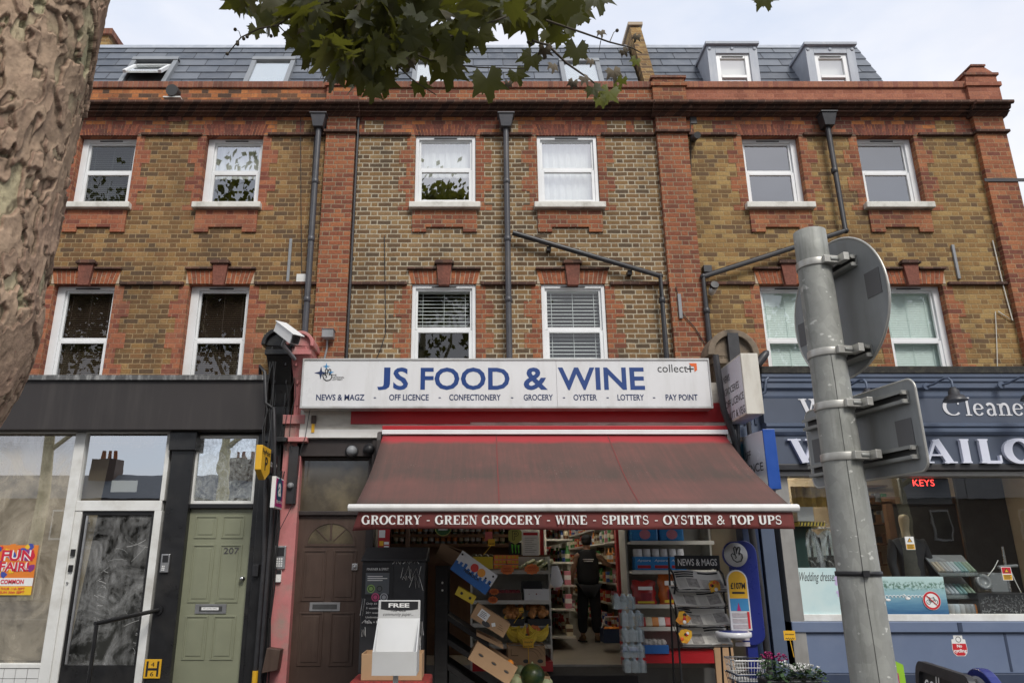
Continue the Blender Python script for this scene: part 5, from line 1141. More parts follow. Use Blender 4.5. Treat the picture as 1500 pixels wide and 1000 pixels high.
for t, u0, u1, v0, v1 in (('FUN', .20, .92, .68, .90), ('FAIR!', .2, .86, .47, .66)):
    q.text(t, x0+w*u0, x0+w*u1, z0+hh*v0, z0+hh*v1, f2, M['inkw'], bold=.09); q.text(t, x0+w*u0, x0+w*u1, z0+hh*v0, z0+hh*v1, f, pc[1], bold=.03)
q.text('COMMON', x0+w*.28, x0+w*.80, z0+hh*.22, z0+hh*.31, f, pc[1], bold=.03); q.text('SUN 30th SEPT', x0+w*.3, x0+w*.85, z0+hh*.03, z0+hh*.08, f, pc[1], bold=.02); q.text('THUR 11th SEPT', x0+w*.3, x0+w*.85, z0+hh*.10, z0+hh*.15, f, pc[1], bold=.02); q.build('lettering', H)

# ------------------------------------------------------------------ the cleaners' lettering and lamps
M['lett'] = paint('cream_raised_letters', (.72, .72, .74), .4, .04); M['lettw'] = paint('white_raised_letters', (.70, .72, .82), .35, .04)
H = thing('shop_sign', 'cream painted serif lettering on the upper blue fascia', 'sign', P(1380, 610, YR))
Yt = YR-.004; zA, zB = PZ(608.5, Yt), PZ(584, Yt)
q = MB(); q.serif('W', PX(1172, 597, Yt), PX(1212, 597, Yt), zA, zB, front(Yt), M['lett'], .2, .075, ext=.004); q.build('lettering', H)
q = MB(); q.serif('C', PX(1381, 597, Yt), PX(1408, 597, Yt), zA, zB, front(Yt), M['lett'], .17, .05, ext=.004); q.serif('leaners', PX(1413, 597, Yt), PX(1530, 597, Yt), zA, zB+.02, front(Yt), M['lett'], .13, .055, ext=.004, gap=.08); q.build('lettering', H)
H = thing('shop_sign', 'thick white raised capitals standing off the lower blue fascia', 'sign', P(1380, 680, YR))
zA, zB = PZ(678.5, Yt), PZ(643.5, Yt); F2 = front(YR)
def raised(ch, a, e):
    q = MB(); q.serif(ch, PX(a, 661, YR-.05), PX(e, 661, YR-.05), zA, zB, F2, M['lettw'], .27, .12, ext=.05); l_ = q.build('letter', H); return l_
for ch, a, e in (('W', 1158, 1226), ('T', 1313, 1347), ('A', 1350, 1398), ('I', 1406, 1424), ('L', 1434, 1468), ('O', 1473, 1517), ('R', 1524, 1562), ('S', 1568, 1598)): raised(ch, a, e)
def gooseneck(px, py, label):
    p = P(px, py, -.72); H = thing('wall_lamp', label, 'lamp', (p.x, YR-.05, p.z+.2), group='black barn lamps on arms over the blue fascia')
    q = MB(); q.lathe((p.x, p.y, p.z), [(.135, -.06), (.13, -.045), (.10, .0), (.065, .015), (.06, .07), (.04, .085), (.035, .11), (.0001, .115)], M['iron'], 20); q.lathe((p.x, p.y, p.z), [(.128, -.055), (.09, .0), (.0001, .01)], M['signf'], 20); q.build('lamp_shade', H)
    q = MB(); q.tube([(p.x, p.y, p.z+.10), (p.x, p.y, p.z+.19), (p.x-.01, p.y+.03, p.z+.235), (p.x-.02, p.y+.09, p.z+.25), (p.x-.07, p.y+.25, p.z+.21), (p.x-.12, YR-.09, p.z+.2)], .014, M['blueg'], 8); q.lathe((p.x-.12, YR-.09, p.z+.2), [(.045, 0), (.045, .02)], M['blueg'], 12, rotX(R(90))); q.build('arm', H); return H
gooseneck(1398, 580, 'black barn lamp over the fascia, the one in front of the big C'); gooseneck(1272, 582, 'black barn lamp over the fascia, mostly hidden by the round road sign'); gooseneck(1512, 578, 'black barn lamp over the fascia at the edge of the picture')
# things in and on the cleaners' window
Yg2 = YQ-.014
def sheet(name, label, cat, px0, px1, py0, py1, Y, m, th=.004):
    pm = (py0+py1)/2; x0, x1, z0, z1 = PX(px0, pm, Y), PX(px1, pm, Y), PZ(py1, Y), PZ(py0, Y); H = thing(name, label, cat, ((x0+x1)/2, Y, z0))
    q = MB(); q.box(x0, x1, Y, Y+th, z0, z1, m); q.build('sheet', H); return H, x0, x1, z0, z1
m = bpy.data.materials.new('soft_aqua_print'); n = NT(m); v = n.pos(); g = n.noise(v, 2.2, 4, .5); c = n.ramp(g, [(.3, (.42, .62, .66)), (.5, (.58, .74, .74)), (.7, (.66, .78, .76))]); n.base(c); n.rough(.35); M['aqua'] = m
H, x0, x1, z0, z1 = sheet('dress_poster', 'pale aqua wedding dresses poster filling the corner of the blue window', 'poster', 1157, 1268, 831, 907, YQ-.006, M['aqua'])
q = MB(); f = front(YQ-.0075); q.text('Wedding dresses', gx0+.02, gx0+.47, z1-.19, z1-.05, f, M['ink'], shear=.5); q.build('lettering', H)
M['lilac'] = paint('lilac_print', (.55, .45, .68), .5, .12, 9); q = MB(); rng = random.Random(8); cx, cz = PX(1240, 868, YQ+.03), PZ(868, YQ+.03)
for i in range(30): r1 = rng.uniform(.02, .05); k = 7; ox, oz = rng.gauss(0, .07), rng.gauss(.03, .07); q.add([(cx+ox+r1*rng.uniform(.5, 1.2)*math.cos(2*math.pi*t/k), YQ-.007-.00015*i, cz+oz+r1*rng.uniform(.5, 1.2)*math.sin(2*math.pi*t/k)) for t in range(k)], [tuple(range(k))], M['lilac'])
for i in range(14): a, l = rng.uniform(0, 6.28), rng.uniform(.02, .05); ox, oz = rng.gauss(0, .05), rng.gauss(-.12, .025); q.add([(cx+ox, YQ-.0117-.0002*i, cz+oz), (cx+ox+l*math.cos(a)+.006, YQ-.0117-.0002*i, cz+oz+l*math.sin(a)), (cx+ox+l*math.cos(a), YQ-.0117-.0002*i, cz+oz+l*math.sin(a)+.012)], [(0, 1, 2)], M['ink' if i % 2 else 'inkw'])
q.build('flower_print', H)
m = bpy.data.materials.new('lake_picture'); n = NT(m); v = n.pos(); sx, sy, sz = n.sep(v); zt_, zb_ = PZ(843, YQ), PZ(899, YQ); hgt = n.math('DIVIDE', n.math('SUBTRACT', sz, zb_), zt_-zb_)
wv = n.noise(n.mapping(v, (3, 1, 22)), 2, 5, .6); c = n.ramp(n.math('ADD', hgt, n.math('MULTIPLY', n.math('SUBTRACT', wv, .5), .25)), [(.0, (.03, .10, .22)), (.25, (.10, .24, .36)), (.5, (.26, .44, .50)), (.64, (.30, .48, .50)), (.7, (.42, .58, .56)), (.9, (.45, .62, .60)), (1.0, (.5, .66, .66))])
tr = n.math('MULTIPLY', n.ramp(n.noise(v, 30, 5, .7), [(.46, 0.0), (.56, .85)]), n.ramp(n.math('ADD', hgt, n.math('MULTIPLY', n.noise(v, 9, 3), .12)), [(.66, 0.0), (.74, 1.0), (.86, 1.0), (.93, 0.0)])); c = n.mix(tr, c, (.04, .12, .07)); n.base(c); n.rough(.35); M['lake'] = m
H, x0, x1, z0, z1 = sheet('lake_poster', 'blue green print of swans on a lake, low in the window', 'poster', 1284, 1386, 844, 899, YQ-.006, M['lake'])
q = MB(); 
for i in range(11): cx = x0+.12+.045*i; q.tube([(cx+.02*math.cos(R(a)), YQ-.008, z1-.24+.025*math.sin(R(a))) for a in range(0, 181, 45)], .004, M['inkw'], 4)
for px_, py_ in ((1301, 878), (1330, 876)):
    p = P(px_, py_, YQ-.008); q.ball(p, .022, M['inkw'], 8, (1.5, .1, .7)); q.tube([p+Vector((-.02, 0, 0)), p+Vector((-.04, 0, .05)), p+Vector((-.055, 0, .04))], .004, M['inkw'], 4)
q.build('swan_print', H)
def disc(mb, c, r, Y, m, r_in=0, k=28):
    o = [(c.x+r*math.cos(2*math.pi*i/k), Y, c.z+r*math.sin(2*math.pi*i/k)) for i in range(k)]
    if not r_in: mb.add(o, [tuple(range(k))], m)
    else:
        a = [(c.x+r_in*math.cos(2*math.pi*i/k), Y, c.z+r_in*math.sin(2*math.pi*i/k)) for i in range(k)]; mb.add(o+a, [(i, (i+1) % k, k+(i+1) % k, k+i) for i in range(k)], m)
M['sred'] = paint('sign_red', (.55, .02, .03), .4, .05)
p = P(1365, 879, Yg2); H = thing('no_bikes_sticker', 'round red and white sticker with a crossed out bicycle', 'sticker', p); q = MB(); disc(q, p, .108, Yg2-.000, M['paper']); disc(q, p, .105, Yg2-.001, M['sred'], .082); q.build('disc', H)
q = MB(); t = Yg2-.002
for ox in (-.04, .042): q.tube([(p.x+ox+.026*math.cos(R(a)), t, p.z-.015+.026*math.sin(R(a))) for a in range(0, 361, 40)], .003, M['ink'], 4)
for pts in ([(-.04, -.015), (-.02, .03), (.03, .03), (0, -.015), (-.04, -.015)], [(.042, -.015), (.028, .04), (.015, .042)], [(0, -.015), (-.025, .04), (-.035, .04)]): q.tube([(p.x+a, t, p.z+b) for a, b in pts], .003, M['ink'], 4)
q.build('bicycle_mark', H); q = MB(); d = .08; q.add([(p.x-d*.75-.006, t-.004, p.z+d*.68), (p.x-d*.68, t-.004, p.z+d*.75), (p.x+d*.75, t-.004, p.z-d*.68), (p.x+d*.68, t-.004, p.z-d*.75)], [(0, 3, 2, 1)], M['sred']); q.build('bar', H)
def ysign(px, py, w, h, label, top, low, txt=None):
    p = P(px, py, Yg2); H = thing('warning_sticker', label, 'sticker', p); q = MB(); q.box(p.x-w, p.x+w, Yg2-.001, Yg2, p.z-h, p.z+h, M['paper']); q.box(p.x-w*.9, p.x+w*.9, Yg2-.002, Yg2-.0011, p.z-h*.93, p.z-h*.15, low); q.box(p.x-w*.9, p.x+w*.9, Yg2-.002, Yg2-.0011, p.z+h*.0, p.z+h*.93, top)
    q.build('sheet', H); q = MB(); q.add([(p.x-w*.6, Yg2-.0025, p.z+h*.15), (p.x+w*.6, Yg2-.0025, p.z+h*.15), (p.x, Yg2-.0025, p.z+h*.85)], [(0, 1, 2)], M['ink']); q.add([(p.x-w*.38, Yg2-.003, p.z+h*.23), (p.x+w*.38, Yg2-.003, p.z+h*.23), (p.x, Yg2-.003, p.z+h*.68)], [(0, 1, 2)], M['yell'])
    for i in range(4): q.box(p.x-w*.7, p.x+w*(.7-.2*(i % 2)), Yg2-.003, Yg2-.0021, p.z-h*(.3+.17*i), p.z-h*(.22+.17*i), M['ink'])
    q.build('warning_mark', H)
ysign(1333, 795, .055, .078, 'yellow and white warning sticker on the glass before the mannequin', M['paper'], M['yell']); ysign(1475, 839.5, .06, .078, 'red and yellow warning sticker beside the sewing gear', M['sred'], M['yell'])
p = P(1405, 945, YQ-.031); H = thing('no_cycling_sticker', 'red and white no cycling sticker on the blue stall riser', 'sticker', p); Yk = YQ-.0315
q = MB(); w, h = .09, .115; o = [(-w*.55, -h), (w*.55, -h), (w*.9, -h*.7), (w, -h*.3), (w*.9, h*.6), (w*.6, h*.65), (w*.6, h), (-w*.6, h), (-w*.6, h*.65), (-w*.9, h*.6), (-w, -h*.3), (-w*.9, -h*.7)]
q.prism([(p.x+a, Yk-.002, p.z+b) for a, b in o], (0, .002, 0), M['paper']); q.add([(p.x+a*.94, Yk-.003, p.z+b) for a, b in ((-w*.5, -h*.95), (w*.5, -h*.95), (w*.88, -h*.7), (w, -h*.3), (w*.95, h*.2), (-w*.95, h*.2), (-w, -h*.3), (-w*.88, -h*.7))], [tuple(range(8))], M['sred']); q.build('sheet', H)
q = MB(); f = front(Yk-.004); q.text('No', p.x-.03, p.x+.03, p.z-.02, p.z+.015, f, M['inkw'], bold=.03); q.text('cycling', p.x-.075, p.x+.075, p.z-.085, p.z-.035, f, M['inkw'], bold=.03); c_ = Vector((p.x, 0, p.z+h*.6)); disc(q, c_, .032, Yk-.004, M['ink'], .026); q.build('lettering', H)
# ------------------------------------------------------------------ road sign on its post, close to the camera
m = bpy.data.materials.new('galvanised_post'); n = NT(m); v = n.pos(); g = n.noise(v, 14, 7, .65); f = n.vor(n.mapping(v, (1, 1, .6)), 42, out='Color'); ff = n.sep(f)[0]
c = n.mix(n.ramp(g, [(.3, 0.0), (.7, 1.0)]), (.30, .305, .28), (.42, .425, .395)); c = n.mix(n.math('MULTIPLY', ff, .6), c, (.26, .265, .245))
sc = n.noise(n.mapping(v, (1, 1, 1.6)), 26, 3, .5); c = n.mix(n.ramp(sc, [(.66, 0.0), (.69, .75)]), c, (.7, .7, .66)); dk = n.noise(n.mapping(v, (6, 6, .5)), 4, 6, .6); c = n.mix(n.ramp(dk, [(.55, 0.0), (.7, .55)]), c, (.13, .135, .115))
n.base(c); n.rough(n.ramp(g, [(.2, .5), (.8, .75)])); n.b.inputs['Metallic'].default_value = .25; n.bump(n.noise(v, 90, 4, .6), .12, .004); M['galv'] = m
M['signback'] = paint('sign_back_grey', (.29, .305, .31), .5, .08, 2.5, metal=.1, dirt=(.13, .135, .13), dirt_amt=.6, stretch=(2, 2, .6), bump=.03)
M['tape'] = paint('grey_tape_patch', (.13, .13, .133), .6, .05)
M['rail'] = paint('sign_rail', (.30, .305, .29), .5, .12, 8, metal=.3, dirt=(.09, .09, .08), dirt_amt=.6)
M['clip'] = paint('worn_steel_band', (.52, .51, .47), .4, .15, 10, metal=.55, dirt=(.2, .19, .17), dirt_amt=.5)
PXC, PYC = 1.30, -7.0
RS = thing('road_sign', 'grey backs of a round and a square road sign on a thick galvanised post', 'road sign', (PXC, PYC, 0))
q = MB(); zt = PZ(331, PYC-.06); nn = 30
q.lathe((PXC, PYC, 0), [(.079-.021*(i/nn), zt*i/nn) for i in range(nn+1)]+[(.05, zt+.004), (.0001, zt+.005)], M['galv'], 40)
post = q.build('post', RS)
def prad(z): return .079-.021*z/zt
q = MB(); q.box(-.001, .001, -.001, .001, 0, .01, M['cable']); q = MB()
rng = random.Random(4)
for k, off in enumerate((.2,)):
    a0 = math.atan2(CAM_Y-PYC, -PXC)+off; q.tube([(PXC+(prad(z)+.001)*math.cos(a0+rng.uniform(-.03, .03)), PYC+(prad(z)+.001)*math.sin(a0+rng.uniform(-.03, .03)), z) for z in [.2+.12*i for i in range(18)]], 0.0007, M['cable'], 4)
q.build('hairline_crack', post)
q = MB(); zs_ = PZ(840, PYC-.075); rr = prad(zs_)+.002; q.lathe((PXC, PYC, zs_), [(rr, -.008), (rr+.003, -.007), (rr+.003, .007), (rr, .008)], M['ink'], 36); a0 = math.atan2(CAM_Y-PYC, -PXC); q.obox((PXC+(rr+.006)*math.cos(a0+.3), PYC+(rr+.006)*math.sin(a0+.3), zs_), (.02, .012, .02), rotZ(a0+.3+R(90)), M['ink']); q.build('cable_tie', RS)
un = Vector((.174, -.985, 0)).normalized(); nb = Vector((-un.y*-1*-1, 0, 0)); nb = Vector((un.y, -un.x, 0))   # nb: out of the back, to the camera's side
nb = Vector((-.985, -.174, 0)).normalized()
PL = Vector((PXC, PYC, 0))-nb*.115
def plate_frame(z): return PL+Z3*z
cz1 = 1.5+.935; r1 = .268
q = MB(); k = 56; o = [plate_frame(cz1)+un*(r1*math.cos(2*math.pi*i/k)-.055)+Z3*(r1*math.sin(2*math.pi*i/k)) for i in range(k)]
q.prism([p_+nb*.0 for p_ in o][::-1], -nb*.004, M['signback'], True)
o2 = [plate_frame(cz1)+un*((r1+.004)*math.cos(2*math.pi*i/k)-.055)+Z3*((r1+.004)*math.sin(2*math.pi*i/k)) for i in range(k)]
q.tube([p_-nb*.002 for p_ in o2]+[o2[0]-nb*.002], .0045, M['clip'], 6); d1 = q.build('sign_plate', RS); d1['label'] = 'round plate'
MM = Matrix((un, -nb, Z3)).transposed()
q = MB()
for s_, zz_ in ((.205, .03), (-.215, -.03)): q.obox(plate_frame(cz1+zz_)+un*(s_-.055)+nb*.0012, (.075, .0015, .095), MM, M['tape'])
q.build('tape_patch', d1)
cz2 = 1.5+.44; pw, ph = .30, .152
def rounded(w, h, r): return [(sx*(w-r)+r*math.cos(R(a)), sz*(h-r)+r*math.sin(R(a))) for sx, sz, a0 in ((1, 1, 0), (-1, 1, 90), (-1, -1, 180), (1, -1, 270)) for a in range(a0, a0+91, 15)]
q = MB(); o = [plate_frame(cz2)+un*(a-.045)+Z3*b for a, b in rounded(pw, ph, .035)]; q.prism(o[::-1], -nb*.004, M['signback'], False); q.tube([p_-nb*.002 for p_ in o]+[o[0]-nb*.002], .004, M['clip'], 6); d2 = q.build('sign_plate', RS); d2['label'] = 'square plate with round corners'
q = MB()
for s_, zz_ in ((.225, -.02), (-.235, -.01)): q.obox(plate_frame(cz2+zz_)+un*(s_-.045)+nb*.0012, (.075, .0015, .09), MM, M['tape'])
q.build('tape_patch', d2)
q = MB(); q.obox(plate_frame(cz2-.095)+un*-.205+nb*.0016, (.10, .0015, .055), MM, M['paper']); q.obox(plate_frame(cz2-.095)+un*-.238+nb*.0026, (.034, .001, .055), MM, M['ink'])
fr_ = (plate_frame(cz2-.095)+nb*.0032, un, Z3); q.text('CE', -.212, -.186, -.006, .014, fr_, M['ink']); q.text('C', -.246, -.23, -.004, .016, fr_, M['inkw']); q.text('S2', -.18, -.16, -.004, .012, fr_, M['ink']); q.build('maker_label', d2)
def rail(parent, z, s0, s1):
    q = MB(); c = plate_frame(z)+un*((s0+s1)/2); L_ = s1-s0
    q.obox(c+nb*.003+Z3*0, (L_, .004, .044), MM, M['rail']); q.obox(c+nb*.016+Z3*.020, (L_, .024, .004), MM, M['rail']); q.obox(c+nb*.016-Z3*.020, (L_, .024, .004), MM, M['rail']); q.obox(c+nb*.027+Z3*.0145, (L_, .004, .008), MM, M['rail']); q.obox(c+nb*.027-Z3*.0145, (L_, .004, .008), MM, M['rail']); q.obox(c+nb*.0055, (L_-.01, .002, .036), MM, M['slot'])
    for s_ in (s1-.006,): q.obox(plate_frame(z)+un*s_+nb*.016+Z3*.013, (.012, .016, .010), MM, M['clip']); q.obox(plate_frame(z)+un*s_+nb*.016-Z3*.013, (.012, .016, .010), MM, M['clip'])
    return q.build('rail', parent)
def clip(z):
    q = MB(); r_ = prad(z)+.001; q.lathe((PXC, PYC, z), [(r_, -.014), (r_+.0035, -.0135), (r_+.0035, .0135), (r_, .014)], M['clip'], 36)
    c = Vector((PXC, PYC, z))+un*(r_+.016)-nb*.055; q.obox(c+un*.012, (.05, .022, .030), MM, M['clip']); q.lathe(c+un*.0+nb*.02, [(.009, -.02), (.009, .022), (.0001, .023)], M['rail'], 10, Matrix((un, Z3, nb)).transposed())
    c = Vector((PXC, PYC, z))+un*(r_+.008)-nb*.02; q.obox(c, (.024, .06, .028), MM, M['clip']); return q.build('post_clip', RS, bevel=.002)
zs4 = [PZ(p_, PYC-.06) for p_ in (381, 513, 591, 667)]
rail(d1, zs4[0]-.004, -.19, .09); rail(d1, zs4[1]-.004, -.19, .095); rail(d2, zs4[2]-.006, -.325, .225); rail(d2, zs4[3]-.008, -.325, .225)
for z in zs4: clip(z)

# ------------------------------------------------------------------ free paper stand, cabinet and boxes by the brown door
M['wplast'] = paint('white_plastic', (.60, .60, .585), .35, .04, 3, dirt=(.5, .48, .43), dirt_amt=.35, bump=.02)
M['card'] = paint('cardboard', (.46, .29, .16), .85, .07, 4, bump=.05, dirt=(.28, .17, .09), dirt_amt=.4)
M['cardd'] = paint('cardboard_inside', (.22, .135, .075), .9, .1, 4)
Yf = -3.2; x0, x1 = PX(546, 940, Yf), PX(611, 940, Yf); xt0, xt1 = PX(560, 890, Yf+.3), PX(614, 890, Yf+.3)
D_ = thing('paper_dispenser', 'white free community paper holder on a thin post, standing before the dark cabinet', 'paper holder', ((x0+x1)/2, Yf+.15, 0))
zf0, zf1, zb1 = PZ(989, Yf), PZ(954, Yf), PZ(905, Yf+.3); w_ = .008
q = MB(); q.box(x0, x1, Yf, Yf+.012, zf0, zf1, M['wplast']); q.box(x0, x1, Yf+.012, Yf+.31, zf0, zf0+.012, M['wplast'])
for a, e in ((x0, x0+.01), (x1-.01, x1)): q.prism([(a, Yf+.0121, zf0+.0121), (a, Yf+.0121, zf1), (a, Yf+.30, zb1), (a, Yf+.30, zf0+.0121)], (e-a, 0, 0), M['wplast'])
q.build('tray', D_, bevel=.004)
q = MB(); q.prism([(x0+.0101, Yf+.06, zf0+.05), (x1-.0101, Yf+.06, zf0+.05), (x1-.0101, Yf+.302, zb1+.0), (x0+.0101, Yf+.302, zb1+.0)], (0, .012, 0), M['wplast'])
q.build('back_rest', D_)
zh1 = PZ(878.5, Yf+.3); q = MB(); q.box(x0+.0, x1-.0, Yf+.303, Yf+.318, zb1-.01, zh1, M['wplast']); hd_ = q.build('header', D_, bevel=.005)
q = MB(); f = front(Yf+.302); xa, xb = x0+.022, x1-.018; zk = zb1+(zh1-zb1)*.50
pts = [(xa, zk), (xa+.06, zk-.008), ((xa+xb)/2, zk-.012), (xb-.06, zk-.008), (xb, zk), (xb, zh1-.01), (xa, zh1-.01)]
q.add([(x, Yf+.3018, z) for x, z in pts], [tuple(range(7))], M['ink']); q.text('FREE', xa+.065, xb-.075, zk+.014, zh1-.024, front(Yf+.3008), M['inkw'], bold=.035)
q.text('Your local', xa+.085, xb-.10, zb1+.052, zb1+.082, f, M['ink'], shear=.3); q.text('community paper...', xa+.02, xb-.04, zb1+.012, zb1+.044, f, M['ink'], shear=.3); q.build('lettering', hd_)
q = MB(); q.tube([((x0+x1)/2, Yf+.15, 0), ((x0+x1)/2, Yf+.15, zf0+.001)], .022, M['wplast'], 12); q.lathe(((x0+x1)/2, Yf+.15, 0), [(.14, 0), (.14, .015), (.03, .03)], M['wplast'], 20); q.build('post', D_)
m = bpy.data.materials.new('scratched_black_steel'); n = NT(m); v = n.pos(); g = n.noise(v, 6, 6, .6); c = n.mix(n.ramp(g, [(.3, 0.0), (.7, 1.0)]), (.014, .015, .017), (.03, .03, .033)); s1 = n.noise(n.mapping(v, (2, 2, 2)), 22, 9, .75, dist=2.5); c = n.mix(n.ramp(s1, [(.66, 0.0), (.69, .55)]), c, (.3, .3, .29)); n.base(c); n.rough(.5); M['cabm'] = m
Yc_ = -1.35; x0, x1 = PX(528, 900, Yc_), PX(621, 900, Yc_); zt_ = PZ(822, Yc_); Kb = thing('steel_cabinet', 'scratched black steel cabinet with posters and white scrawls beside the brown door', 'cabinet', ((x0+x1)/2, Yc_+.3, 0))
q = MB(); q.box(x0, x1, Yc_, Yc_+.62, .05, zt_, M['cabm']); q.build('body', Kb, bevel=.006)
q = MB(); q.prism([(x0-.015, Yc_-.02, zt_+.001), (x0-.015, Yc_-.02, zt_+.02), (x0-.015, Yc_+.40, PZ(805, Yc_+.4)+.03), (x0-.015, Yc_+.64, PZ(805, Yc_+.4)+.03), (x0-.015, Yc_+.64, zt_+.001)], (x1-x0+.03, 0, 0), M['cabm']); q.build('lid', Kb, bevel=.006)
q = MB(); q.box(x0+.02, x1-.02, Yc_+.03, Yc_+.6, 0, .049, M['ink']); q.build('plinth', Kb)
q = MB(); a, e = P(531, 827, Yc_-.005), P(575, 874, Yc_-.005); q.box(a.x, e.x, Yc_-.006, Yc_-.001, e.z, a.z, M['ink'])
M['pstg'] = paint('grey_poster', (.10, .11, .12), .4, .1, 6); q.box(a.x+.04, e.x-.04, Yc_-.008, Yc_-.0061, e.z+.03, a.z-.08, M['pstg']); f = front(Yc_-.0085); q.text('MARINER & SPIRIT', a.x+.05, e.x-.05, a.z-.055, a.z-.03, f, M['inkw'])
for i, c_ in enumerate(((.25, .40, .12), (.10, .11, .11), (.55, .08, .2), (.35, .36, .38))):
    mm = paint('poster_disc', c_, .5); cc = Vector((a.x+.10+.09*(i % 2)+.05*(i//2), 0, a.z-.24-.085*(i//2))); disc(q, cc, .042, Yc_-.009-.0003*i, mm); disc(q, cc, .03, Yc_-.0101-.0003*i, M['ink'], .022)
for i in range(3): q.box(a.x+.06, a.x+.22+.05*(i % 2), Yc_-.0092, Yc_-.0082, a.z-.12-.02*i, a.z-.112-.02*i, M['inkw'])
pst = q.build('poster', Kb)
q = MB(); a, e = P(531, 879, Yc_-.005), P(562, 916, Yc_-.005); q.box(a.x, e.x, Yc_-.004, Yc_-.001, e.z, a.z, M['ink']); f = front(Yc_-.0045)
for i, t in enumerate(('Only £6', '3 weekly entry', '20+ weekly shows', 'Unlimited entry', 'Male + Female')): q.text(t, a.x+.04, a.x+.04+.0165*len(t), a.z-.045-.045*i, a.z-.02-.045*i, f, M['inkw'])
q.build('poster', Kb)
rng = random.Random(11); q = MB(); f = front(Yc_-.003)
def scrawl(px, py, w, h, k):
    p = P(px, py, Yc_-.003); pts = [(p.x+w*(t/k-.5)+rng.uniform(-.015, .015), Yc_-.003, p.z+h*(.5 if t % 2 else -.5)*rng.uniform(.4, 1)) for t in range(k+1)]; q.tube(pts, .0032, M['inkw'], 4)
for a_ in ((582, 823, .10, .05, 5), (603, 822, .16, .05, 8), (601, 838, .2, .14, 9), (610, 852, .12, .2, 6), (598, 846, .10, .06, 12), (537, 910, .08, .05, 6), (533, 925, .04, .1, 5), (615, 920, .05, .25, 10), (613, 945, .05, .2, 12), (531, 890, .02, .2, 5)): scrawl(*a_)
q.build('graffiti_scrawl', Kb)
def open_box(name, label, cat, cx, y0, cz, w, d, h, ang, m, mi=None, group=None, th=.007, yaw=0, flaps=True):
    """An open carton standing at its base centre, tipped by ang about the street axis."""
    H = thing(name, label, cat, (cx, y0, cz), 0, group); H.rotation_euler = (0, ang, yaw); mi = mi or m
    q = MB(); 
    def lb(*a):
        q_.box(*a)
    q_ = MB(); q_.box(-w/2, w/2, -d/2, d/2, 0, th, m); q_.box(-w/2, w/2, -d/2, -d/2+th, th, h, m); q_.box(-w/2, w/2, d/2-th, d/2, th, h, m); q_.box(-w/2, -w/2+th, -d/2+th, d/2-th, th, h, m); q_.box(w/2-th, w/2, -d/2+th, d/2-th, th, h, m)
    me = q_; MBv = [Vector(v) for v in me.v]
    q2 = MB(); q2.__dict__.update(me.__dict__); W = wm(H); q2.v = [W @ v for v in MBv]; q2.build('carton', H, bevel=.003); return H, W
def on(H, W, mb, name): mb.v = [W @ v for v in mb.v]; return mb.build(name, H)
b_x0, b_x1 = PX(529, 980, -1.9), PX(618, 980, -1.9); bz0, bz1 = PZ(996, -1.9), PZ(957, -1.9)
H, W = open_box('cardboard_box', 'brown open carton behind the white paper holder', 'box', (b_x0+b_x1)/2, -1.72, bz0, b_x1-b_x0, .36, bz1-bz0, 0, M['card'], group=None)
M['redbox'] = paint('red_patterned_cloth', (.28, .03, .025), .8, .2, 30, dirt=(.03, .02, .02), dirt_amt=.8, dirt_scale=18)
q = MB(); q.box(b_x0-.1, b_x1+.08, -2.0, -1.4, 0, bz0-.003, M['redbox']); tag(q.build('low_table', bevel=.02), 'low stand under a red and black patterned cover holding the carton', 'stand')
# ------------------------------------------------------------------ the black crate stand with tipped boxes of fruit
M['bwood'] = paint('black_stained_timber', (.014, .013, .013), .75, .3, 6, stretch=(1, 1, 8), dirt=(.03, .028, .026), dirt_amt=.5, bump=.15)
Yd = -.98; x0 = PX(637, 900, Yd); x1 = PX(730, 960, Yd); zt_ = PZ(828, Yd)
D2 = thing('produce_stand', 'black timber produce stand with sloping shelves facing the doorway', 'stand', ((x0+x1)/2, -.6, 0))
q = MB(); q.box(x0, x0+.14, Yd, Yd+.06, 0, zt_, M['bwood']); q.box(x0, x0+.04, Yd+.06, -.25, 0, zt_-.02, M['bwood']); q.box(x0, x0+.14, -.25, -.2, 0, zt_, M['bwood']); q.build('end_frame', D2, bevel=.005)
for py in (900, 935, 972):
    q = MB(); p = P(664, py, Yd); q.prism([(x0+.141, Yd+.01, p.z), (x0+.141, Yd+.01, p.z-.06), (x1-.1+.0, Yd+.01, p.z-.06-.28), (x1-.1, Yd+.01, p.z-.28)], (0, .72, 0), M['bwood']); q.build('shelf', D2, bevel=.004)
q = MB()
for py in (853, 864): p = P(648, py, Yd); q.lathe((p.x, Yd-.001, p.z), [(.012, 0), (.01, .004), (.0001, .005)], M['inkw'], 10, rotX(R(90)))
q.build('bolt', D2)
M['bluec'] = paint('blue_printed_carton', (.02, .12, .38), .5, .15, 12); M['whitec'] = paint('white_printed_carton', (.66, .66, .66), .5, .05); M['yelc'] = paint('yellow_carton', (.62, .45, .03), .55, .06); M['redfr'] = paint('red_tomato_print', (.6, .04, .03), .4, .1); M['orfr'] = paint('orange_tomato_print', (.75, .3, .03), .4, .1)
def quad_box(name, label, TL, TR, BR, BL, Y, depth, m, zoff=0):
    a, b_, c, d = (P(*t, Y) for t in (TL, TR, BR, BL)); mid = (c+d)/2; w = ((b_-a).length+(c-d).length)/2; h = ((a-d).length+(b_-c).length)/2; dx = ((c-d)+(b_-a)); ang = math.atan2(-dx.z, dx.x)
    return open_box(name, label, 'box', mid.x, Y+depth/2, mid.z, w, depth, h, ang, m)+(w, h, depth)
H, W, w, h, d = quad_box('fruit_box', 'blue and white tomato carton, topmost on the black stand', (677, 804), (724, 841), (713, 871), (657, 833), -1.1, .42, M['whitec'])
q = MB(); q.box(-w/2, w/2, -d/2-.003, -d/2-.001, 0, h*.42, M['bluec'])
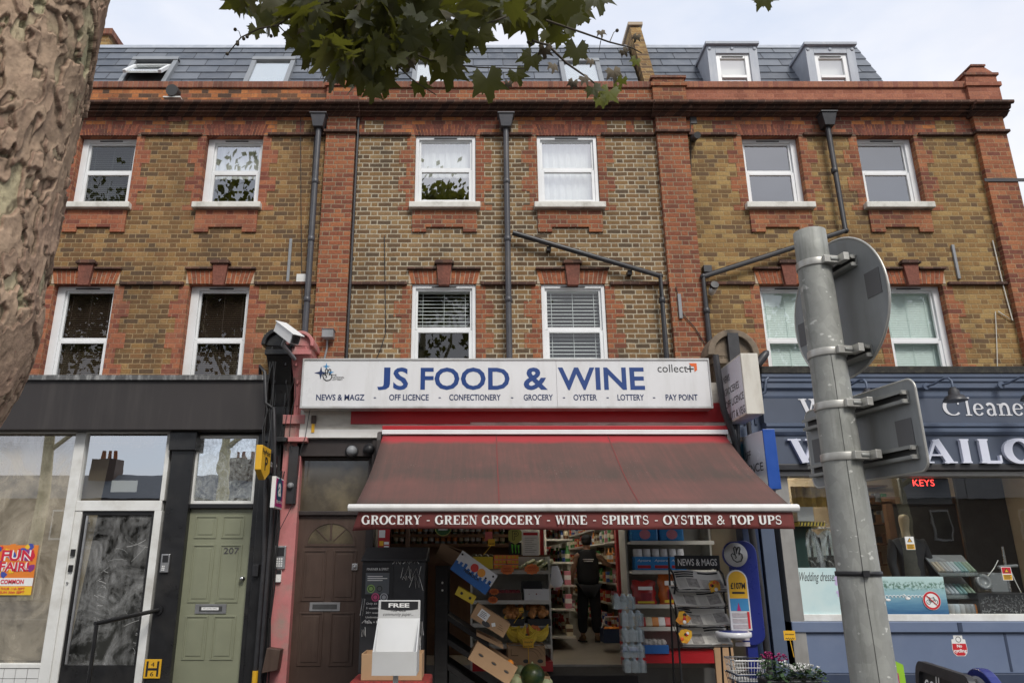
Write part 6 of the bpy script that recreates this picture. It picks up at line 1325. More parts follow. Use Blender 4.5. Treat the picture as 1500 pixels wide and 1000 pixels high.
for i in range(9): q.box(-w/2+w*i/9, -w/2+w*(i+.6)/9, -d/2-.004, -d/2-.0031, h*.42, h*(.5+.06*(i % 3)), M['bluec'])
for cx, mm in ((-.02, 'redfr'), (.07, 'orfr')): q.add([(cx+.045*math.cos(R(t)), -d/2-.005, h*.68+.045*math.sin(R(t))) for t in range(0, 360, 20)], [tuple(range(18))], M[mm])
f = (Vector((0, -d/2-.006, 0)), X3, Z3); q.text('NEMOCA', -w*.22, w*.2, h*.28, h*.42, f, M['ink'], bold=.03)
for cx, cz in ((-.45, .85), (.42, .85), (.3, .6), (.44, .5)): q.add([(w*cx+.012*math.cos(R(t)), -d/2-.0055, h*cz+.012*math.sin(R(t))) for t in range(0, 360, 45)], [tuple(range(8))], M['ink'])
on(H, W, q, 'print')
H, W, w, h, d = quad_box('fruit_box', 'small yellow carton wedged under the blue one', (674, 861), (700, 874), (692, 886), (666, 869), -1.08, .3, M['yelc'])
q = MB()
for cx in (-.22, .25): q.add([(w*cx+.016*math.cos(R(t)), -d/2-.002, h*.5+.016*math.sin(R(t))) for t in range(0, 360, 45)], [tuple(range(8))], M['ink'])
on(H, W, q, 'hand_hole')
H, W, w, h, d = quad_box('fruit_box', 'tipped brown carton with a white label, middle of the stand', (700, 886), (750, 913), (736, 935), (690, 902), -1.12, .40, M['card'])
q = MB(); q.obox((-w*.22, -d/2-.002, h*.58), (w*.28, .002, h*.55), rotY(R(6)), M['paper']); q.obox((w*.12, -d/2-.002, h*.38), (w*.1, .002, h*.24), rotY(R(-40)), M['paper']); f = (Vector((0, -d/2-.0035, 0)), X3, Z3)
for i in range(4): q.box(-w*.32, -w*(.14+.03*(i % 2)), -d/2-.0042, -d/2-.0032, h*(.42+.1*i), h*(.45+.1*i), M['ink'])
q.add([(-w*.06+.05*math.cos(R(t)), -d/2-.002, h*.16+.028*math.sin(R(t))) for t in range(0, 360, 30)], [tuple(range(12))], M['slot'])
for i in range(3): q.box(w*.25, w*(.42-.04*i), -d/2-.0022, -d/2-.0012, h*(.32+.13*i), h*(.36+.13*i), M['cardd'])
on(H, W, q, 'label')
H, W, w, h, d = quad_box('fruit_box', 'plain brown carton with three hand holes, lowest on the black stand', (701.5, 937), (757, 979), (746, 1001), (684, 967), -1.15, .42, M['card'])
q = MB()
for cx in (-.3, .02, .33): q.add([(w*cx+.032*math.cos(R(t)), -d/2-.002, h*.52+.015*math.sin(R(t))) for t in range(0, 360, 24)], [tuple(range(15))], M['cardd']); q.add([(w*cx+.026*math.cos(R(t)), -d/2-.003, h*.505+.010*math.sin(R(t))) for t in range(0, 360, 24)], [tuple(range(15))], M['slot'])
on(H, W, q, 'hand_hole')
q = MB(); a, e = P(698, 925, -1.0), P(737, 944, -1.0); q.prism([a, a+Vector((0, 0, -.04)), e+Vector((0, 0, -.04)), e], (0, .4, 0), M['card']); tag(q.build('wood_slat'), 'thin bare wooden board sloping under the middle carton', 'board')
H = thing('fruit_box', 'dark brown carton lying behind the blue and white one', 'box', P(662, 822, -.6)); q = MB(); a = P(662, 815, -.6); q.obox(a, (.34, .3, .16), rotY(R(28)), M['cardd']); q.obox(a+Vector((.02, -.02, .10)), (.3, .26, .012), rotY(R(18)), M['cardd']); q.build('carton', H, bevel=.004)

# ------------------------------------------------------------------ news rack
M['news'] = paint('newsprint', (.72, .70, .65), .85, .06, 6); M['newsg'] = paint('newsprint_picture', (.36, .34, .32), .85, .5, 25, dirt=(.5, .48, .45), dirt_amt=.7, dirt_scale=14); M['mgold'] = paint('magazine_gold', (.75, .42, .03), .4, .3, 20, dirt=(.5, .05, .03), dirt_amt=.9, dirt_scale=14)
Yn = -1.25; nx0, nx1 = PX(990, 890, Yn), PX(1063, 890, Yn); NR = thing('news_rack', 'black wire news and magazines rack beside the blue lottery board', 'rack', ((nx0+nx1)/2, Yn, 0)); nw = nx1-nx0
za, zb_ = PZ(833, Yn+.12), PZ(813, Yn+.12); q = MB(); q.box(nx0+.06, nx1+.02, Yn+.12, Yn+.135, za, zb_, M['ink']); hd_ = q.build('header_board', NR, bevel=.003)
q = MB(); q.text('NEWS & MAGS', nx0+.09, nx1-.01, za+.035, zb_-.035, front(Yn+.118), M['inkw'], bold=.015); q.build('lettering', hd_)
q = MB()
for x in (nx0-.0, nx1+.0):
    q.tube([(x, Yn-.05, 0), (x, Yn-.02, .25), (x, Yn+.02, za-.25), (x, Yn-.06, za-.16), (x, Yn+.0, za-.05), (x, Yn+.12, za)], .011, M['ink'], 8); q.tube([(x, Yn+.35, 0), (x, Yn+.2, za-.3), (x, Yn+.14, zb_-.02)], .011, M['ink'], 8)
q.tube([(nx0, Yn-.03, .16), (nx1, Yn-.03, .16)], .009, M['ink'], 8); q.build('frame', NR)
tiers = [(851, 867), (878, 891), (904, 920), (932, 950)]; nm = ('top', 'second', 'third', 'lowest'); zt0 = za
tz = [PZ(866, Yn-.1), PZ(890, Yn-.1), PZ(918, Yn-.1), PZ(947, Yn-.1)]
for i, z in enumerate(tz):
    q = MB(); y0, y1 = Yn-.1, Yn+.16; zz_ = z+.20
    for k in range(6): s_ = k/5; q.tube([(nx0+nw*s_, y0, z), (nx0+nw*s_, y1, zz_)], .004, M['ink'], 5)
    q.tube([(nx0, y0-.01, z+.02), (nx1, y0-.01, z+.02)], .006, M['ink'], 6); q.tube([(nx0, y0, z), (nx1, y0, z)], .006, M['ink'], 6); q.build('tier', NR)
    N_ = thing('newspaper', 'folded newspapers with headlines on the %s tier of the news rack' % nm[i], 'newspaper', (nx0+nw/2, Yn, z))
    dv = Vector((0, y1-y0, zz_-z)).normalized(); nv = Vector((0, -dv.z, dv.y)); rng = random.Random(20+i); sh = rng.uniform(-.03, .03)
    o = Vector((nx0-.01+sh, y0-.006, z+.006))+nv*.012; W_, Hh = nw*.98, .315; q = MB(); nseg = 12
    def sp(a, b, off=0): return o+X3*(W_*a)+dv*(Hh*b)+nv*(off+.015*math.sin(a*math.pi*2+i)+.012*abs(a-.48)*(1-b))
    for k in range(nseg):
        for l in range(3): q.add([sp(k/nseg, l/3), sp((k+1)/nseg, l/3), sp((k+1)/nseg, (l+1)/3), sp(k/nseg, (l+1)/3)], [(0, 1, 2, 3)], M['news'], True)
    for l in range(3): q.add([sp(0, 0, -.004-.006*l), sp(1, 0, -.004-.006*l), sp(1, 0, -.009-.006*l), sp(0, 0, -.009-.006*l)], [(3, 2, 1, 0)], M['news'])
    q.build('paper', N_); q = MB()
    def patch(a0, a1, b0, b1, m_, off=.003):
        kk = 4
        for k in range(kk): aa, ab = a0+(a1-a0)*k/kk, a0+(a1-a0)*(k+1)/kk; q.add([sp(aa, b0, off), sp(ab, b0, off), sp(ab, b1, off), sp(aa, b1, off)], [(0, 1, 2, 3)], m_)
    for half in (0, 1):
        a0 = .04+.49*half; wd_ = .42; patch(a0, a0+wd_, .84, .92, M['ink']) if half != i % 2 else [patch(a0, a0+wd_*rng.uniform(.6, 1), .62+.12*k, .69+.12*k, M['ink']) for k in range(3)]
        patch(a0+wd_*.45, a0+wd_, .1, .55, M['newsg'])
        for k in range(9): patch(a0, a0+wd_*.4, .08+.055*k, .095+.055*k, M['newsg'])
    q.build('print', N_)
for (px, py, lab) in ((1047, 858, 'bright cartoon coloured magazine cover leaning on the top newspapers'), (1001, 905, 'bright magazine cover at the left of the third tier'), (1004, 931, 'bright magazine cover at the left of the lowest tier')):
    p = P(px, py, Yn-.16); q = MB(); rng = random.Random(px); k = 9
    q.prism([p+Vector((r_*math.cos(R(t)), 0, r_*.85*math.sin(R(t)))) for t, r_ in [(40*j, rng.uniform(.055, .09)) for j in range(k)]], (0, .004, .003), M['mgold'])
    for j in range(4): c_ = p+Vector((rng.uniform(-.04, .04), -.003-.0006*j, rng.uniform(-.04, .04))); q.ball(c_, rng.uniform(.012, .022), (M['sred'], M['inkw'], M['ink'], M['orange'])[j], 8, (1, .12, 1))
    tag(q.build('magazine'), lab, 'magazine')
# ------------------------------------------------------------------ lottery board
M['lotb'] = paint('lottery_blue', (.014, .024, .17), .3, .06); M['lotl'] = paint('lottery_white', (.62, .62, .64), .3, .04); M['lgrey'] = paint('card_rows', (.42, .38, .40), .5, .2, 30)
Yl = -1.55; lx0, lx1 = PX(1075, 850, Yl), PX(1113, 850, Yl); lz1, lz0 = PZ(791, Yl), PZ(945, Yl); LB_ = thing('lottery_board', 'tall blue round-topped lottery board with a white disc and a yellow jackpot panel', 'sign', ((lx0+lx1)/2, Yl, 0)); lw = (lx1-lx0)/2; lc = (lx0+lx1)/2
o = [(lc+lw*math.cos(R(a)), lz1-lw+lw*math.sin(R(a))) for a in range(0, 181, 12)]+[(lc+lw*math.cos(R(a)), lz0+lw*.8+lw*.8*math.sin(R(a))) for a in range(180, 361, 12)]
q = MB(); q.prism([(x, Yl, z) for x, z in o][::-1], (0, .12, 0), M['lotb'], False); q.build('board', LB_, bevel=.01)
q = MB(); c = P(1077.5, 812, Yl-.03); k = 32; q.lathe(c, [(.135, -.03), (.135, .0)], M['lotb'], k, rotX(R(90))); q.lathe(c+Vector((0, -.001, 0)), [(.122, 0), (.122, .006), (.0001, .0065)], M['signf'], k, rotX(R(90))); dd = q.build('disc', LB_)
q = MB(); crossed_fingers(q, c+Vector((0, 0, 0)), .16, Yl-.04, M['ink']); q.build('hand_logo', dd)
px0_, px1_ = PX(1067.5, 880, Yl-.04), PX(1098, 880, Yl-.04); pz0, pz1 = PZ(923, Yl-.04), PZ(834, Yl-.04); pw_ = (px1_-px0_)/2; pc_ = (px0_+px1_)/2
o = [(pc_+pw_*math.cos(R(a)), pz1-pw_+pw_*math.sin(R(a))) for a in range(0, 181, 15)]+[(px0_, pz0), (px1_, pz0)]
q = MB(); q.prism([(x, Yl-.04, z) for x, z in o][::-1], (0, .035, 0), M['lotl']); q.build('display_panel', LB_, bevel=.004)
q = MB(); s_ = .87; o = [(pc_+pw_*s_*math.cos(R(a)), pz1-pw_+pw_*s_*math.sin(R(a))) for a in range(0, 181, 15)]+[(pc_-pw_*s_, pz1-.28), (pc_+pw_*s_, pz1-.28)]
q.add([(x, Yl-.042, z) for x, z in o], [tuple(range(len(o)))], M['yell']); f = front(Yl-.044); q.text('£107M', pc_-pw_*.7, pc_+pw_*.72, pz1-.19, pz1-.125, f, M['ink'], bold=.03)
q.box(pc_-pw_*.6, pc_+pw_*.6, Yl-.044, Yl-.0425, pz1-.235, pz1-.215, M['ink']); q.box(pc_-pw_*s_, pc_+pw_*s_, Yl-.0425, Yl-.0405, pz1-.40, pz1-.281, M['lblue']); q.add([(pc_-pw_*.3, Yl-.044, pz1-.40), (pc_+pw_*.1, Yl-.044, pz1-.40), (pc_-pw_*.1, Yl-.044, pz1-.32)], [(0, 1, 2)], M['mag'])
for i in range(6): q.box(pc_-pw_*.78, pc_+pw_*.62, Yl-.044, Yl-.0415, pz1-.46-.055*i, pz1-.42-.055*i, M['lgrey'])
q.box(pc_+pw_*.65, pc_+pw_*.86, Yl-.044, Yl-.0415, pz0+.02, pz1-.41, M['sred']); q.build('jackpot_print', LB_)
q = MB(); c = P(1077, 926, Yl-.2); q.lathe((c.x, Yl-.14, c.z-.015), [(.165, -.03), (.175, -.02), (.175, .015), (.165, .02), (.0001, .02)], M['lotl'], 28); q.lathe((c.x, Yl-.14, c.z+.006), [(.14, 0), (.14, .003), (.0001, .0031)], M['lotb'], 24); q.build('slip_shelf', LB_)
q = MB(); q.box(lc-.05, lc+.05, Yl+.03, Yl+.09, .05, lz0+.05, M['lotb']); q.lathe((lc, Yl+.06, 0), [(.26, 0), (.25, .04), (.06, .06)], M['lotb'], 24); q.build('post', LB_)
# ------------------------------------------------------------------ baskets, flowers and boards on the pavement
Yb_ = -1.75; bx0_, bx1_ = PX(1078, 985, Yb_), PX(1124, 985, Yb_); zt_ = PZ(967, Yb_)
for k in range(2):
    Bk = thing('wire_basket', ('empty white wire shopping basket, upper of the nested pair', 'blue black wire basket nested under the white one')[k], 'basket', ((bx0_+bx1_)/2, Yb_+.15, 0)); q = MB(); mm = (M['inkw'], M['navy'])[k]; z1 = zt_-.13*k; z0 = z1-.19
    def bp(u, v_, t): s_ = .8+.2*t; return Vector(((bx0_+bx1_)/2+(u-.5)*(bx1_-bx0_)*s_, Yb_+.15+(v_-.5)*.34*s_, z0+(z1-z0)*t))
    for t in (0, .33, .66, 1): q.tube([bp(0, 0, t), bp(1, 0, t), bp(1, 1, t), bp(0, 1, t), bp(0, 0, t)], .004 if t < 1 else .007, mm, 5)
    for u in [j/10 for j in range(11)]: q.tube([bp(u, 0, 1), bp(u, 0, 0), bp(u, 1, 0), bp(u, 1, 1)], .003, mm, 4)
    for u in [j/6 for j in range(1, 6)]: q.tube([bp(0, u, 1), bp(0, u, 0), bp(1, u, 0), bp(1, u, 1)], .003, mm, 4)
    q.build('wire_cage', Bk); q = MB(); q.tube([bp(.15, .5, 1)+Vector((0, -.1, 0)), bp(.15, .5, 1)+Vector((0, -.12, .02)), bp(.85, .5, 1)+Vector((0, -.12, .02)), bp(.85, .5, 1)+Vector((0, -.1, 0))], .006, M['ink'], 6); q.build('handle', Bk)
q = MB(); q.box(bx0_, bx1_, Yb_, Yb_+.3, 0, zt_-.33, M['bluec']); tag(q.build('plastic_crate', bevel=.02), 'blue crate on the pavement under the wire baskets', 'crate')
M['leafp'] = paint('pot_plant_leaf', (.035, .07, .025), .5, .4, 20); M['petm'] = paint('magenta_petal', (.36, .01, .13), .5, .3, 20); M['petw'] = paint('white_petal', (.75, .75, .72), .5, .05); M['trough'] = paint('dark_planter', (.02, .02, .022), .5)
Yp = -2.3; fx0, fx1 = PX(1122, 985, Yp), PX(1206, 985, Yp)
F_ = thing('flower_trough', 'dark trough of magenta and white cyclamen by the blue shopfront', 'flowers', ((fx0+fx1)/2, Yp+.12, 0)); z0 = PZ(996, Yp)
q = MB(); q.box(fx0, fx1-.02, Yp, Yp+.24, z0-.12, z0, M['trough']); q.build('trough', F_, bevel=.01)
q = MB(); q.box(fx0-.05, fx1, Yp-.04, Yp+.3, 0, z0-.121, M['redbox']); tag(q.build('low_table', bevel=.02), 'low stand under a red patterned cover holding the flower trough', 'stand')
rng = random.Random(15); q = MB()
for i in range(420):
    x = rng.uniform(fx0-.02, fx1+.01); y = Yp+rng.uniform(-.05, .26); t = (x-fx0)/(fx1-fx0); zz_ = z0+rng.uniform(-.06, .15)*(1-.55*t)+.02; a = rng.uniform(0, 6.28); r_ = rng.uniform(.014, .028); tl = rng.uniform(-.7, .7); u = Vector((math.cos(a), math.sin(a), tl)); v_ = Vector((-math.sin(a), math.cos(a), rng.uniform(-.4, .4)))
    c = Vector((x, y, zz_)); q.add([c+u*r_, c+v_*r_*.8, c-u*r_, c-v_*r_*.8], [(0, 1, 2, 3)], M['leafp'])
q.build('foliage', F_)
q = MB(); q2 = MB()
for i in range(95):
    wht = i > 42; t = rng.betavariate(2, 2); x = fx0+(fx1-fx0)*((.0+.62*t) if not wht else (.28+.68*t)); y = Yp+(rng.uniform(.1, .27) if not wht else rng.uniform(-.06, .12)); zz_ = z0+(.18-.07*(x-fx0)/(fx1-fx0))*(1.1 if not wht else .75)+rng.uniform(-.035, .03); c = Vector((x, y, zz_)); qq = q2 if wht else q
    for k in range(5): a = k*1.257+rng.uniform(0, 1); d_ = Vector((math.cos(a)*.6, math.sin(a)*.6, .8)); s_ = Vector((-math.sin(a), math.cos(a), 0)); qq.add([c, c+d_*.012+s_*.008, c+d_*.026, c+d_*.012-s_*.008], [(0, 1, 2, 3)], M['petw'] if wht else M['petm'])
b_ = q.build('blossom', F_); b_['label'] = 'magenta cyclamen blossom'; b_ = q2.build('blossom', F_); b_['label'] = 'white cyclamen blossom'
def tagstick(px0, px1, py0, py1, pyb, Y, label, m='yell', dx=0, lines=2):
    pm = (py0+py1)/2; x0, x1, z0, z1 = PX(px0, pm, Y), PX(px1, pm, Y), PZ(py1, Y), PZ(py0, Y); H = thing('price_tag', label, 'price tag', ((x0+x1)/2, Y, PZ(pyb, Y))); q = MB(); q.box(x0, x1, Y-.002, Y, z0, z1, M[m]); q.build('card', H)
    q = MB(); q.tube([((x0+x1)/2, Y+.004, z0+.01), ((x0+x1)/2+dx, Y+.004, PZ(pyb, Y))], .004, M[m], 6); q.build('stick', H); q = MB(); f = front(Y-.003); rng = random.Random(int(px0))
    for i in range(lines): zz_ = z1-(z1-z0)*(i+.85)/(lines+.25); q.tube([(x0+(x1-x0)*(.12+.76*t/9), Y-.003, zz_+(z1-z0)*.11*(1 if t % 2 else -1)*rng.uniform(.3, 1)) for t in range(10)], .003, M['ink'], 4)
    q.build('handwriting', H); return H
tagstick(1148, 1165, 923, 937, 962, -2.0, 'yellow handwritten price tag on a stick in the flower trough', dx=.02)
# advertising boards by the kerb
Ab = thing('pavement_board', 'black framed parcel collection board standing near the post', 'board', (2.33, -5.45, 0)); u = (Vector((2.27, -5.78, 0))-Vector((2.4, -5.1, 0))); Lb = u.length; u.normalize(); nn_ = Vector((u.y, -u.x, 0))
if nn_.x > 0: nn_ = -nn_
o0 = Vector((2.4, -5.1, 0)); tilt = .12; vv = (Z3-nn_*tilt).normalized(); q = MB(); Hh = 1.0
o = [(a+Lb/2, b+.5) for a, b in rounded(Lb/2, .5, .07)]; i_ = [(a+Lb/2, b+.5) for a, b in rounded(Lb/2-.05, .45, .03)]
fpt = lambda a, b, off=0: o0+u*a+vv*b+nn_*off
for k in range(len(o)): l = (k+1) % len(o); q.prism([fpt(*o[k]), fpt(*o[l]), fpt(*i_[l]), fpt(*i_[k])], nn_*.03, M['iron'])
q.build('frame', Ab); q = MB(); q.prism([fpt(*p_) for p_ in i_], nn_*.012, M['ink']); q.build('panel', Ab)
q = MB(); f = (fpt(0, 0, .016), u, vv); q.text('collect', .09, .49, .85, .945, f, M['inkw']); q.text('+', .50, .58, .82, .90, f, M['inkw']); a0, b0 = .53, .86
q.add([fpt(.52, .945, .017), fpt(.63, .945, .017), fpt(.63, .905, .017), fpt(.55, .905, .017)], [(0, 1, 2, 3)], M['orange']); q.add([fpt(.595, .904, .017), fpt(.63, .904, .017), fpt(.63, .82, .017), fpt(.595, .84, .017)], [(0, 1, 2, 3)], M['orange']); q.build('lettering', Ab)
q = MB(); 
for a in (.06, Lb-.06): q.tube([fpt(a, .98, -.01), Vector((0, 0, .01))+o0+u*a-nn_*.45], .016, M['iron'], 8)
q.build('rear_leg', Ab)
Ab = thing('pavement_board', 'blue round-topped lottery pavement board at the bottom right', 'board', (2.55, -5.6, 0)); c0 = P(1408, 1000, -5.35); o0 = Vector((c0.x, -5.35, 0)); c1 = P(1462, 1000, -5.75); u = Vector((c1.x-c0.x, -.40, 0)); Lb = u.length; u.normalize(); nn_ = Vector((u.y, -u.x, 0)); nn_ = nn_ if nn_.y < 0 or nn_.x < 0 else -nn_; zt_ = PZ(978, -5.55); rr = Lb/2
fpt = lambda a, b, off=0: o0+u*a+Z3*b+nn_*off
o = [(rr+rr*math.cos(R(a)), zt_-rr+rr*math.sin(R(a))) for a in range(0, 181, 12)]+[(0, .03), (Lb, .03)]; s_ = .82; i_ = [(rr+rr*s_*math.cos(R(a)), zt_-rr+rr*s_*math.sin(R(a))) for a in range(0, 181, 12)]+[(rr*(1-s_), .12), (rr*(1+s_), .12)]
q = MB(); q.prism([fpt(*p_) for p_ in o], -nn_*.05, M['lotb']); q.build('board', Ab, bevel=.006); q = MB(); q.add([fpt(*p_, .003) for p_ in i_], [tuple(range(len(i_)))], M['lotl']); q.build('panel', Ab)
q = MB(); q.box(o0.x-.05, o0.x+.5, -5.9, -5.3, 0, .029, M['lotb']); q.build('base', Ab)
M['lime'] = paint('lime_green_board', (.28, .52, .03), .5, .05); Yk2 = -3.6; q = MB(); q.prism([P(1298, 961, Yk2), P(1323, 973, Yk2), (PX(1323, 973, Yk2), Yk2, 0), (PX(1298, 961, Yk2), Yk2, 0)][::-1], (0, .03, 0), M['lime']); q.box(PX(1311, 985, Yk2-.01), PX(1316, 985, Yk2-.01), Yk2-.01, Yk2-.001, 0, PZ(985, Yk2), M['mag']); tag(q.build('pavement_board'), 'lime green board with a pink edge half hidden by the post', 'board')
# things leaning at the right of the opening
q = MB(); q.box(PX(1046, 950, -.5), PX(1074, 950, -.5), -.5, -.47, .02, PZ(938, -.5), M['card']); tag(q.build('plywood_board', bevel=.004), 'tan plywood sheet leaning under the lottery board', 'board')
# ------------------------------------------------------------------ inside the food shop
M['shelfw'] = paint('cream_metal_shelf', (.56, .54, .48), .5, .05, 5, dirt=(.3, .27, .22), dirt_amt=.4)
M['ogr'] = paint('orange_card', (.80, .22, .06), .6, .06); M['onion'] = paint('onion_skin', (.50, .22, .07), .5, .35, 14); M['banana'] = paint('banana_yellow', (.72, .50, .04), .5, .12, 9, dirt=(.35, .3, .05), dirt_amt=.5)
M['melon'] = paint('watermelon_rind', (.018, .045, .018), .3, .5, 10, dirt=(.25, .24, .04), dirt_amt=.8, dirt_scale=2.6); M['avo'] = paint('dark_fruit', (.06, .05, .02), .5, .5, 10); M['plum'] = paint('red_fruit', (.22, .02, .03), .4, .4, 10)
M['tissb'] = paint('blue_tissue_wrap', (.03, .22, .52), .3, .15, 12); M['tissw'] = paint('white_tissue_roll', (.74, .74, .74), .8, .05); M['petr'] = paint('red_pet_food_bag', (.42, .03, .03), .35, .2, 9, dirt=(.12, .06, .03), dirt_amt=.6, dirt_scale=9); M['peto'] = paint('orange_pet_food_bag', (.65, .17, .03), .35, .2, 9)
m = bpy.data.materials.new('plastic_water_bottle'); n = NT(m); n.base((.60, .70, .75)); n.rough(.12); n.b.inputs['Alpha'].default_value = .5; n.b.inputs['Specular IOR Level'].default_value = .8; M['water'] = m
M['film'] = glass('shrink_film', .16, 1.0, film=(.6, .66, .7), film_amt=.3, film_scale=5, film_lo=.4, film_hi=.6); M['neong'] = paint('green_claw_mark', (.12, .55, .05), .4, .1); M['olive'] = paint('olive_board', (.38, .40, .10), .5, .08); M['dgreen'] = paint('dark_green_disc', (.03, .10, .03), .4, .1)
pkm = [paint('packet_'+a, c, .4, .15, 14) for a, c in (('red', (.45, .04, .03)), ('cream', (.6, .52, .36)), ('green', (.06, .22, .06)), ('blue', (.04, .1, .35)), ('orange', (.6, .22, .04)), ('brown', (.16, .08, .04)), ('white', (.66, .66, .64)), ('pink', (.55, .2, .25)))]
def shelf_unit(name, label, x0, x1, y0, y1, zs, zt, m, base=None, back=True):
    H = thing(name, label, 'shelf', ((x0+x1)/2, (y0+y1)/2, SZ)); q = MB()
    if back: q.box(x0, x1, y1, y1+.03, SZ, zt, m)
    q.box(x0-.025, x0-.001, y0+(y1-y0)*.35, y1+.03, SZ, zt, m); q.box(x1+.001, x1+.025, y0+(y1-y0)*.35, y1+.03, SZ, zt, m); q.build('back_panel', H)
    for z in zs: q = MB(); q.box(x0, x1, y0, y1, z-.03, z, m); q.box(x0, x1, y0-.012, y0-.001, z-.035, z+.012, m); q.build('shelf', H, bevel=.003)
    if base: q = MB(); q.box(x0, x1, y0-.02, y1, base-.11, base, M['redv']); q.build('plinth', H)
    return H
# produce shelves between the black stand and the doorway
Yv0 = .15; vx0, vx1 = PX(692, 880, Yv0), PX(807, 880, Yv0); vz = [PZ(p_, Yv0) for p_ in (836, 880, 914, 945)]
shelf_unit('produce_shelf', 'cream shelving full of fruit and vegetables between the black stand and the doorway', vx0, vx1, Yv0, .78, vz, PZ(815, .78), M['shelfw'], base=PZ(968, Yv0))
def star_tag(px, py, r, Y, i):
    p = P(px, py, Y); q = MB(); k = 20; q.prism([p+Vector(((r*1.45 if t % 2 else r*1.25)*math.cos(2*math.pi*t/k), 0, (r if t % 2 else r*.85)*math.sin(2*math.pi*t/k)))for t in range(k)][::-1], (0, .003, 0), M['ogr'])
    for j in range(2): q.tube([p+Vector((r*(-.8+.18*t), -.002, r*(.25-.5*j)+(.012 if t % 2 else -.008))) for t in range(10)], .003, M['sred'], 4)
    tag(q.build('price_card'), ('orange starburst price card under the boxed fruit on the top shelf', 'orange starburst price card below the leeks on the top shelf', 'orange price card beside the dark fruit on the second shelf', 'orange price card above the bananas', 'orange price card hanging near the tipped carton')[i], 'price card')
star_tag(743, 834, .062, Yv0-.05, 0); star_tag(779, 833, .068, Yv0-.05, 1); star_tag(722, 878, .045, Yv0-.05, 2); star_tag(781, 923, .07, Yv0-.03, 3); star_tag(724, 866, .04, -.2, 4)
def vbox(name, label, px0, px1, py0, py1, Y, d, m, cat='box'):
    pm = (py0+py1)/2; a, e, z0, z1 = PX(px0, pm, Y), PX(px1, pm, Y), PZ(py1, Y), PZ(py0, Y); return open_box(name, label, cat, (a+e)/2, Y+d/2, z0, e-a, d, z1-z0, 0, m)+((a+e)/2, z0, z1, e-a)
def fruits(name, label, group, m, pts, r, sc=(1, 1, 1), cat='fruit', stem=False):
    first = None
    for i, c in enumerate(pts):
        if first is None:
            q = MB(); q.ball((0, 0, 0), r, M[m] if isinstance(m, str) else m, 10, sc)
            if stem: q.lathe((0, 0, r*.9), [(r*.25, -.01), (r*.08, r*.25), (.0001, r*.4)], M[m], 6)
            first = q.build(name); tag(first, label, cat, group); first.location = c
        else:
            o = first.copy(); COL.objects.link(o); o.location = c; s_ = random.uniform(.85, 1.12); o.scale = (s_, s_, s_); o.rotation_euler = (random.uniform(-.5, .5), random.uniform(-.5, .5), random.uniform(0, 6))
# top shelf: boxes of orange nets, leeks, a box of dark fruit
for k in range(2):
    for j in range(3):
        q = MB(); a = P(723.5+18.5*k, 832.5-7*j, Yv0+.02); e = P(741+18.5*k, 826.5-7*j, Yv0+.02); q.box(a.x, e.x, Yv0+.02, Yv0+.3, a.z, e.z, M['ogr'])
        for t in range(3): q.box(a.x+.02+.05*t, a.x+.05+.05*t, Yv0+.018, Yv0+.0199, a.z+.012, e.z-.012, M['yelc'])
        o = q.build('fruit_punnet', bevel=.003); tag(o, 'orange printed punnet stacked on the top produce shelf', 'punnet', 'orange punnets on the top shelf')
M['leek'] = paint('pale_leek', (.50, .54, .30), .5, .3, 12)
for i in range(9):
    q = MB(); p = P(762+4.6*i, 833, Yv0+.02); z = p.z+.02+.025*(i % 3); q.tube([(p.x, Yv0+.0+.02*(i % 2), z), (p.x+.05, Yv0+.25, z+.01), (p.x+.13, Yv0+.5, z+.03)], [.018, .017, .03], M['leek'], 8); tag(q.build('leek'), 'pale leek lying on the top produce shelf', 'leek', 'leeks on the top shelf')
H, W, xc, z0, z1, w = vbox('fruit_box', 'cream carton of dark fruit on the top shelf above the tipped blue carton', 693, 722, 815, 833, Yv0+.02, .3, M['yelc'])
fruits('dark_fruit', 'dark round fruit in the cream carton on the top shelf', 'dark fruit in the cream carton', 'avo', [(xc+w*(.36*(i % 4)-.54)*.8, Yv0+.1+.09*(i//4), z1-.01) for i in range(12)], .045)
H, W, xc, z0, z1, w = vbox('fruit_box', 'white carton lined in black on the second shelf', 768, 804, 862, 880, Yv0+.0, .35, M['whitec'])
q = MB(); q.box(xc-w/2+.01, xc+w/2-.03, Yv0+.015, Yv0+.33, z0+.02, z1-.03, M['ink']); q.box(xc-w/2-.02, xc+w*.3, Yv0+.22, Yv0+.23, z1-.05, z1+.09, M['ink']); tag(q.build('black_tray', bevel=.01), 'black tray standing inside the white carton on the second shelf', 'tray')
fruits('red_fruit', 'small red fruit before the black tray in the white carton', 'red fruit in the white carton', 'plum', [(xc-w*.3+.045*i, Yv0+.02, z0+.085) for i in range(5)], .022)
H, W, xc, z0, z1, w = vbox('fruit_box', 'low dark crate of plums on the second shelf', 716, 764, 868, 880, Yv0+.0, .35, M['brownd'])
fruits('plum', 'dark red plum in the low crate on the second shelf', 'plums in the low crate', 'plum', [(xc-w*.42+w*.12*(i % 8), Yv0+.08+.09*(i//8), z1+.005) for i in range(24)], .032)
for px0, px1, lab, g_ in ((739, 768, 'low crate of onions at the left of the third shelf', 'left'), (773, 807, 'low crate of onions at the right of the third shelf', 'right')):
    H, W, xc, z0, z1, w = vbox('onion_crate', lab, px0, px1, 906, 916, Yv0-.03, .4, M['ink'], 'crate'); rng = random.Random(px0)
    fruits('onion', 'brown onion heaped in the onion crate on the third shelf', 'onions on the third shelf', 'onion', [(xc+w*rng.uniform(-.42, .42), Yv0+.03+.30*t, z1+.02+.10*t+rng.uniform(-.01, .03)) for t in [i/26 for i in range(27)]], .040, stem=True, cat='onion')
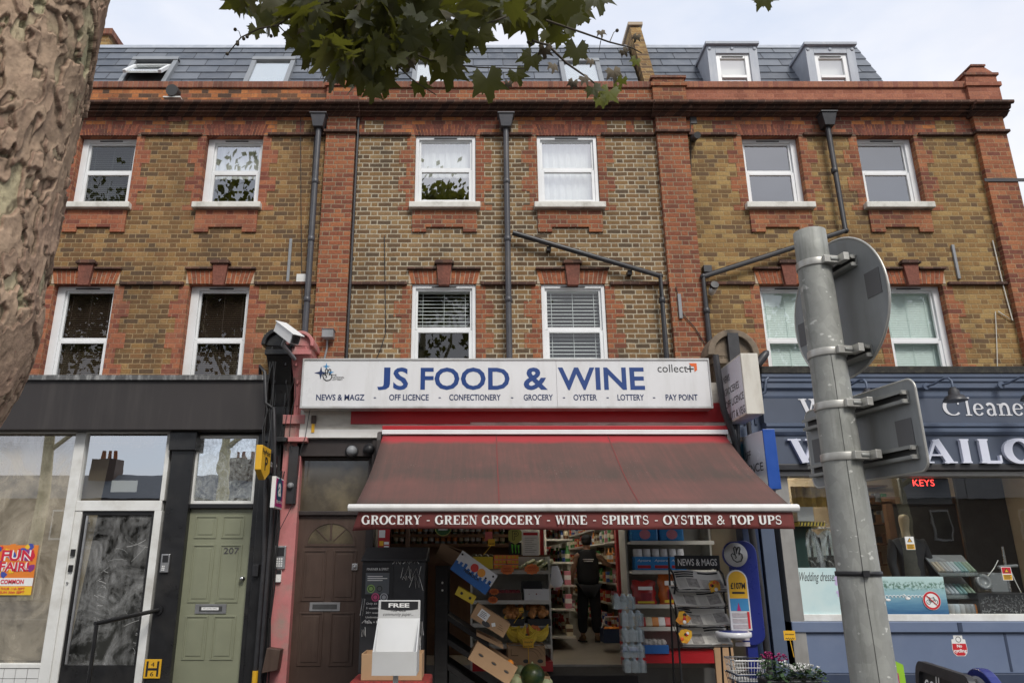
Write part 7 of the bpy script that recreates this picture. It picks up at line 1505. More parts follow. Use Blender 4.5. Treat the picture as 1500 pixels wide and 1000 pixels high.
H, W, xc, z0, z1, w = vbox('banana_box', 'brown printed banana carton under the bananas', 744, 799, 945, 979, Yv0-.28, .36, M['card'])
q = MB(); h_ = z1-z0
for i in range(5): q.tube([(w*(.10+.035*i)+.10*(1+.25*i)*math.cos(R(a)), -.182, h_*.35+.11*(1+.25*i)*math.sin(R(a))) for a in range(20, 101, 16)], .0035, M['cardd'], 4)
for cx in (-.02, .36): q.add([(w*cx+.035*math.cos(R(t)), -.1825, h_*.33+.022*math.sin(R(t))) for t in range(0, 360, 30)], [tuple(range(12))], M['slot'])
q.box(-w*.5, w*.5, -.1825, -.1805, 0, h_*.12, M['redv']); q.box(-w*.42, -w*.22, -.183, -.181, h_*.55, h_*.6, M['cardd']); q.box(-w*.42, -w*.4, -.183, -.181, h_*.6, h_*.85, M['cardd']); on(H, W, q, 'print')
def bananas(px, py, Y, n_, lab, fl=1):
    p = P(px, py, Y); H = thing('banana_bunch', lab, 'bananas', p)
    for i in range(n_):
        t = i/(n_-1)-.5; q = MB(); pts = [(p.x+fl*(-.12+.24*k/8), Y-.05+.03*abs(t)-.02*math.sin(k/8*math.pi)+.035*i/n_, p.z+.02+.095*(((k/8-.5)*2)**2)-.0+t*.085) for k in range(9)]; q.tube(pts, [.006, .014, .019, .021, .021, .020, .017, .010, .006], M['banana'], 8); q.build('banana', H)
bananas(756, 935, Yv0-.15, 5, 'bunch of bananas at the left of the banana carton'); bananas(789, 934, Yv0-.14, 5, 'bunch of bananas at the right of the banana carton', -1); bananas(772, 941, Yv0-.24, 4, 'lower bunch of bananas in front, by the yellow tag')
bananas(753, 922, Yv0+.05, 3, 'greenish bunch of bananas behind the others')
tagstick(766, 781.5, 935, 948, 975, -.25, 'yellow handwritten price tag standing before the bananas'); tagstick(715, 725, 789, 799, 812, 0, 'yellow price tag tilted on a stick over the top shelf', dx=-.1, lines=1); tagstick(760, 767, 890, 897, 912, 0, 'small yellow price tag on a stick among the onions', dx=-.09, lines=1)
# melons at the front
H, W, xc, z0, z1, w = vbox('fruit_box', 'carton of melons on the ground before the banana carton', 748, 806, 990, 1012, -.75, .4, M['card'])
p = P(780, 989, -.72); q = MB(); q.ball(p, .135, M['melon'], 22, (1, .95, .95)); q.lathe(p+Vector((0, 0, .125)), [(.012, 0), (.006, .02)], M['leek'], 6); tag(q.build('watermelon'), 'large dark green watermelon with a yellow patch on the melon carton', 'watermelon')
fruits('melon', 'small round melon beside the big watermelon', 'small melons by the watermelon', 'leek', [P(756, 998, -.7), P(762, 984, -.5), P(800, 1000, -.7)], .085, cat='melon')
M['oran'] = paint('orange_peel', (.80, .26, .02), .5, .1, 40, bump=.2)
q = MB(); q.ball(P(747, 971, -1.0), .04, M['oran'], 12); tag(q.build('orange'), 'single bright orange at the end of the lowest tipped carton', 'orange')
q = MB(); p = P(813, 838, Yv0-.05)
q.tube([p+Vector((.0, 0, .08)), p+Vector((.01, 0, .0)), p+Vector((.02, .01, -.12)), p+Vector((.03, .01, -.17))], [.04, .06, .085, .05], M['tissw'], 10); tag(q.build('carrier_bag'), 'white carrier bags hanging at the end of the produce shelves', 'bag')
# posters and signs on the partition above the produce
Yw = .95; q = MB(); a, e = P(690, 770, Yw), P(800, 815, Yw)
q.box(PX(598, 800, Yw), PX(806, 800, Yw), Yw, Yw+.03, PZ(824, Yw), PZ(812, Yw), M['wood']); q.build('counter_edge', Cb)
p = P(754.5, 784, Yw-.02); H = thing('hanging_sign', 'olive hexagonal sign with a black outlined P above the produce', 'sign', p); q = MB(); r_ = .105; o = [(p.x+r_*math.sin(R(a)), Yw-.02, p.z+r_*1.15*math.cos(R(a))) for a in range(0, 360, 60)]; q.prism(o, (0, .02, 0), M['olive']); q.build('plate', H); q = MB(); q.text('P', p.x-.04, p.x+.05, p.z-.06, p.z+.065, front(Yw-.022), M['ink'], bold=.05); q.text('P', p.x-.033, p.x+.043, p.z-.053, p.z+.058, front(Yw-.0235), M['olive'], bold=.01); q.build('lettering', H)
H, x0, x1, z0, z1 = sheet('notice', 'white notice with a red heading taped up by the doorway', 'notice', 765.5, 789, 778, 813, Yw-.02, M['paper']); q = MB(); q.box(x0+.01, x1-.01, Yw-.0225, Yw-.0205, z1-.05, z1-.015, M['sred'])
for i in range(8): q.box(x0+.03, x1-.03-.03*(i % 3), Yw-.0225, Yw-.0205, z1-.09-.027*i, z1-.083-.027*i, M['newsg'])
q.build('print', H)
H, x0, x1, z0, z1 = sheet('drink_poster', 'black poster with three green claw marks', 'poster', 745, 764, 794, 812, Yw-.01, M['ink']); q = MB(); w = x1-x0
for i in range(3):
    a = x0+w*(.2+.24*i); q.add([(a, Yw-.013, z1-.02-.01*i), (a+.03, Yw-.013, z1-.03), (a+.022, Yw-.013, z1-.09), (a+.028, Yw-.013, z0+.03), (a+.014, Yw-.013, z0+.015-.0*i), (a+.008, Yw-.013, z1-.08)], [(0, 5, 4, 3, 2, 1)], M['neong'])
q.build('claw_mark', H)
p = P(649, 772, Yw-.6); H = thing('round_sign', 'round dark green shop sign just under the valance', 'sign', p); q = MB(); disc(q, p, .11, Yw-.6, M['olive']); disc(q, p, .10, Yw-.602, M['dgreen']); q.build('plate', H); q = MB(); 
for i in range(2): q.box(p.x-.06, p.x+.06, Yw-.605, Yw-.603, p.z-.035+.03*i, p.z-.02+.03*i, M['inkw'])
q.build('print', H)
q = MB(); p = P(716, 785, Yw-.1); q.box(p.x-.05, p.x+.05, Yw-.1, Yw-.097, p.z-.06, p.z+.06, paint('pink_card', (.75, .2, .22), .6)); tag(q.build('price_card'), 'pink card hanging by the bottles', 'price card')
p = P(562, 785, -.02); H = thing('red_board', 'narrow red notice board with white and yellow labels beside the brown door', 'notice', p); q = MB(); q.box(PX(554, 785, -.05), PX(571, 785, -.05), -.05, -.02, PZ(806, -.05), PZ(766, -.05), M['redv']); q.build('board', H, bevel=.004)
q = MB()
for (a, e, b, c, mm) in ((555, 564, 776, 787, 'paper'), (556, 562, 792, 799, 'yell'), (563, 570, 793, 797, 'paper'), (563, 570, 799, 804, 'paper')): q.box(PX(a, 785, -.054), PX(e, 785, -.054), -.054, -.051, PZ(c, -.054), PZ(b, -.054), M[mm])
q.build('label', H)
q = MB(); q.box(PX(594, 790, .3), PX(600, 790, .3), .3, .36, SZ, PZ(766, .3), M['wood']); q.build('timber_post', Cb)
# spirits on the shelves behind the partition: dark bottles in rows
shelf_unit('bottle_shelf', 'wooden wall shelves of dark wine and spirit bottles at the back left', PX(575, 790, 1.9), PX(745, 790, 1.9), 1.7, 1.98, [PZ(797, 1.7), PZ(783, 1.7), PZ(769, 1.7)], PZ(752, 1.9), M['wood'])
bcol = [paint('bottle_'+a, c, .12, .1, spec=.8) for a, c in (('green', (.02, .06, .02)), ('brown', (.06, .025, .01)), ('clear', (.25, .28, .27)))]
protos = []
for i in range(3):
    T_ = thing('glass_bottle', 'dark bottle with a pale label on the back wall shelves', 'bottle', (0, 0, 0), 0, 'bottles on the back left shelves'); q = MB(); q.lathe((0, 0, 0), [(.034, 0), (.036, .01), (.036, .15), (.014, .20), (.013, .25), (.015, .25), (.015, .265)], bcol[i], 10); q.build('glass', T_)
    q = MB(); q.lathe((0, 0, 0), [(.0365, .05), (.0365, .12)], pkm[(1, 6, 4)[i]], 10); q.build('label', T_); protos.append(T_)
rng = random.Random(2); used = [False]*3; xb0, xb1 = PX(580, 790, 1.8), PX(742, 790, 1.8)
for py in (797, 783):
    x = xb0
    while x < xb1:
        k = rng.randrange(3); loc = (x, 1.80+rng.uniform(-.02, .02), PZ(py, 1.7)+.001)
        if not used[k]: protos[k].location = loc; used[k] = True
        else: copy_tree(protos[k], None, loc)
        x += .088
for k in range(3):
    if not used[k]: protos[k].location = (xb0-.1-.08*k, 1.8, PZ(797, 1.7)+.001)
# shelves along both sides of the aisle and across the back, with rows of packets
def side_unit(name, label, x0, x1, y0, y1, zs, faceright):
    H = thing(name, label, 'shelf', ((x0+x1)/2, (y0+y1)/2, SZ)); xb = x0 if faceright else x1; q = MB(); q.box(xb-.015, xb+.015, y0, y1, SZ, 2.35, M['shelfw']); q.box(x0, x1, y1+.001, y1+.03, SZ, 2.35, M['shelfw']); q.build('back_panel', H)
    for z in zs: q = MB(); q.box(x0+.016, x1-.016, y0, y1, z-.03, z, M['shelfw']); q.build('shelf', H)
    return H
zsA = [.45, .85, 1.2, 1.55, 1.9, 2.2]
Sx = PX(838, 860, 3.0)
side_unit('aisle_shelf', 'cream grocery shelves along the left of the aisle', Sx-.45, Sx, 2.6, 9.0, zsA, True)
Tx = PX(908, 850, 3.2); side_unit('aisle_shelf', 'cream grocery shelves along the right of the aisle', Tx, Tx+.45, 1.9, 10.0, zsA, False)
shelf_unit('aisle_shelf', 'cream grocery shelves across the back of the shop', Sx-.5, Tx, 11.2, 11.6, zsA, 2.4, M['shelfw'])
pk = []
def pack(nm_, lab, g_, fn, cat):
    q = MB(); fn(q); o = q.build(nm_, bevel=.004); tag(o, lab, cat, g_); return o
def f_box(m1, m2, w, d, h):
    def f(q): q.box(-w/2, w/2, -d/2, d/2, 0, h, m1); q.box(-w/2-.001, w/2+.001, -d/2-.001, d/2+.001, h*.35, h*.7, m2)
    return f
def f_bot(m1, m2):
    def f(q): q.lathe((0, 0, 0), [(.04, 0), (.042, .02), (.042, .15), (.018, .2), (.018, .22), (.022, .22), (.022, .245), (.0001, .246)], m1, 10); q.lathe((0, 0, 0), [(.0428, .05), (.0428, .12)], m2, 10)
    return f
G_ = 'packets and bottles on the aisle shelves'; LB2 = 'coloured grocery packet or bottle standing on the aisle shelves'
kinds = [('grocery_packet', f_box(pkm[i], pkm[j], w, .1, h)) for i, j, w, h in ((0, 1, .14, .2), (3, 6, .16, .18), (2, 1, .12, .22), (4, 0, .15, .17), (6, 3, .12, .2), (5, 4, .15, .15), (7, 6, .12, .21), (1, 5, .17, .16))]+[('sauce_bottle', f_bot(pkm[a], pkm[b])) for a, b in ((0, 6), (2, 1), (5, 1), (4, 6))]
pk = [pack(n_, LB2, G_, fn, 'groceries') for n_, fn in kinds]; used = [False]*len(pk); cnt = 0
def put(k, loc, rz=0):
    global cnt
    cnt += 1
    if not used[k]: o = pk[k]; used[k] = True
    else: o = pk[k].copy(); COL.objects.link(o)
    o.location = loc; o.rotation_euler = (0, 0, rz)
for z in zsA:                                                   # facing the aisle from the right, from the left, and at the back
    y = 2.0
    while y < 9.8 and cnt < 290: put(rng.randrange(len(pk)), (Tx+.08+rng.uniform(0, .02), y, z+.001), R(90)); y += rng.uniform(.20, .30)*(1+.06*y)
    y = 2.7
    while y < 8.9: put(rng.randrange(len(pk)), (Sx-.09-rng.uniform(0, .02), y, z+.001), R(90)); y += rng.uniform(.24, .3)*(1+.06*y)
    x = Sx-.35
    while x < Tx-.1: put(rng.randrange(len(pk)), (x, 11.3, z+.001)); x += rng.uniform(.24, .3)
# right of the doorway: shelving with tissue rolls and pet food
Yr0 = .05; rx0_, rx1_ = PX(927, 860, Yr0), PX(1052, 860, Yr0); rz = [PZ(p_, Yr0) for p_ in (793, 836, 886, 919)]
shelf_unit('gondola_shelf', 'cream shelving with blue tissue packs and pet food right of the doorway', rx0_, rx1_, Yr0, .62, rz, PZ(752, .62), M['shelfw'], base=PZ(956, Yr0))
def tissue(px0, px1, py0, py1, Y, lab):
    pm = (py0+py1)/2; x0, x1, z0, z1 = PX(px0, pm, Y), PX(px1, pm, Y), PZ(py1, Y)+.002, PZ(py0, Y); w = (x1-x0)/2; H = thing('tissue_pack', lab, 'tissue pack', ((x0+x1)/2, Y+.12, z0)); q = MB()
    for i in range(2):
        for j in range(2):
            for l in range(3): r_ = w*.47; q.lathe((x0+w*(.5+i), Y+r_+2*r_*j, z0+(z1-z0)/3*l), [(r_, .002), (r_, (z1-z0)/3-.003), (r_*.35, (z1-z0)/3-.002), (r_*.33, (z1-z0)/3-.03)], M['tissw'], 12)
    q.build('roll', H)
    q = MB(); q.box(x0-.003, x1+.003, Y-.004, Y+w*1.9, z0, z0+(z1-z0)*.62, M['tissb']); q.box(x0+.02, x1-.02, Y-.006, Y-.0041, z0+.02, z0+(z1-z0)*.22, M['redv']); q.text('Apsara', x0+.02, x1-.02, z0+(z1-z0)*.36, z0+(z1-z0)*.5, front(Y-.0062), M['inkw'], shear=.2); q.build('wrapper', H, bevel=.006)
tissue(931, 955, 803, 834.5, Yr0+.03, 'blue wrapped toilet roll pack at the left of the second shelf'); tissue(956, 980, 803, 834.5, Yr0+.03, 'blue wrapped toilet roll pack in the middle of the second shelf'); tissue(981, 1004, 803, 834.5, Yr0+.03, 'blue wrapped toilet roll pack near the news board')
for px0, px1, lab in ((925, 964, 'bright blue nappy pack at the left of the top shelf'), (966, 1002, 'bright blue nappy pack at the right of the top shelf')):
    q = MB(); a, e = PX(px0, 780, Yr0+.03), PX(px1, 780, Yr0+.03); z0 = rz[0]+.001; H = thing('nappy_pack', lab, 'pack', ((a+e)/2, Yr0+.2, z0)); q.box(a, e, Yr0+.03, Yr0+.3, z0, z0+.23, M['tissb']); q.build('wrapper', H, bevel=.025)
    q = MB(); q.add([((a+e)/2+.07*math.cos(R(t)), Yr0+.0295, z0+.09+.06*math.sin(R(t))) for t in range(0, 360, 20)], [tuple(range(18))], pkm[7]); q.build('print', H)
def bag(px0, px1, py0, py1, Y, m, lab):
    pm = (py0+py1)/2; x0, x1, z0, z1 = PX(px0, pm, Y), PX(px1, pm, Y), PZ(py1, Y)+.002, PZ(py0, Y); H = thing('pet_food_bag', lab, 'bag', ((x0+x1)/2, Y+.1, z0)); q = MB(); n1, n2 = 8, 9; w = x1-x0
    for sgn in (-1, 1):
        vs = [(x0+w*i/n1+.012*math.sin(j*1.7)*(1 if i in (0, n1) else .3), Y+.1+sgn*.10*math.sin(math.pi*i/n1)**.5*(1-(j/n2)**3*.9), z0+(z1-z0)*j/n2+.012*math.sin(i*1.3)*(j/n2)) for j in range(n2+1) for i in range(n1+1)]
        fs = [(j*(n1+1)+i, j*(n1+1)+i+1, (j+1)*(n1+1)+i+1, (j+1)*(n1+1)+i) for j in range(n2) for i in range(n1)]; q.add(vs, fs if sgn < 0 else [f_[::-1] for f_ in fs], M[m], True)
    q.build('sack', H); q = MB()
    for i, (u0, u1, v0, v1, mm) in enumerate(((.2, .8, .62, .76, 'inkw'), (.3, .75, .2, .5, 'plum'), (.15, .85, .08, .16, 'yelc'))): q.box(x0+w*u0, x0+w*u1, Y-.012, Y-.009, z0+(z1-z0)*v0, z0+(z1-z0)*v1, M[mm])
    q.build('print', H)
bag(928, 963, 850, 886, Yr0+.05, 'petr', 'red pet food sack on the third shelf'); bag(967, 1001, 839, 886, Yr0+.05, 'peto', 'orange pet food sack on the third shelf behind the newspapers'); bag(1004, 1030, 845, 886, Yr0+.12, 'petr', 'red pet food sack mostly hidden behind the news rack')
for i in range(5):
    q = MB(); p = P(942+9.5*i, 918, Yr0+.05); q.obox(p+Vector((0, .06, .05)), (.10, .1, .11), rotX(R(-20)), pkm[(0, 1, 4, 6, 0)[i]]); tag(q.build('snack_packet', bevel=.015), ('red snack packet', 'cream snack packet', 'orange snack packet', 'white snack packet', 'far red snack packet')[i]+' on the fourth shelf right of the doorway', 'packet')
H, W, xc, z0, z1, w = vbox('plastic_crate', 'blue plastic crate of wrapped goods low in the right hand shelving', 944, 980, 944, 957, Yr0-.04, .35, M['bluec'], 'crate')
fruits('wrapped_roll', 'grey wrapped bundle in the blue crate', 'wrapped bundles in the blue crate', 'newsg', [(xc-w*.36+w*.18*i, Yr0+.08, z1+.01) for i in range(5)], .055, cat='bundle')
# stacked packs of bottled water
Ywt = -.28; wx0, wx1 = PX(912, 930, Ywt), PX(943, 930, Ywt); hk = .0; wp = None; zlist = [(985, 963), (963, 940), (940, 917), (917, 893), (893, 869)]
for i, (pb, pt) in enumerate(zlist):
    z0, z1 = PZ(pb, Ywt), PZ(pt, Ywt); lab = 'shrink wrapped pack of water bottles, '+('lowest of the stack', 'second from the ground', 'middle of the stack', 'second from the top', 'topmost of the stack and set back')[i]
    H = thing('water_pack', lab, 'water pack', ((wx0+wx1)/2, Ywt+.12, z0), 0, 'packs of water by the doorway'); dx = -.05 if i == 4 else random.uniform(-.01, .01); dy = .14 if i == 4 else 0; w = (wx1-wx0)/3; hh = z1-z0-.003
    for a in range(3):
        for b_ in range(2): q = MB(); q.lathe((wx0+dx+w*(a+.5), Ywt+dy+w*(b_+.5), z0), [(w*.47, .002), (w*.49, hh*.1), (w*.46, hh*.3), (w*.49, hh*.36), (w*.46, hh*.5), (w*.49, hh*.56), (w*.48, hh*.72), (w*.22, hh*.87), (w*.19, hh*.98)], M['water'], 10); q.build('bottle', H)
    q = MB(); q.box(wx0+dx-.004, wx1+dx+.004, Ywt+dy-.004, Ywt+dy+2*w+.004, z0+.001, z0+hh*.8, M['film'], skip='tb'); q.build('film', H)
# ------------------------------------------------------------------ the person in the shop, seen from behind
def skin_obj(name, verts, edges, radii, m, parent=None, sub=2, root=0, smooth=True):
    me = bpy.data.meshes.new(name); inv = wm(parent).inverted() if parent else Matrix.Identity(4)
    me.from_pydata([tuple(inv @ Vector(v)) for v in verts], edges, []); o = bpy.data.objects.new(name, me); COL.objects.link(o)
    if parent: o.parent = parent
    me.materials.append(m); s = o.modifiers.new('skin', 'SKIN'); s.use_smooth_shade = smooth
    for i, r in enumerate(radii): me.skin_vertices[0].data[i].radius = r if isinstance(r, tuple) else (r, r)
    me.skin_vertices[0].data[root].use_root = True
    u = o.modifiers.new('sub', 'SUBSURF'); u.levels = sub; u.render_levels = sub; return o
M['skin'] = paint('skin', (.30, .17, .11), .55, .06, 6); M['vest'] = paint('black_vest', (.012, .013, .016), .8, .2, 8); M['trous'] = paint('dark_trousers', (.014, .015, .02), .85, .2, 8); M['shoe'] = paint('tan_shoe', (.17, .10, .05), .6, .1); M['hair'] = paint('dark_hair', (.012, .01, .009), .6, .2, 30)
px_ = PX(864, 900, 3.9); bz = SZ; B = Vector((px_, 3.9, bz)); HT = 1.74
PR = thing('person', 'person in black vest, cap and dark trousers seen from behind in the doorway', 'person', B)
def b(x, y, z): return B+Vector((x, y, z))
V = [b(0, 0, .93), b(0, .01, 1.10), b(0, .0, 1.28), b(0, .01, 1.42), b(0, .02, 1.49), b(0, .03, 1.55), b(0, .03, 1.64), b(0, .03, 1.71),
     b(-.09, 0, .88), b(-.12, .02, .48), b(-.13, 0, .09), b(-.14, .12, .04), b(.09, 0, .88), b(.11, .02, .48), b(.11, -.02, .09), b(.13, .10, .04),
     b(-.19, .01, 1.40), b(-.27, .0, 1.13), b(-.28, .09, .88), b(-.28, .12, .80), b(.19, .01, 1.40), b(.36, .14, 1.26), b(.56, .30, 1.22), b(.63, .36, 1.22)]
E = [(0, 1), (1, 2), (2, 3), (3, 4), (4, 5), (5, 6), (6, 7), (0, 8), (8, 9), (9, 10), (10, 11), (0, 12), (12, 13), (13, 14), (14, 15), (3, 16), (16, 17), (17, 18), (18, 19), (3, 20), (20, 21), (21, 22), (22, 23)]
RR = [(.13, .10), (.12, .09), (.13, .09), (.12, .085), .06, .058, (.078, .095), (.06, .07), .085, .058, .042, .036, .085, .058, .042, .036, .062, .045, .034, (.04, .02), .062, .045, .034, (.04, .022)]
for sgn, wr, dx in ((-1, 19, Vector((0, .35, -1))), (1, 23, Vector((.75, .65, 0)))):
    d_ = dx.normalized(); s_ = d_.cross(Vector((0, 0, 1)) if abs(d_.z) < .7 else Vector((1, 0, 0))).normalized()
    for k in range(4):
        base = len(V); off = s_*(.026*(k-1.5)*.9); p0 = V[wr]+d_*.03+off; ln = (.075, .085, .08, .062)[k]; V += [p0, p0+d_*ln*.55+Vector((0, 0, -.008)), p0+d_*ln+Vector((0, 0, -.022))]; E += [(wr, base), (base, base+1), (base+1, base+2)]; RR += [.010, .009, .007]
    base = len(V); p0 = V[wr]+s_*-.035-d_*.01; V += [p0, p0+d_*.04-s_*.015]; E += [(wr, base), (base, base+1)]; RR += [.012, .009]
skin_obj('body', V, E, RR, M['skin'], PR)
skin_obj('vest', [b(0, 0, .86), b(0, .01, 1.10), b(0, 0, 1.28), b(0, .01, 1.41), b(0, .02, 1.49), b(-.19, .01, 1.42), b(.19, .01, 1.42)], [(0, 1), (1, 2), (2, 3), (3, 4), (3, 5), (3, 6)], [(.215, .15), (.21, .15), (.235, .155), (.22, .145), .095, .11, .11], M['vest'], PR)
skin_obj('trousers', [b(0, 0, .92), b(-.09, 0, .86), b(-.12, .02, .48), b(-.13, 0, .12), b(.09, 0, .86), b(.11, .02, .48), b(.11, -.02, .12)], [(0, 1), (1, 2), (2, 3), (0, 4), (4, 5), (5, 6)], [(.19, .135), .12, .10, .085, .12, .10, .085], M['trous'], PR)
for x, y, yaw in ((-.135, .05, 8), (.12, .03, -10)):
    q = MB(); c = b(x, y, .0); Mz = rotZ(R(yaw)); q.ball(c+Vector((0, 0, .045)), .06, M['shoe'], 12, (.8, 2.2, .75), Mz); q.ball(c+Mz @ Vector((0, -.06, .075)), .055, M['shoe'], 12, (.85, 1, .9)); q.obox(c+Vector((0, 0, .012)), (.095, .27, .022), Mz, M['ink']); q.build('shoe', PR)
q = MB(); hc = b(0, .03, 1.655); q.ball(hc, .098, M['hair'], 16, (.86, 1.0, 1.02)); q.build('hair', PR)
q = MB(); q.ball(hc+Vector((0, .01, .035)), .104, M['vest'], 16, (.9, 1.03, .8)); q.obox(hc+Vector((.0, .13, .03)), (.14, .10, .012), rotX(R(-10)), M['vest']); q.build('cap', PR)
q = MB(); f_ = hc+Vector((0, .03, 0)); q.ball(f_+Vector((0, .075, -.03)), .018, M['skin'], 8, (.8, 1.2, 1.2)); [q.ball(f_+Vector((s*.032, .062, .0)), .012, M['paper'], 8) for s in (-1, 1)]; [q.ball(hc+Vector((s*.088, .01, -.01)), .028, M['skin'], 8, (.35, .7, 1.1)) for s in (-1, 1)]; q.obox(f_+Vector((0, .07, -.065)), (.05, .01, .012), Matrix.Identity(3), M['plum']); q.build('face', PR)
q = MB(); yb = B.y-.137
for i, (w_, z_) in enumerate(((.19, 1.335), (.16, 1.305))):
    for k in range(9): xk = B.x-w_/2+w_*k/9; q.box(xk, xk+w_/9*.62, yb-.002-.0, yb+.03, bz+z_, bz+z_+.016, M['inkw'])
q.build('back_print', PR)
# shopping baskets by the aisle
Bk = thing('shopping_basket', 'dark blue basket of fruit on the floor by the right aisle shelves', 'basket', P(897, 935, 2.4)); p = P(898, 940, 2.4); q = MB(); q.box(p.x-.16, p.x+.16, 2.25, 2.6, p.z, p.z+.2, M['navy'], skip='t'); q.tube([(p.x-.16, 2.42, p.z+.2), (p.x-.1, 2.42, p.z+.36), (p.x+.1, 2.42, p.z+.36), (p.x+.16, 2.42, p.z+.2)], .008, M['paper'], 6); q.build('bin', Bk)
fruits('orange', 'orange lying in the dark blue basket by the aisle', 'oranges in the blue basket', 'oran', [(p.x-.1+.065*(i % 4), 2.3+.08*(i//4), p.z+.19) for i in range(8)], .04)

# ------------------------------------------------------------------ inside the cleaners' window
def box_thing(name, label, cat, px0, px1, py0, py1, Y0, Y1, m, bev=.004, group=None):
    q = MB(); pm = (py0+py1)/2; q.box(PX(px0, pm, Y0), PX(px1, pm, Y0), Y0, Y1, PZ(py1, Y0), PZ(py0, Y0), m); return tag(q.build(name, bevel=bev), label, cat, group)
Yk3 = .12; H = thing('led_display', 'black display with red lit letters hanging in the cleaners window', 'display', P(1355, 735, Yk3)); q = MB(); x0, x1, z0, z1 = PX(1320, 718, Yk3), PX(1392, 718, Yk3), PZ(738, Yk3), PZ(700, Yk3); q.box(x0, x1, Yk3, Yk3+.06, z0, z1, M['ink']); q.build('case', H, bevel=.006)
M['led'] = emit('red_led', (1.0, .05, .04), 2.2); M['ledoff'] = paint('unlit_led', (.07, .07, .07), .4)
q = MB(); q.text('KEYS', PX(1337, 707, Yk3), PX(1368.5, 707, Yk3), PZ(711.5, Yk3), PZ(702, Yk3), front(Yk3-.002), M['led']); q.build('lit_letters', H)
q = MB()
for i in range(34):
    for j in range(3): q.box(x0+.04+.017*i, x0+.046+.017*i, Yk3-.002, Yk3-.001, z0+.10+.02*j, z0+.106+.02*j, M['ledoff'])
q.build('unlit_dots', H)
q = MB(); q.tube([(x0+.1, Yk3+.03, z1), (x0+.1, Yk3+.03, 2.9)], .003, M['ink'], 4); q.tube([(x1-.1, Yk3+.03, z1), (x1-.1, Yk3+.03, 2.9)], .003, M['ink'], 4); q.build('hanging_wire', H)
M['mann'] = paint('mannequin_tan', (.42, .33, .22), .4, .05)
Ym = .55; mc = P(1330, 800, Ym); mz = PZ(752, Ym); H = thing('mannequin', 'tan shop mannequin bust in a black jacket behind the warning sticker', 'mannequin', (mc.x, Ym, mz-.9))
def mb_(x, y, z): return Vector((mc.x+x, Ym+y, mz+z))
skin_obj('figure', [mb_(0, 0, -.55), mb_(0, 0, -.30), mb_(0, .01, -.22), mb_(0, .0, -.10), mb_(0, -.02, .0)], [(0, 1), (1, 2), (2, 3), (3, 4)], [.1, .055, .05, (.07, .085), (.068, .08)], M['mann'], H)
skin_obj('jacket', [mb_(0, 0, -.95), mb_(0, 0, -.62), mb_(0, 0, -.42), mb_(0, .01, -.31), mb_(-.19, .01, -.37), mb_(-.25, .0, -.62), mb_(-.24, -.06, -.85), mb_(.19, .01, -.37), mb_(.25, 0, -.62), mb_(.24, -.06, -.85)], [(0, 1), (1, 2), (2, 3), (2, 4), (4, 5), (5, 6), (2, 7), (7, 8), (8, 9)], [(.17, .12), (.165, .12), (.175, .11), .075, .075, .06, .05, .075, .06, .05], M['vest'], H)
# wrapped clothes on a rail
q = MB(); q.tube([P(1160, 773, .5), P(1262, 773, .5)], .012, M['chrome'], 8); q.tube([P(1165, 773, .5), (PX(1165, 773, .5), .5, .5)], .012, M['chrome'], 8); tag(q.build('clothes_rail'), 'chrome clothes rail in the cleaners window', 'rail')
M['pvc'] = glass('garment_film', .10, 1.0, film=(.6, .6, .6), film_amt=.5, film_scale=7, film_lo=.5, film_hi=.62)
M['greenj'] = paint('dark_green_cloth', (.015, .045, .04), .85, .2)
def garment(px, m, lab, hgt=.75, film=True, w=.20, pyt=775):
    p = P(px, pyt, .5); H = thing('hanging_jacket', lab, 'clothes', (p.x, .5, p.z-hgt)); q = MB(); prof = [(-.02, .0), (w*.5, -.03), (w, -.09), (w*1.12, -.30), (w*1.1, -hgt)]
    for sy in (-1, 1):
        rows = []
        for x_, z_ in prof: rows.append([(p.x+x_*(k/4-1)*1.0 if k <= 4 else p.x+x_*(k/4-1), .5+sy*.05*math.cos((k/4-1)*1.4)*(1 if x_ > .05 else .3)+.008*math.sin(k*2.1), p.z+z_) for k in range(9)])
        vs = [v for r_ in rows for v in r_]; fs = [(j*9+i, (j+1)*9+i, (j+1)*9+i+1, j*9+i+1) for j in range(len(rows)-1) for i in range(8)]; q.add(vs, fs if sy > 0 else [f_[::-1] for f_ in fs], m, True)
    q.build('jacket', H); q = MB(); q.tube([(p.x, .5, p.z-.01), (p.x, .5, p.z+.05), (p.x+.02, .5, p.z+.08), (p.x, .5, p.z+.1)], .004, M['chrome'], 6); q.build('hook', H)
    if film:
        q = MB(); vs = [(p.x+(w*1.25)*(i/8-.5)*2*min(1, .35+j*.22), .5+.075*math.cos((i/8-.5)*3)*-1-.01*math.sin(i*3+j), p.z+.01-(hgt+.08)*j/6) for j in range(7) for i in range(9)]; q.add(vs, [(j*9+i, (j+1)*9+i, (j+1)*9+i+1, j*9+i+1) for j in range(6) for i in range(8)], M['pvc'], True); q.build('film', H)
M['whshirt'] = paint('white_shirt', (.55, .55, .55), .8, .1)
garment(1166, M['greenj'], 'dark green jacket hanging at the left end of the rail', .80, False, .17, 755); garment(1184, M['whshirt'], 'white shirt in film beside the green jacket', .35, True, .13); garment(1188, M['vest'], 'black suit in clear film beside the green jacket', .62, True, .14, 780); garment(1214, M['vest'], 'black suit in clear film near the post', .62, True, .15, 780); garment(1210, M['whshirt'], 'white shirt in film near the post', .33, True, .13); garment(1232, M['petr'], 'dark garment in film partly behind the post', .6, True, .14)
M['hazy'] = paint('hazard_stripe_box', (.65, .50, .08), .5, .05); box_thing('white_box', 'white box on the shelf above the hanging clothes', 'box', 1168, 1192, 742, 763, .3, .6, M['whitec'])
q = MB(); a, e = P(1170, 764, .28), P(1208, 764, .28); q.box(a.x, e.x, .28, .62, a.z-.05, a.z-.002, M['hazy'])
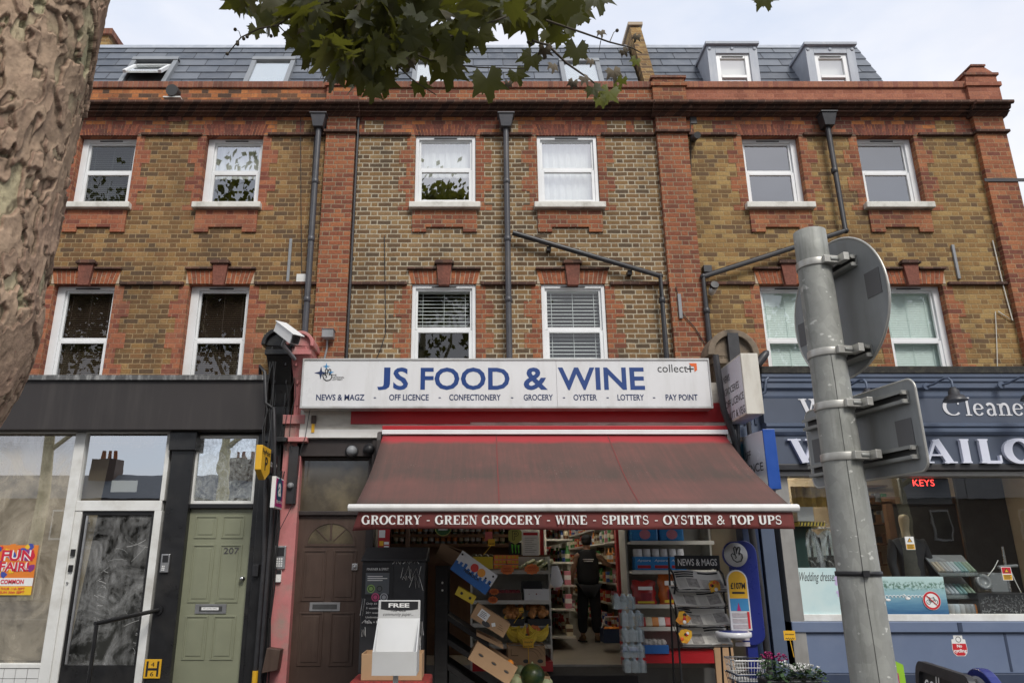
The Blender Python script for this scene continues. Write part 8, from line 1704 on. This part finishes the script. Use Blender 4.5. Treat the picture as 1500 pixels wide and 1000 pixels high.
for i in range(8): x = a.x+(e.x-a.x)*i/8; q.add([(x, .2785, a.z-.05), (x+.02, .2785, a.z-.05), (x+.035, .2785, a.z-.002), (x+.015, .2785, a.z-.002)], [(0, 1, 2, 3)], M['ink'])
tag(q.build('striped_shelf'), 'shelf with a black and yellow striped edge over the clothes rail', 'shelf')
M['gold'] = paint('gold_fabric', (.45, .28, .05), .5, .35, 9, stretch=(6, 6, 1), dirt=(.15, .08, .01), dirt_amt=.8)
q = MB(); a = P(1158, 712, .35); 
for i in range(14): x = a.x+.065*i; q.add([(x, .35+.03*(i % 2), a.z), (x+.065, .35+.03*((i+1) % 2), a.z), (x+.065, .35+.03*((i+1) % 2), PZ(742, .35)), (x, .35+.03*(i % 2), PZ(742, .35))], [(3, 2, 1, 0)], M['gold'])
o = q.build('curtain'); tag(o, 'crumpled gold curtain at the top left of the blue shop window', 'curtain'); s__ = o.modifiers.new('t', 'SOLIDIFY'); s__.thickness = .004
# thread racks, shoes and oddments on the display floor
M['acr'] = paint('grey_perspex', (.22, .23, .24), .25, .1); th = [paint('thread_'+a, c, .5, .08) for a, c in (('stone', (.35, .31, .25)), ('grey', (.33, .34, .35)), ('steel', (.38, .43, .47)), ('teal', (.18, .30, .30)), ('moss', (.2, .26, .2)))]
for r_, (pb, lab) in enumerate(((843, 'upper'), (876, 'lower'))):
    p0, p1 = P(1378-5*r_, pb, .25), P(1436, pb, .25); H = thing('thread_rack', lab+' clear rack of sewing thread reels in the cleaners window', 'thread rack', p0); q = MB(); zb, zt = p0.z, p0.z+.22
    q.prism([(p0.x, .25, zb), (p0.x, .55, zt+.04), (p0.x, .57, zt+.03), (p0.x, .27, zb-.01)], (p1.x-p0.x, 0, 0), M['acr']); q.build('tray', H)
    for k in range(10): q = MB(); x = p0.x+.03+(p1.x-p0.x-.06)*k/9; d_ = Vector((0, .80, .60)).normalized(); q.tube([Vector((x, .29, zb+.045)), Vector((x, .29, zb+.045))+d_*.19], .0235, th[(k//2) % 5], 10); q.build('reel', H)
    q = MB(); q.prism([(p0.x-.02, .235, zb-.01), (p0.x-.02, .235, zb+.05), (p0.x-.02, .24, zb+.05), (p0.x-.02, .24, zb-.01)], (p1.x-p0.x+.04, 0, 0), M['clearg']); q.build('front_lip', H)
fz = gz0-.018
rng = random.Random(31)
q = MB(); a, e = PX(1386, 890, .2), PX(1432, 890, .2)
for k in range(6):
    H_ = MB(); x = a+(e-a)*k/6; H_.lathe((x+.05, .2, fz+.01), [(.045, 0), (.05, .02), (.05, .09), (.04, .11), (.0001, .112)], (th[1], th[2], th[1], M['acr'], M['acr'], M['oran'])[k], 12); tag(H_.build('polish_tin'), ('grey tin', 'steel blue tin', 'second grey tin', 'dull perspex tin', 'dark perspex tin', 'orange tin')[k]+' low in the row under the thread racks', 'tin')
q = MB(); a, e = P(1436, 893, .1), P(1505, 870, .1); q.box(a.x, PX(1520, 880, .1), .1, .5, fz, fz+.25, M['ink']); tk = thing('key_tray', 'black tray of silver keys at the right of the cleaners window', 'tray', (a.x, .3, fz)); q.build('tray', tk, bevel=.004)
q = MB()
for i in range(170): x, z = rng.uniform(a.x+.02, PX(1500, 880, .1)), rng.uniform(fz+.02, fz+.22); q.obox((x, .097, z), (.02, .004, .008), rotY(rng.uniform(0, 3)), M['chrome'])
kk = q.build('keys', tk); kk['kind'] = 'stuff'
box_thing('key_machine', 'grey key cutting machine standing at the right of the cleaners window', 'machine', 1450, 1478, 838, 868, .5, .8, M['acr'], .02)
q = MB(); p = P(1475, 800, .5); q.tube([P(1480, 866, .5), P(1468, 800, .5)], .018, M['chrome'], 8); q.tube([P(1462, 830, .45), P(1490, 828, .45)], .02, M['acr'], 8); q.tube([P(1478, 830, .45), P(1487, 850, .44), P(1498, 872, .45)], .006, M['paper'], 6); q.tube([P(1445, 846, .45), P(1456, 832, .45), P(1462, 820, .45)], .005, M['paper'], 6); tag(q.build('lamp_stand'), 'thin steel work lamp stand with trailing wires by the key tray', 'lamp stand')
q = MB(); q.lathe(P(1440, 852, .42), [(.10, -.03), (.10, .03), (.06, .032), (.055, .02), (.0001, .02)], M['acr'], 20, rotX(R(75))); tag(q.build('wheel'), 'round grey grinding wheel beside the lower thread rack', 'wheel')
for i in range(7):
    q = MB(); p = P(1292+13*i, 838-2*(i % 2), .35); Mz = rotZ(rng.uniform(0, 3)); q.ball((p.x, .35, fz+.06), .055, (M['shoe'], M['vest'], M['mann'], M['vest'], M['shoe'], M['mann'], M['vest'])[i], 10, (1.9, .8, .8), Mz); q.ball(Vector((p.x, .35, fz+.1))+Mz @ Vector((-.06, 0, 0)), .05, M['vest'], 10, (1, .8, .8)); q.box(p.x-.06, p.x+.06, .3, .4, fz, fz+.02, M['ink'])
    tag(q.build('shoe'), ('tan', 'black', 'cream', 'dark', 'brown', 'pale', 'far black')[i]+' shoe in the row on the display floor under the mannequin', 'shoe')
H = thing('wall_shelf', 'dark shelves of stock on the beige back wall of the cleaners', 'shelf', P(1280, 800, 2.4))
for py in (710, 735, 765, 795, 825): q = MB(); a, e = P(1262, py, 2.3), P(1300, py, 2.3); q.box(a.x, e.x, 2.3, 2.59, a.z-.03, a.z, M['wood']); q.build('shelf', H)
for i in range(15):
    q = MB(); py = (735, 765, 795, 825)[i % 4]; p = P(1266+9*(i//4), py, 2.35); q.box(p.x, p.x+rng.uniform(.06, .11), 2.35, 2.5, p.z+.001, p.z+rng.uniform(.1, .22), (M['vest'], M['wood'], pkm[2], M['acr'], pkm[5])[i % 5]); tag(q.build('stock_box', bevel=.004), 'small dark box on the stock shelves behind the mannequin', 'box', 'boxes on the stock shelves')

# fluorescent fittings on the two shop ceilings
M['tube'] = emit('lit_tube', (1.0, .93, .80), 22.0)
def fitting(x, y, z, ln, lab, g):
    H = thing('ceiling_light', lab, 'light', (x, y, z), 0, g); q = MB(); q.box(x-ln/2, x+ln/2, y-.06, y+.06, z+.03, z+.06, M['inkw']); q.build('frame', H); q = MB(); q.tube([(x-ln/2+.03, y, z), (x+ln/2-.03, y, z)], .018, M['tube'], 8); q.build('tube', H)
for y in (1.6, 3.6, 6.0, 9.0): fitting(1.2, y, 2.64, 1.5, 'fluorescent strip on the food shop ceiling', 'strip lights over the food shop')
fitting(5.4, .9, 2.9, 1.5, 'fluorescent strip on the cleaners ceiling', 'strip lights over the cleaners')
fitting(4.7, 2.1, 2.9, 1.2, 'fluorescent strip on the cleaners ceiling', 'strip lights over the cleaners')
# ------------------------------------------------------------------ plane tree at the left, its branch hanging into view
T = thing('plane_tree', 'flaking plane tree trunk close at the left, its leafy branch hanging over the street', 'tree', (-1.85, -7.3, 0))
m = bpy.data.materials.new('plane_tree_bark'); n = NT(m); at = n.new('ShaderNodeAttribute'); at.attribute_name = 'plate'; s3 = n.sep(at.outputs['Vector']); v = n.pos(); g = n.noise(v, 10, 7, .66); g2 = n.noise(v, 3.2, 5, .6)
tone = n.math('ADD', n.math('MULTIPLY', s3[0], .95), n.math('MULTIPLY', n.math('SUBTRACT', g2, .5), .5))
c = n.ramp(tone, [(.05, (.62, .57, .36)), (.26, (.58, .50, .32)), (.36, (.43, .285, .205)), (.60, (.50, .36, .25)), (.74, (.35, .225, .165)), (.95, (.46, .33, .23))])
c = n.mix(.85, c, n.ramp(g, [(.25, .55), (.8, 1.35)]), 'MULTIPLY')
c = n.mix(n.ramp(n.noise(n.mapping(v, (1, 1, .5)), 30, 6, .7), [(.54, 0.0), (.66, .6)]), c, (.13, .095, .06))
c = n.mix(n.math('MULTIPLY', s3[1], .85), c, (.05, .034, .022)); n.base(c); n.rough(.85); n.b.inputs['Specular IOR Level'].default_value = .2; n.bump(n.math('ADD', n.noise(v, 38, 8, .7), n.math('MULTIPLY', g, .8)), .55, .012); M['bark'] = m
TX, TY = -1.895, -7.3
def trunk_axis(z):
    d = max(0, 2.3-z); return TX-.36*(1-math.exp(-(d/.68)**2))+.055*max(0, z-2.7), TY
def trunk_r(z): return .405+.05*math.exp(-z/.4)
zl = [0, .3, .6, .9, 1.2, 1.5, 1.7]+[1.7+.0056*i for i in range(1, 380)]+[4.0, 4.4, 5.0, 5.6, 6.4, 7.2]
AN = [R(-51-88+176*k/519) for k in range(520)]+[R(-51+88+184*(k+1)/41) for k in range(40)]; K = len(AN)
vs, fs, att = [], [], []
nz_, nv_, fr_ = mnoise.noise, mnoise.noise_vector, mnoise.fractal
for z in zl:
    ax, ay = trunk_axis(z)
    for a in AN:
        ca, sa = math.cos(a), math.sin(a); r0 = trunk_r(z)+.02*nz_((ca*1.6, sa*1.6, z*1.1)); p = Vector((ca*.42, sa*.42, z*.66))
        q_ = p+nv_(p*3.2)*.06+nv_(p*9)*.022; side = min(1, max(0, (math.degrees(a)+70)/50))          # rougher towards the right
        rag = .09*nz_(p*22)+.07*nz_(p*50)
        lev = [fr_(Vector((q_.x, q_.y, q_.z*.8))*f_+Vector(o_), .65, 2.2, 4)+rag+b_ for f_, o_, b_ in ((1.9, (1, 7, 3), -.04+.24*side), (3.0, (8, 2, 5), -.12+.30*side), (5.2, (4, 9, 1), -.16+.36*side))]
        rr_ = r0-.012+.0035*fr_(p*16, .75, 2.1, 5)+.005*nz_(p*4.5); tone = .0; crv = 0.0
        for n_, h_ in zip(lev, (.0085, .0075, .005)):
            t_ = min(1, max(0, (n_+.01)/.03)); t_ = t_*t_*(3-2*t_); rr_ += h_*t_*(1+.7*max(0, .25-n_)/.25*(n_ > 0)); tone += .31*t_; crv = max(crv, math.exp(-((n_+.025)/.022)**2)*(.35+.65*side+.5*nz_(p*5)))
        vs.append((ax+rr_*ca, ay+rr_*sa, z)); att.append((tone, min(1, max(0, crv)), 0))
for j in range(len(zl)-1):
    for k in range(K): fs.append((j*K+k, j*K+(k+1) % K, (j+1)*K+(k+1) % K, (j+1)*K+k))
me = bpy.data.meshes.new('trunk'); inv = wm(T).inverted(); me.from_pydata([tuple(inv @ Vector(v)) for v in vs], [], fs); me.update(); me.materials.append(M['bark']); me.polygons.foreach_set('use_smooth', [True]*len(fs))
at_ = me.attributes.new('plate', 'FLOAT_VECTOR', 'POINT'); at_.data.foreach_set('vector', [c for t in att for c in t])
tr = bpy.data.objects.new('trunk', me); COL.objects.link(tr); tr.parent = T
m = bpy.data.materials.new('plane_leaf'); n = NT(m); r = n.island(); v = n.pos(); g = n.noise(v, 22, 4, .6)
c = n.ramp(r, [(0, (.03, .036, .011)), (.35, (.046, .052, .015)), (.6, (.06, .066, .017)), (.8, (.075, .073, .025)), (.92, (.105, .09, .045))]); c = n.mix(n.ramp(g, [(.4, 0.0), (.75, .6)]), c, (.03, .03, .012)); n.base(c); n.rough(.55)
tl = n.new('ShaderNodeBsdfTranslucent'); tl.inputs[0].default_value = (.15, .155, .018, 1); ms = n.new('ShaderNodeMixShader'); ms.inputs[0].default_value = .4; n.link(n.b.outputs[0], ms.inputs[1]); n.link(tl.outputs[0], ms.inputs[2]); n.link(ms.outputs[0], n.out.inputs['Surface']); M['leaf'] = m
m = bpy.data.materials.new('young_plane_leaf'); n = NT(m); r = n.island(); c = n.ramp(r, [(0, (.16, .18, .02)), (.5, (.11, .13, .02)), (1, (.2, .19, .04))]); n.base(c); n.rough(.5); tl = n.new('ShaderNodeBsdfTranslucent'); tl.inputs[0].default_value = (.22, .24, .02, 1); ms = n.new('ShaderNodeMixShader'); ms.inputs[0].default_value = .45; n.link(n.b.outputs[0], ms.inputs[1]); n.link(tl.outputs[0], ms.inputs[2]); n.link(ms.outputs[0], n.out.inputs['Surface']); M['leafy'] = m
M['leafd'] = paint('dry_plane_leaf', (.13, .105, .07), .8, .25, 14); M['twig'] = paint('twig_bark', (.075, .06, .04), .8, .3, 20)
LOBES = [(0, 1.0, .52), (52, .92, .50), (-52, .92, .50), (106, .74, .46), (-106, .74, .46)]
def leaf_outline(rng, k=60):
    pts = []
    for i in range(k):
        a = -150+300*i/(k-1); r_ = .58
        for la, lr, lw in LOBES:
            d_ = abs(a-la)/57.3; r_ = max(r_, lr*max(0, 1-(d_/lw/1.25))**.75)
        r_ *= 1+(.12 if i % 4 == 0 else -.04)+rng.uniform(-.03, .03); pts.append((r_*math.sin(R(a)), r_*math.cos(R(a))))
    return pts
def add_leaf(q, c, s, rng, m, u=None, n_=None, curl=None):
    """One lobed plane leaf hung from its stalk at c."""
    if n_ is None: n_ = Vector((rng.uniform(-.7, .7), rng.uniform(-1, .4), rng.uniform(-.6, .9))).normalized()
    if u is None: u = Vector((rng.uniform(-1, 1), rng.uniform(-.5, .5), rng.uniform(-1.3, -.1)))
    u = (u-n_*u.dot(n_)).normalized(); w = n_.cross(u); o = leaf_outline(rng); cu = curl if curl is not None else rng.uniform(.1, .55); fo = rng.uniform(-.1, .35); ph = rng.uniform(0, 6)
    def f(x, y): r2 = x*x+y*y; return c+(u*(y+.15)+w*x+n_*(-cu*r2*.6+fo*abs(x)*.6+.06*math.sin(5*x+ph)*abs(x)))*s
    vs = [f(0, 0)]+[f(x*.5, y*.5) for x, y in o]+[f(x, y) for x, y in o]; k = len(o)
    q.add(vs, [(0, 1+i, 2+i) for i in range(k-1)]+[(1+i, 1+k+i, 2+k+i, 2+i) for i in range(k-1)], m, True)
rng = random.Random(21); q = MB()
def at_px(px, py, D): return P(px, py, CAM_Y+D)
hero = [(712, 128, 52), (655, 108, 56), (755, 115, 30), (780, 92, 36), (845, 80, 40), (828, 40, 58), (775, 35, 72), (810, 12, 56), (872, 6, 46), (735, 30, 52), (690, 40, 60), (360, 4, 42), (375, 48, 28), (432, 64, 38), (480, 84, 36), (455, 60, 36), (500, 100, 42), (530, 120, 48), (560, 125, 44), (520, 78, 56), (470, 20, 52), (585, 70, 55), (612, 130, 30), (400, 8, 44), (1117, 4, 34), (1410, -6, 20), (620, 20, 60), (650, 62, 44), (548, 138, 34), (700, 60, 46)]
for px, py, s in hero:
    D = rng.uniform(2.7, 3.3); c = at_px(px, py-s*.35, D); zc_ = (c-Vector((0, CAM_Y, EYE))).dot(Vector((0, _C, _S))); sz = s*zc_/FPX*.72
    add_leaf(q, c, sz, rng, M['leaf'], u=Vector((rng.uniform(-.5, .5), rng.uniform(-.2, .2), -1)), n_=Vector((rng.uniform(-.35, .35), -1, rng.uniform(-.5, .1))).normalized())
for cx, cy, rx, ry, k in ((520, 40, 95, 55, 170), (445, 12, 105, 26, 60), (610, 50, 85, 55, 85), (760, 10, 95, 24, 45), (545, 98, 55, 32, 34), (680, 0, 120, 26, 50), (800, 35, 45, 30, 12), (560, -60, 260, 50, 120)):
    for i in range(k):
        a = rng.uniform(0, 6.283); r_ = math.sqrt(rng.random()); px, py = cx+rx*r_*math.cos(a), cy+ry*r_*math.sin(a); D = rng.uniform(2.6, 4.0); c = at_px(px, py-12, D); add_leaf(q, c, rng.uniform(.07, .13), rng, M['leaf'])
for i in range(150): c = Vector((rng.gauss(-.9, 1.1), rng.gauss(-6.6, .8), rng.uniform(5.5, 7.2))); add_leaf(q, c, rng.uniform(.08, .14), rng, M['leaf'])
cr = q.build('crown', T)
q = MB()
for px, py, s, m_ in ((893, 143, 34, 'leafy'), (878, 150, 22, 'leafy'), (912, 120, 16, 'leafy'), (932, 92, 16, 'leafy'), (704, 34, 18, 'leafy'), (716, 52, 16, 'leafy'), (868, 136, 26, 'leaf'), (898, 110, 24, 'leafd'), (855, 118, 18, 'leafd'), (865, 92, 14, 'leafd'), (933, 56, 14, 'leafd'), (912, 78, 14, 'leafd'), (810, 100, 18, 'leafd'), (798, 76, 22, 'leafd'), (840, 124, 16, 'leafd'), (880, 50, 14, 'leafd'), (480, 75, 20, 'leafd'), (510, 90, 22, 'leafd'), (600, 95, 22, 'leafd'), (655, 75, 20, 'leafd'), (444, 48, 16, 'leafd'), (745, 125, 14, 'leafd'), (905, 130, 14, 'leafy')):
    c = at_px(px, py-s*.35, 2.85); add_leaf(q, c, s*.0032*.72, rng, M[m_], u=Vector((rng.uniform(-.7, .7), 0, -1)), n_=Vector((rng.uniform(-.5, .5), -1, rng.uniform(-.6, .2))).normalized(), curl=.9 if m_ == 'leafd' else .3)
y_ = q.build('crown', T); y_['label'] = 'yellow green and dry leaves at the tips'
def branch(name, pts, r0, r1):
    q = MB(); n1 = len(pts); q.tube(pts, [r0+(r1-r0)*i/(n1-1) for i in range(n1)], M['twig'], 7); return q
q = MB()
def tw(pl, D, r0, r1): pts = [at_px(x, y, D+.05*i) for i, (x, y) in enumerate(pl)]; q.tube(pts, [r0+(r1-r0)*i/(len(pts)-1) for i in range(len(pts))], M['twig'], 6)
for pl, r0 in (([(520, -10), (440, 15), (407, 37), (380, 42), (353, 55), (333, 80)], .006), ([(590, -20), (520, 10), (490, 38), (458, 54)], .008), ([(800, 30), (853, 48), (893, 62), (925, 70), (940, 78)], .006), ([(780, 60), (802, 66), (830, 93), (862, 115), (893, 140)], .007), ([(560, 60), (640, 92), (700, 99), (770, 101)], .005), ([(640, 60), (700, 40), (740, 25), (800, 5)], .007), ([(560, 75), (605, 118), (640, 140)], .004), ([(690, 20), (700, 40), (712, 50)], .003), ([(407, 37), (420, 50), (430, 58)], .003), ([(353, 55), (350, 46), (344, 43)], .002), ([(436, 20), (440, 5), (447, 40)], .003), ([(893, 62), (899, 48), (903, 45)], .0025), ([(880, 60), (878, 72), (877, 78)], .002)): tw(pl, 2.8, r0, r0*.45)
q.build('twig', T)
b0 = Vector((-1.85, -7.3, 5.0)); q = MB(); q.tube([b0, b0+Vector((.5, .25, .3)), at_px(480, -120, 3.2), at_px(620, -60, 3.3), at_px(760, -40, 3.3)], [.13, .10, .06, .035, .012], M['bark'], 10); q.tube([at_px(480, -120, 3.2), at_px(500, -20, 3.2), at_px(540, 40, 3.2), at_px(560, 90, 3.2)], [.045, .03, .018, .006], M['twig'], 8); q.tube([at_px(620, -60, 3.3), at_px(640, 0, 3.2), at_px(600, 70, 3.1)], [.025, .016, .006], M['twig'], 8); q.build('branch', T)
q = MB()
for px, py in ((344.5, 43.5), (333, 79), (357, 57), (362, 54), (348, 62), (397, 53), (904, 45), (453, 74), (774, 62), (778, 65), (348, 65)): q.ball(at_px(px, py, 2.82), .0085, M['twig'], 8)
q.build('seed_ball', T)

# ------------------------------------------------------------------ across the road: what the windows reflect
def far_tree(x, y, h, w, seed, lab):
    rng = random.Random(seed); H = thing('street_tree', lab, 'tree', (x, y, 0), 0, 'plane trees across the road'); q = MB(); q.tube([(x, y, 0), (x+.1, y, h*.25), (x-.1, y+.1, h*.45), (x, y, h*.8)], [.32, .26, .2, .05], M['bark'], 10)
    for k in range(7): a = k*.9; z = h*(.35+.07*k); q.tube([(x, y, z), (x+w*.35*math.cos(a), y+w*.35*math.sin(a), z+h*.14), (x+w*.5*math.cos(a+.2), y+w*.5*math.sin(a), z+h*.2)], [.11, .06, .02], M['bark'], 6)
    q.build('trunk', H); q = MB(); cl = [Vector((x+rng.gauss(0, w*.27), y+rng.gauss(0, w*.25), h*rng.uniform(.68, .97))) for _ in range(52)]
    for c in cl:
        s_ = w*rng.uniform(.10, .17)
        for i in range(170):
            p = c+Vector((rng.gauss(0, s_), rng.gauss(0, s_), rng.gauss(0, s_*.8))); u = Vector((rng.uniform(-1, 1), rng.uniform(-1, 1), rng.uniform(-1, 1))).normalized(); v_ = u.orthogonal().normalized(); l = rng.uniform(.10, .21); q.add([p+u*l, p+v_*l*.8, p-u*l, p-v_*l*.8], [(0, 1, 2, 3)], M['leaf'])
    q.build('crown', H)
far_tree(-11.5, -25, 19, 9, 1, 'tall plane tree across the road, seen only mirrored in the left windows'); far_tree(-20, -25.5, 19, 9, 5, 'farther tall plane tree across the road, mirrored in the window beside the trunk'); far_tree(-2.2, -23.5, 19.5, 6, 2, 'tall plane tree across the road, mirrored in the middle house windows'); far_tree(19, -24, 13.5, 8, 3, 'tall plane tree across the road, mirrored in the right house and cleaners windows')
far_tree(11, -22, 8, 5, 4, 'low plane tree across the road, mirrored in the cleaners window')
q = MB(); OP = thing('terraced_building', 'low terrace across the road, seen only as a dark roofline mirrored in the shop glass', 'building', (0, -32, 0)); q.box(-34, 34, -36, -32, 0, 5.0, M['brownd']); q.build('wall', OP)  # wall and chimneys coloured dark to mirror as a backlit silhouette
q = MB(); q.prism([(-34, -31.8, 5.0), (-34, -34, 6.5), (-34, -36.2, 5.0)], (68, 0, 0), M['slate']); q.build('roof', OP); q = MB()
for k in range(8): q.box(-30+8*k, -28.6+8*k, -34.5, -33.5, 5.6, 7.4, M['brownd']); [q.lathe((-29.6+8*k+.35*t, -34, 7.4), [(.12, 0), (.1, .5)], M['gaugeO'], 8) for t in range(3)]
q.build('chimney', OP)
for k in range(14):
    q = MB(); x = -32+4.8*k; q.box(x-.5, x+.5, -31.99, -31.9, 2.8, 4.4, M['white']); w_ = q.build('window', OP); q = MB(); q.box(x-.42, x+.42, -31.89, -31.88, 2.9, 4.3, M['darkint']); q.build('pane', w_)
q = MB(); q.box(-60, 60, -40, -27, -.13, 0, M['paving']); struct(q.build('pavement'))
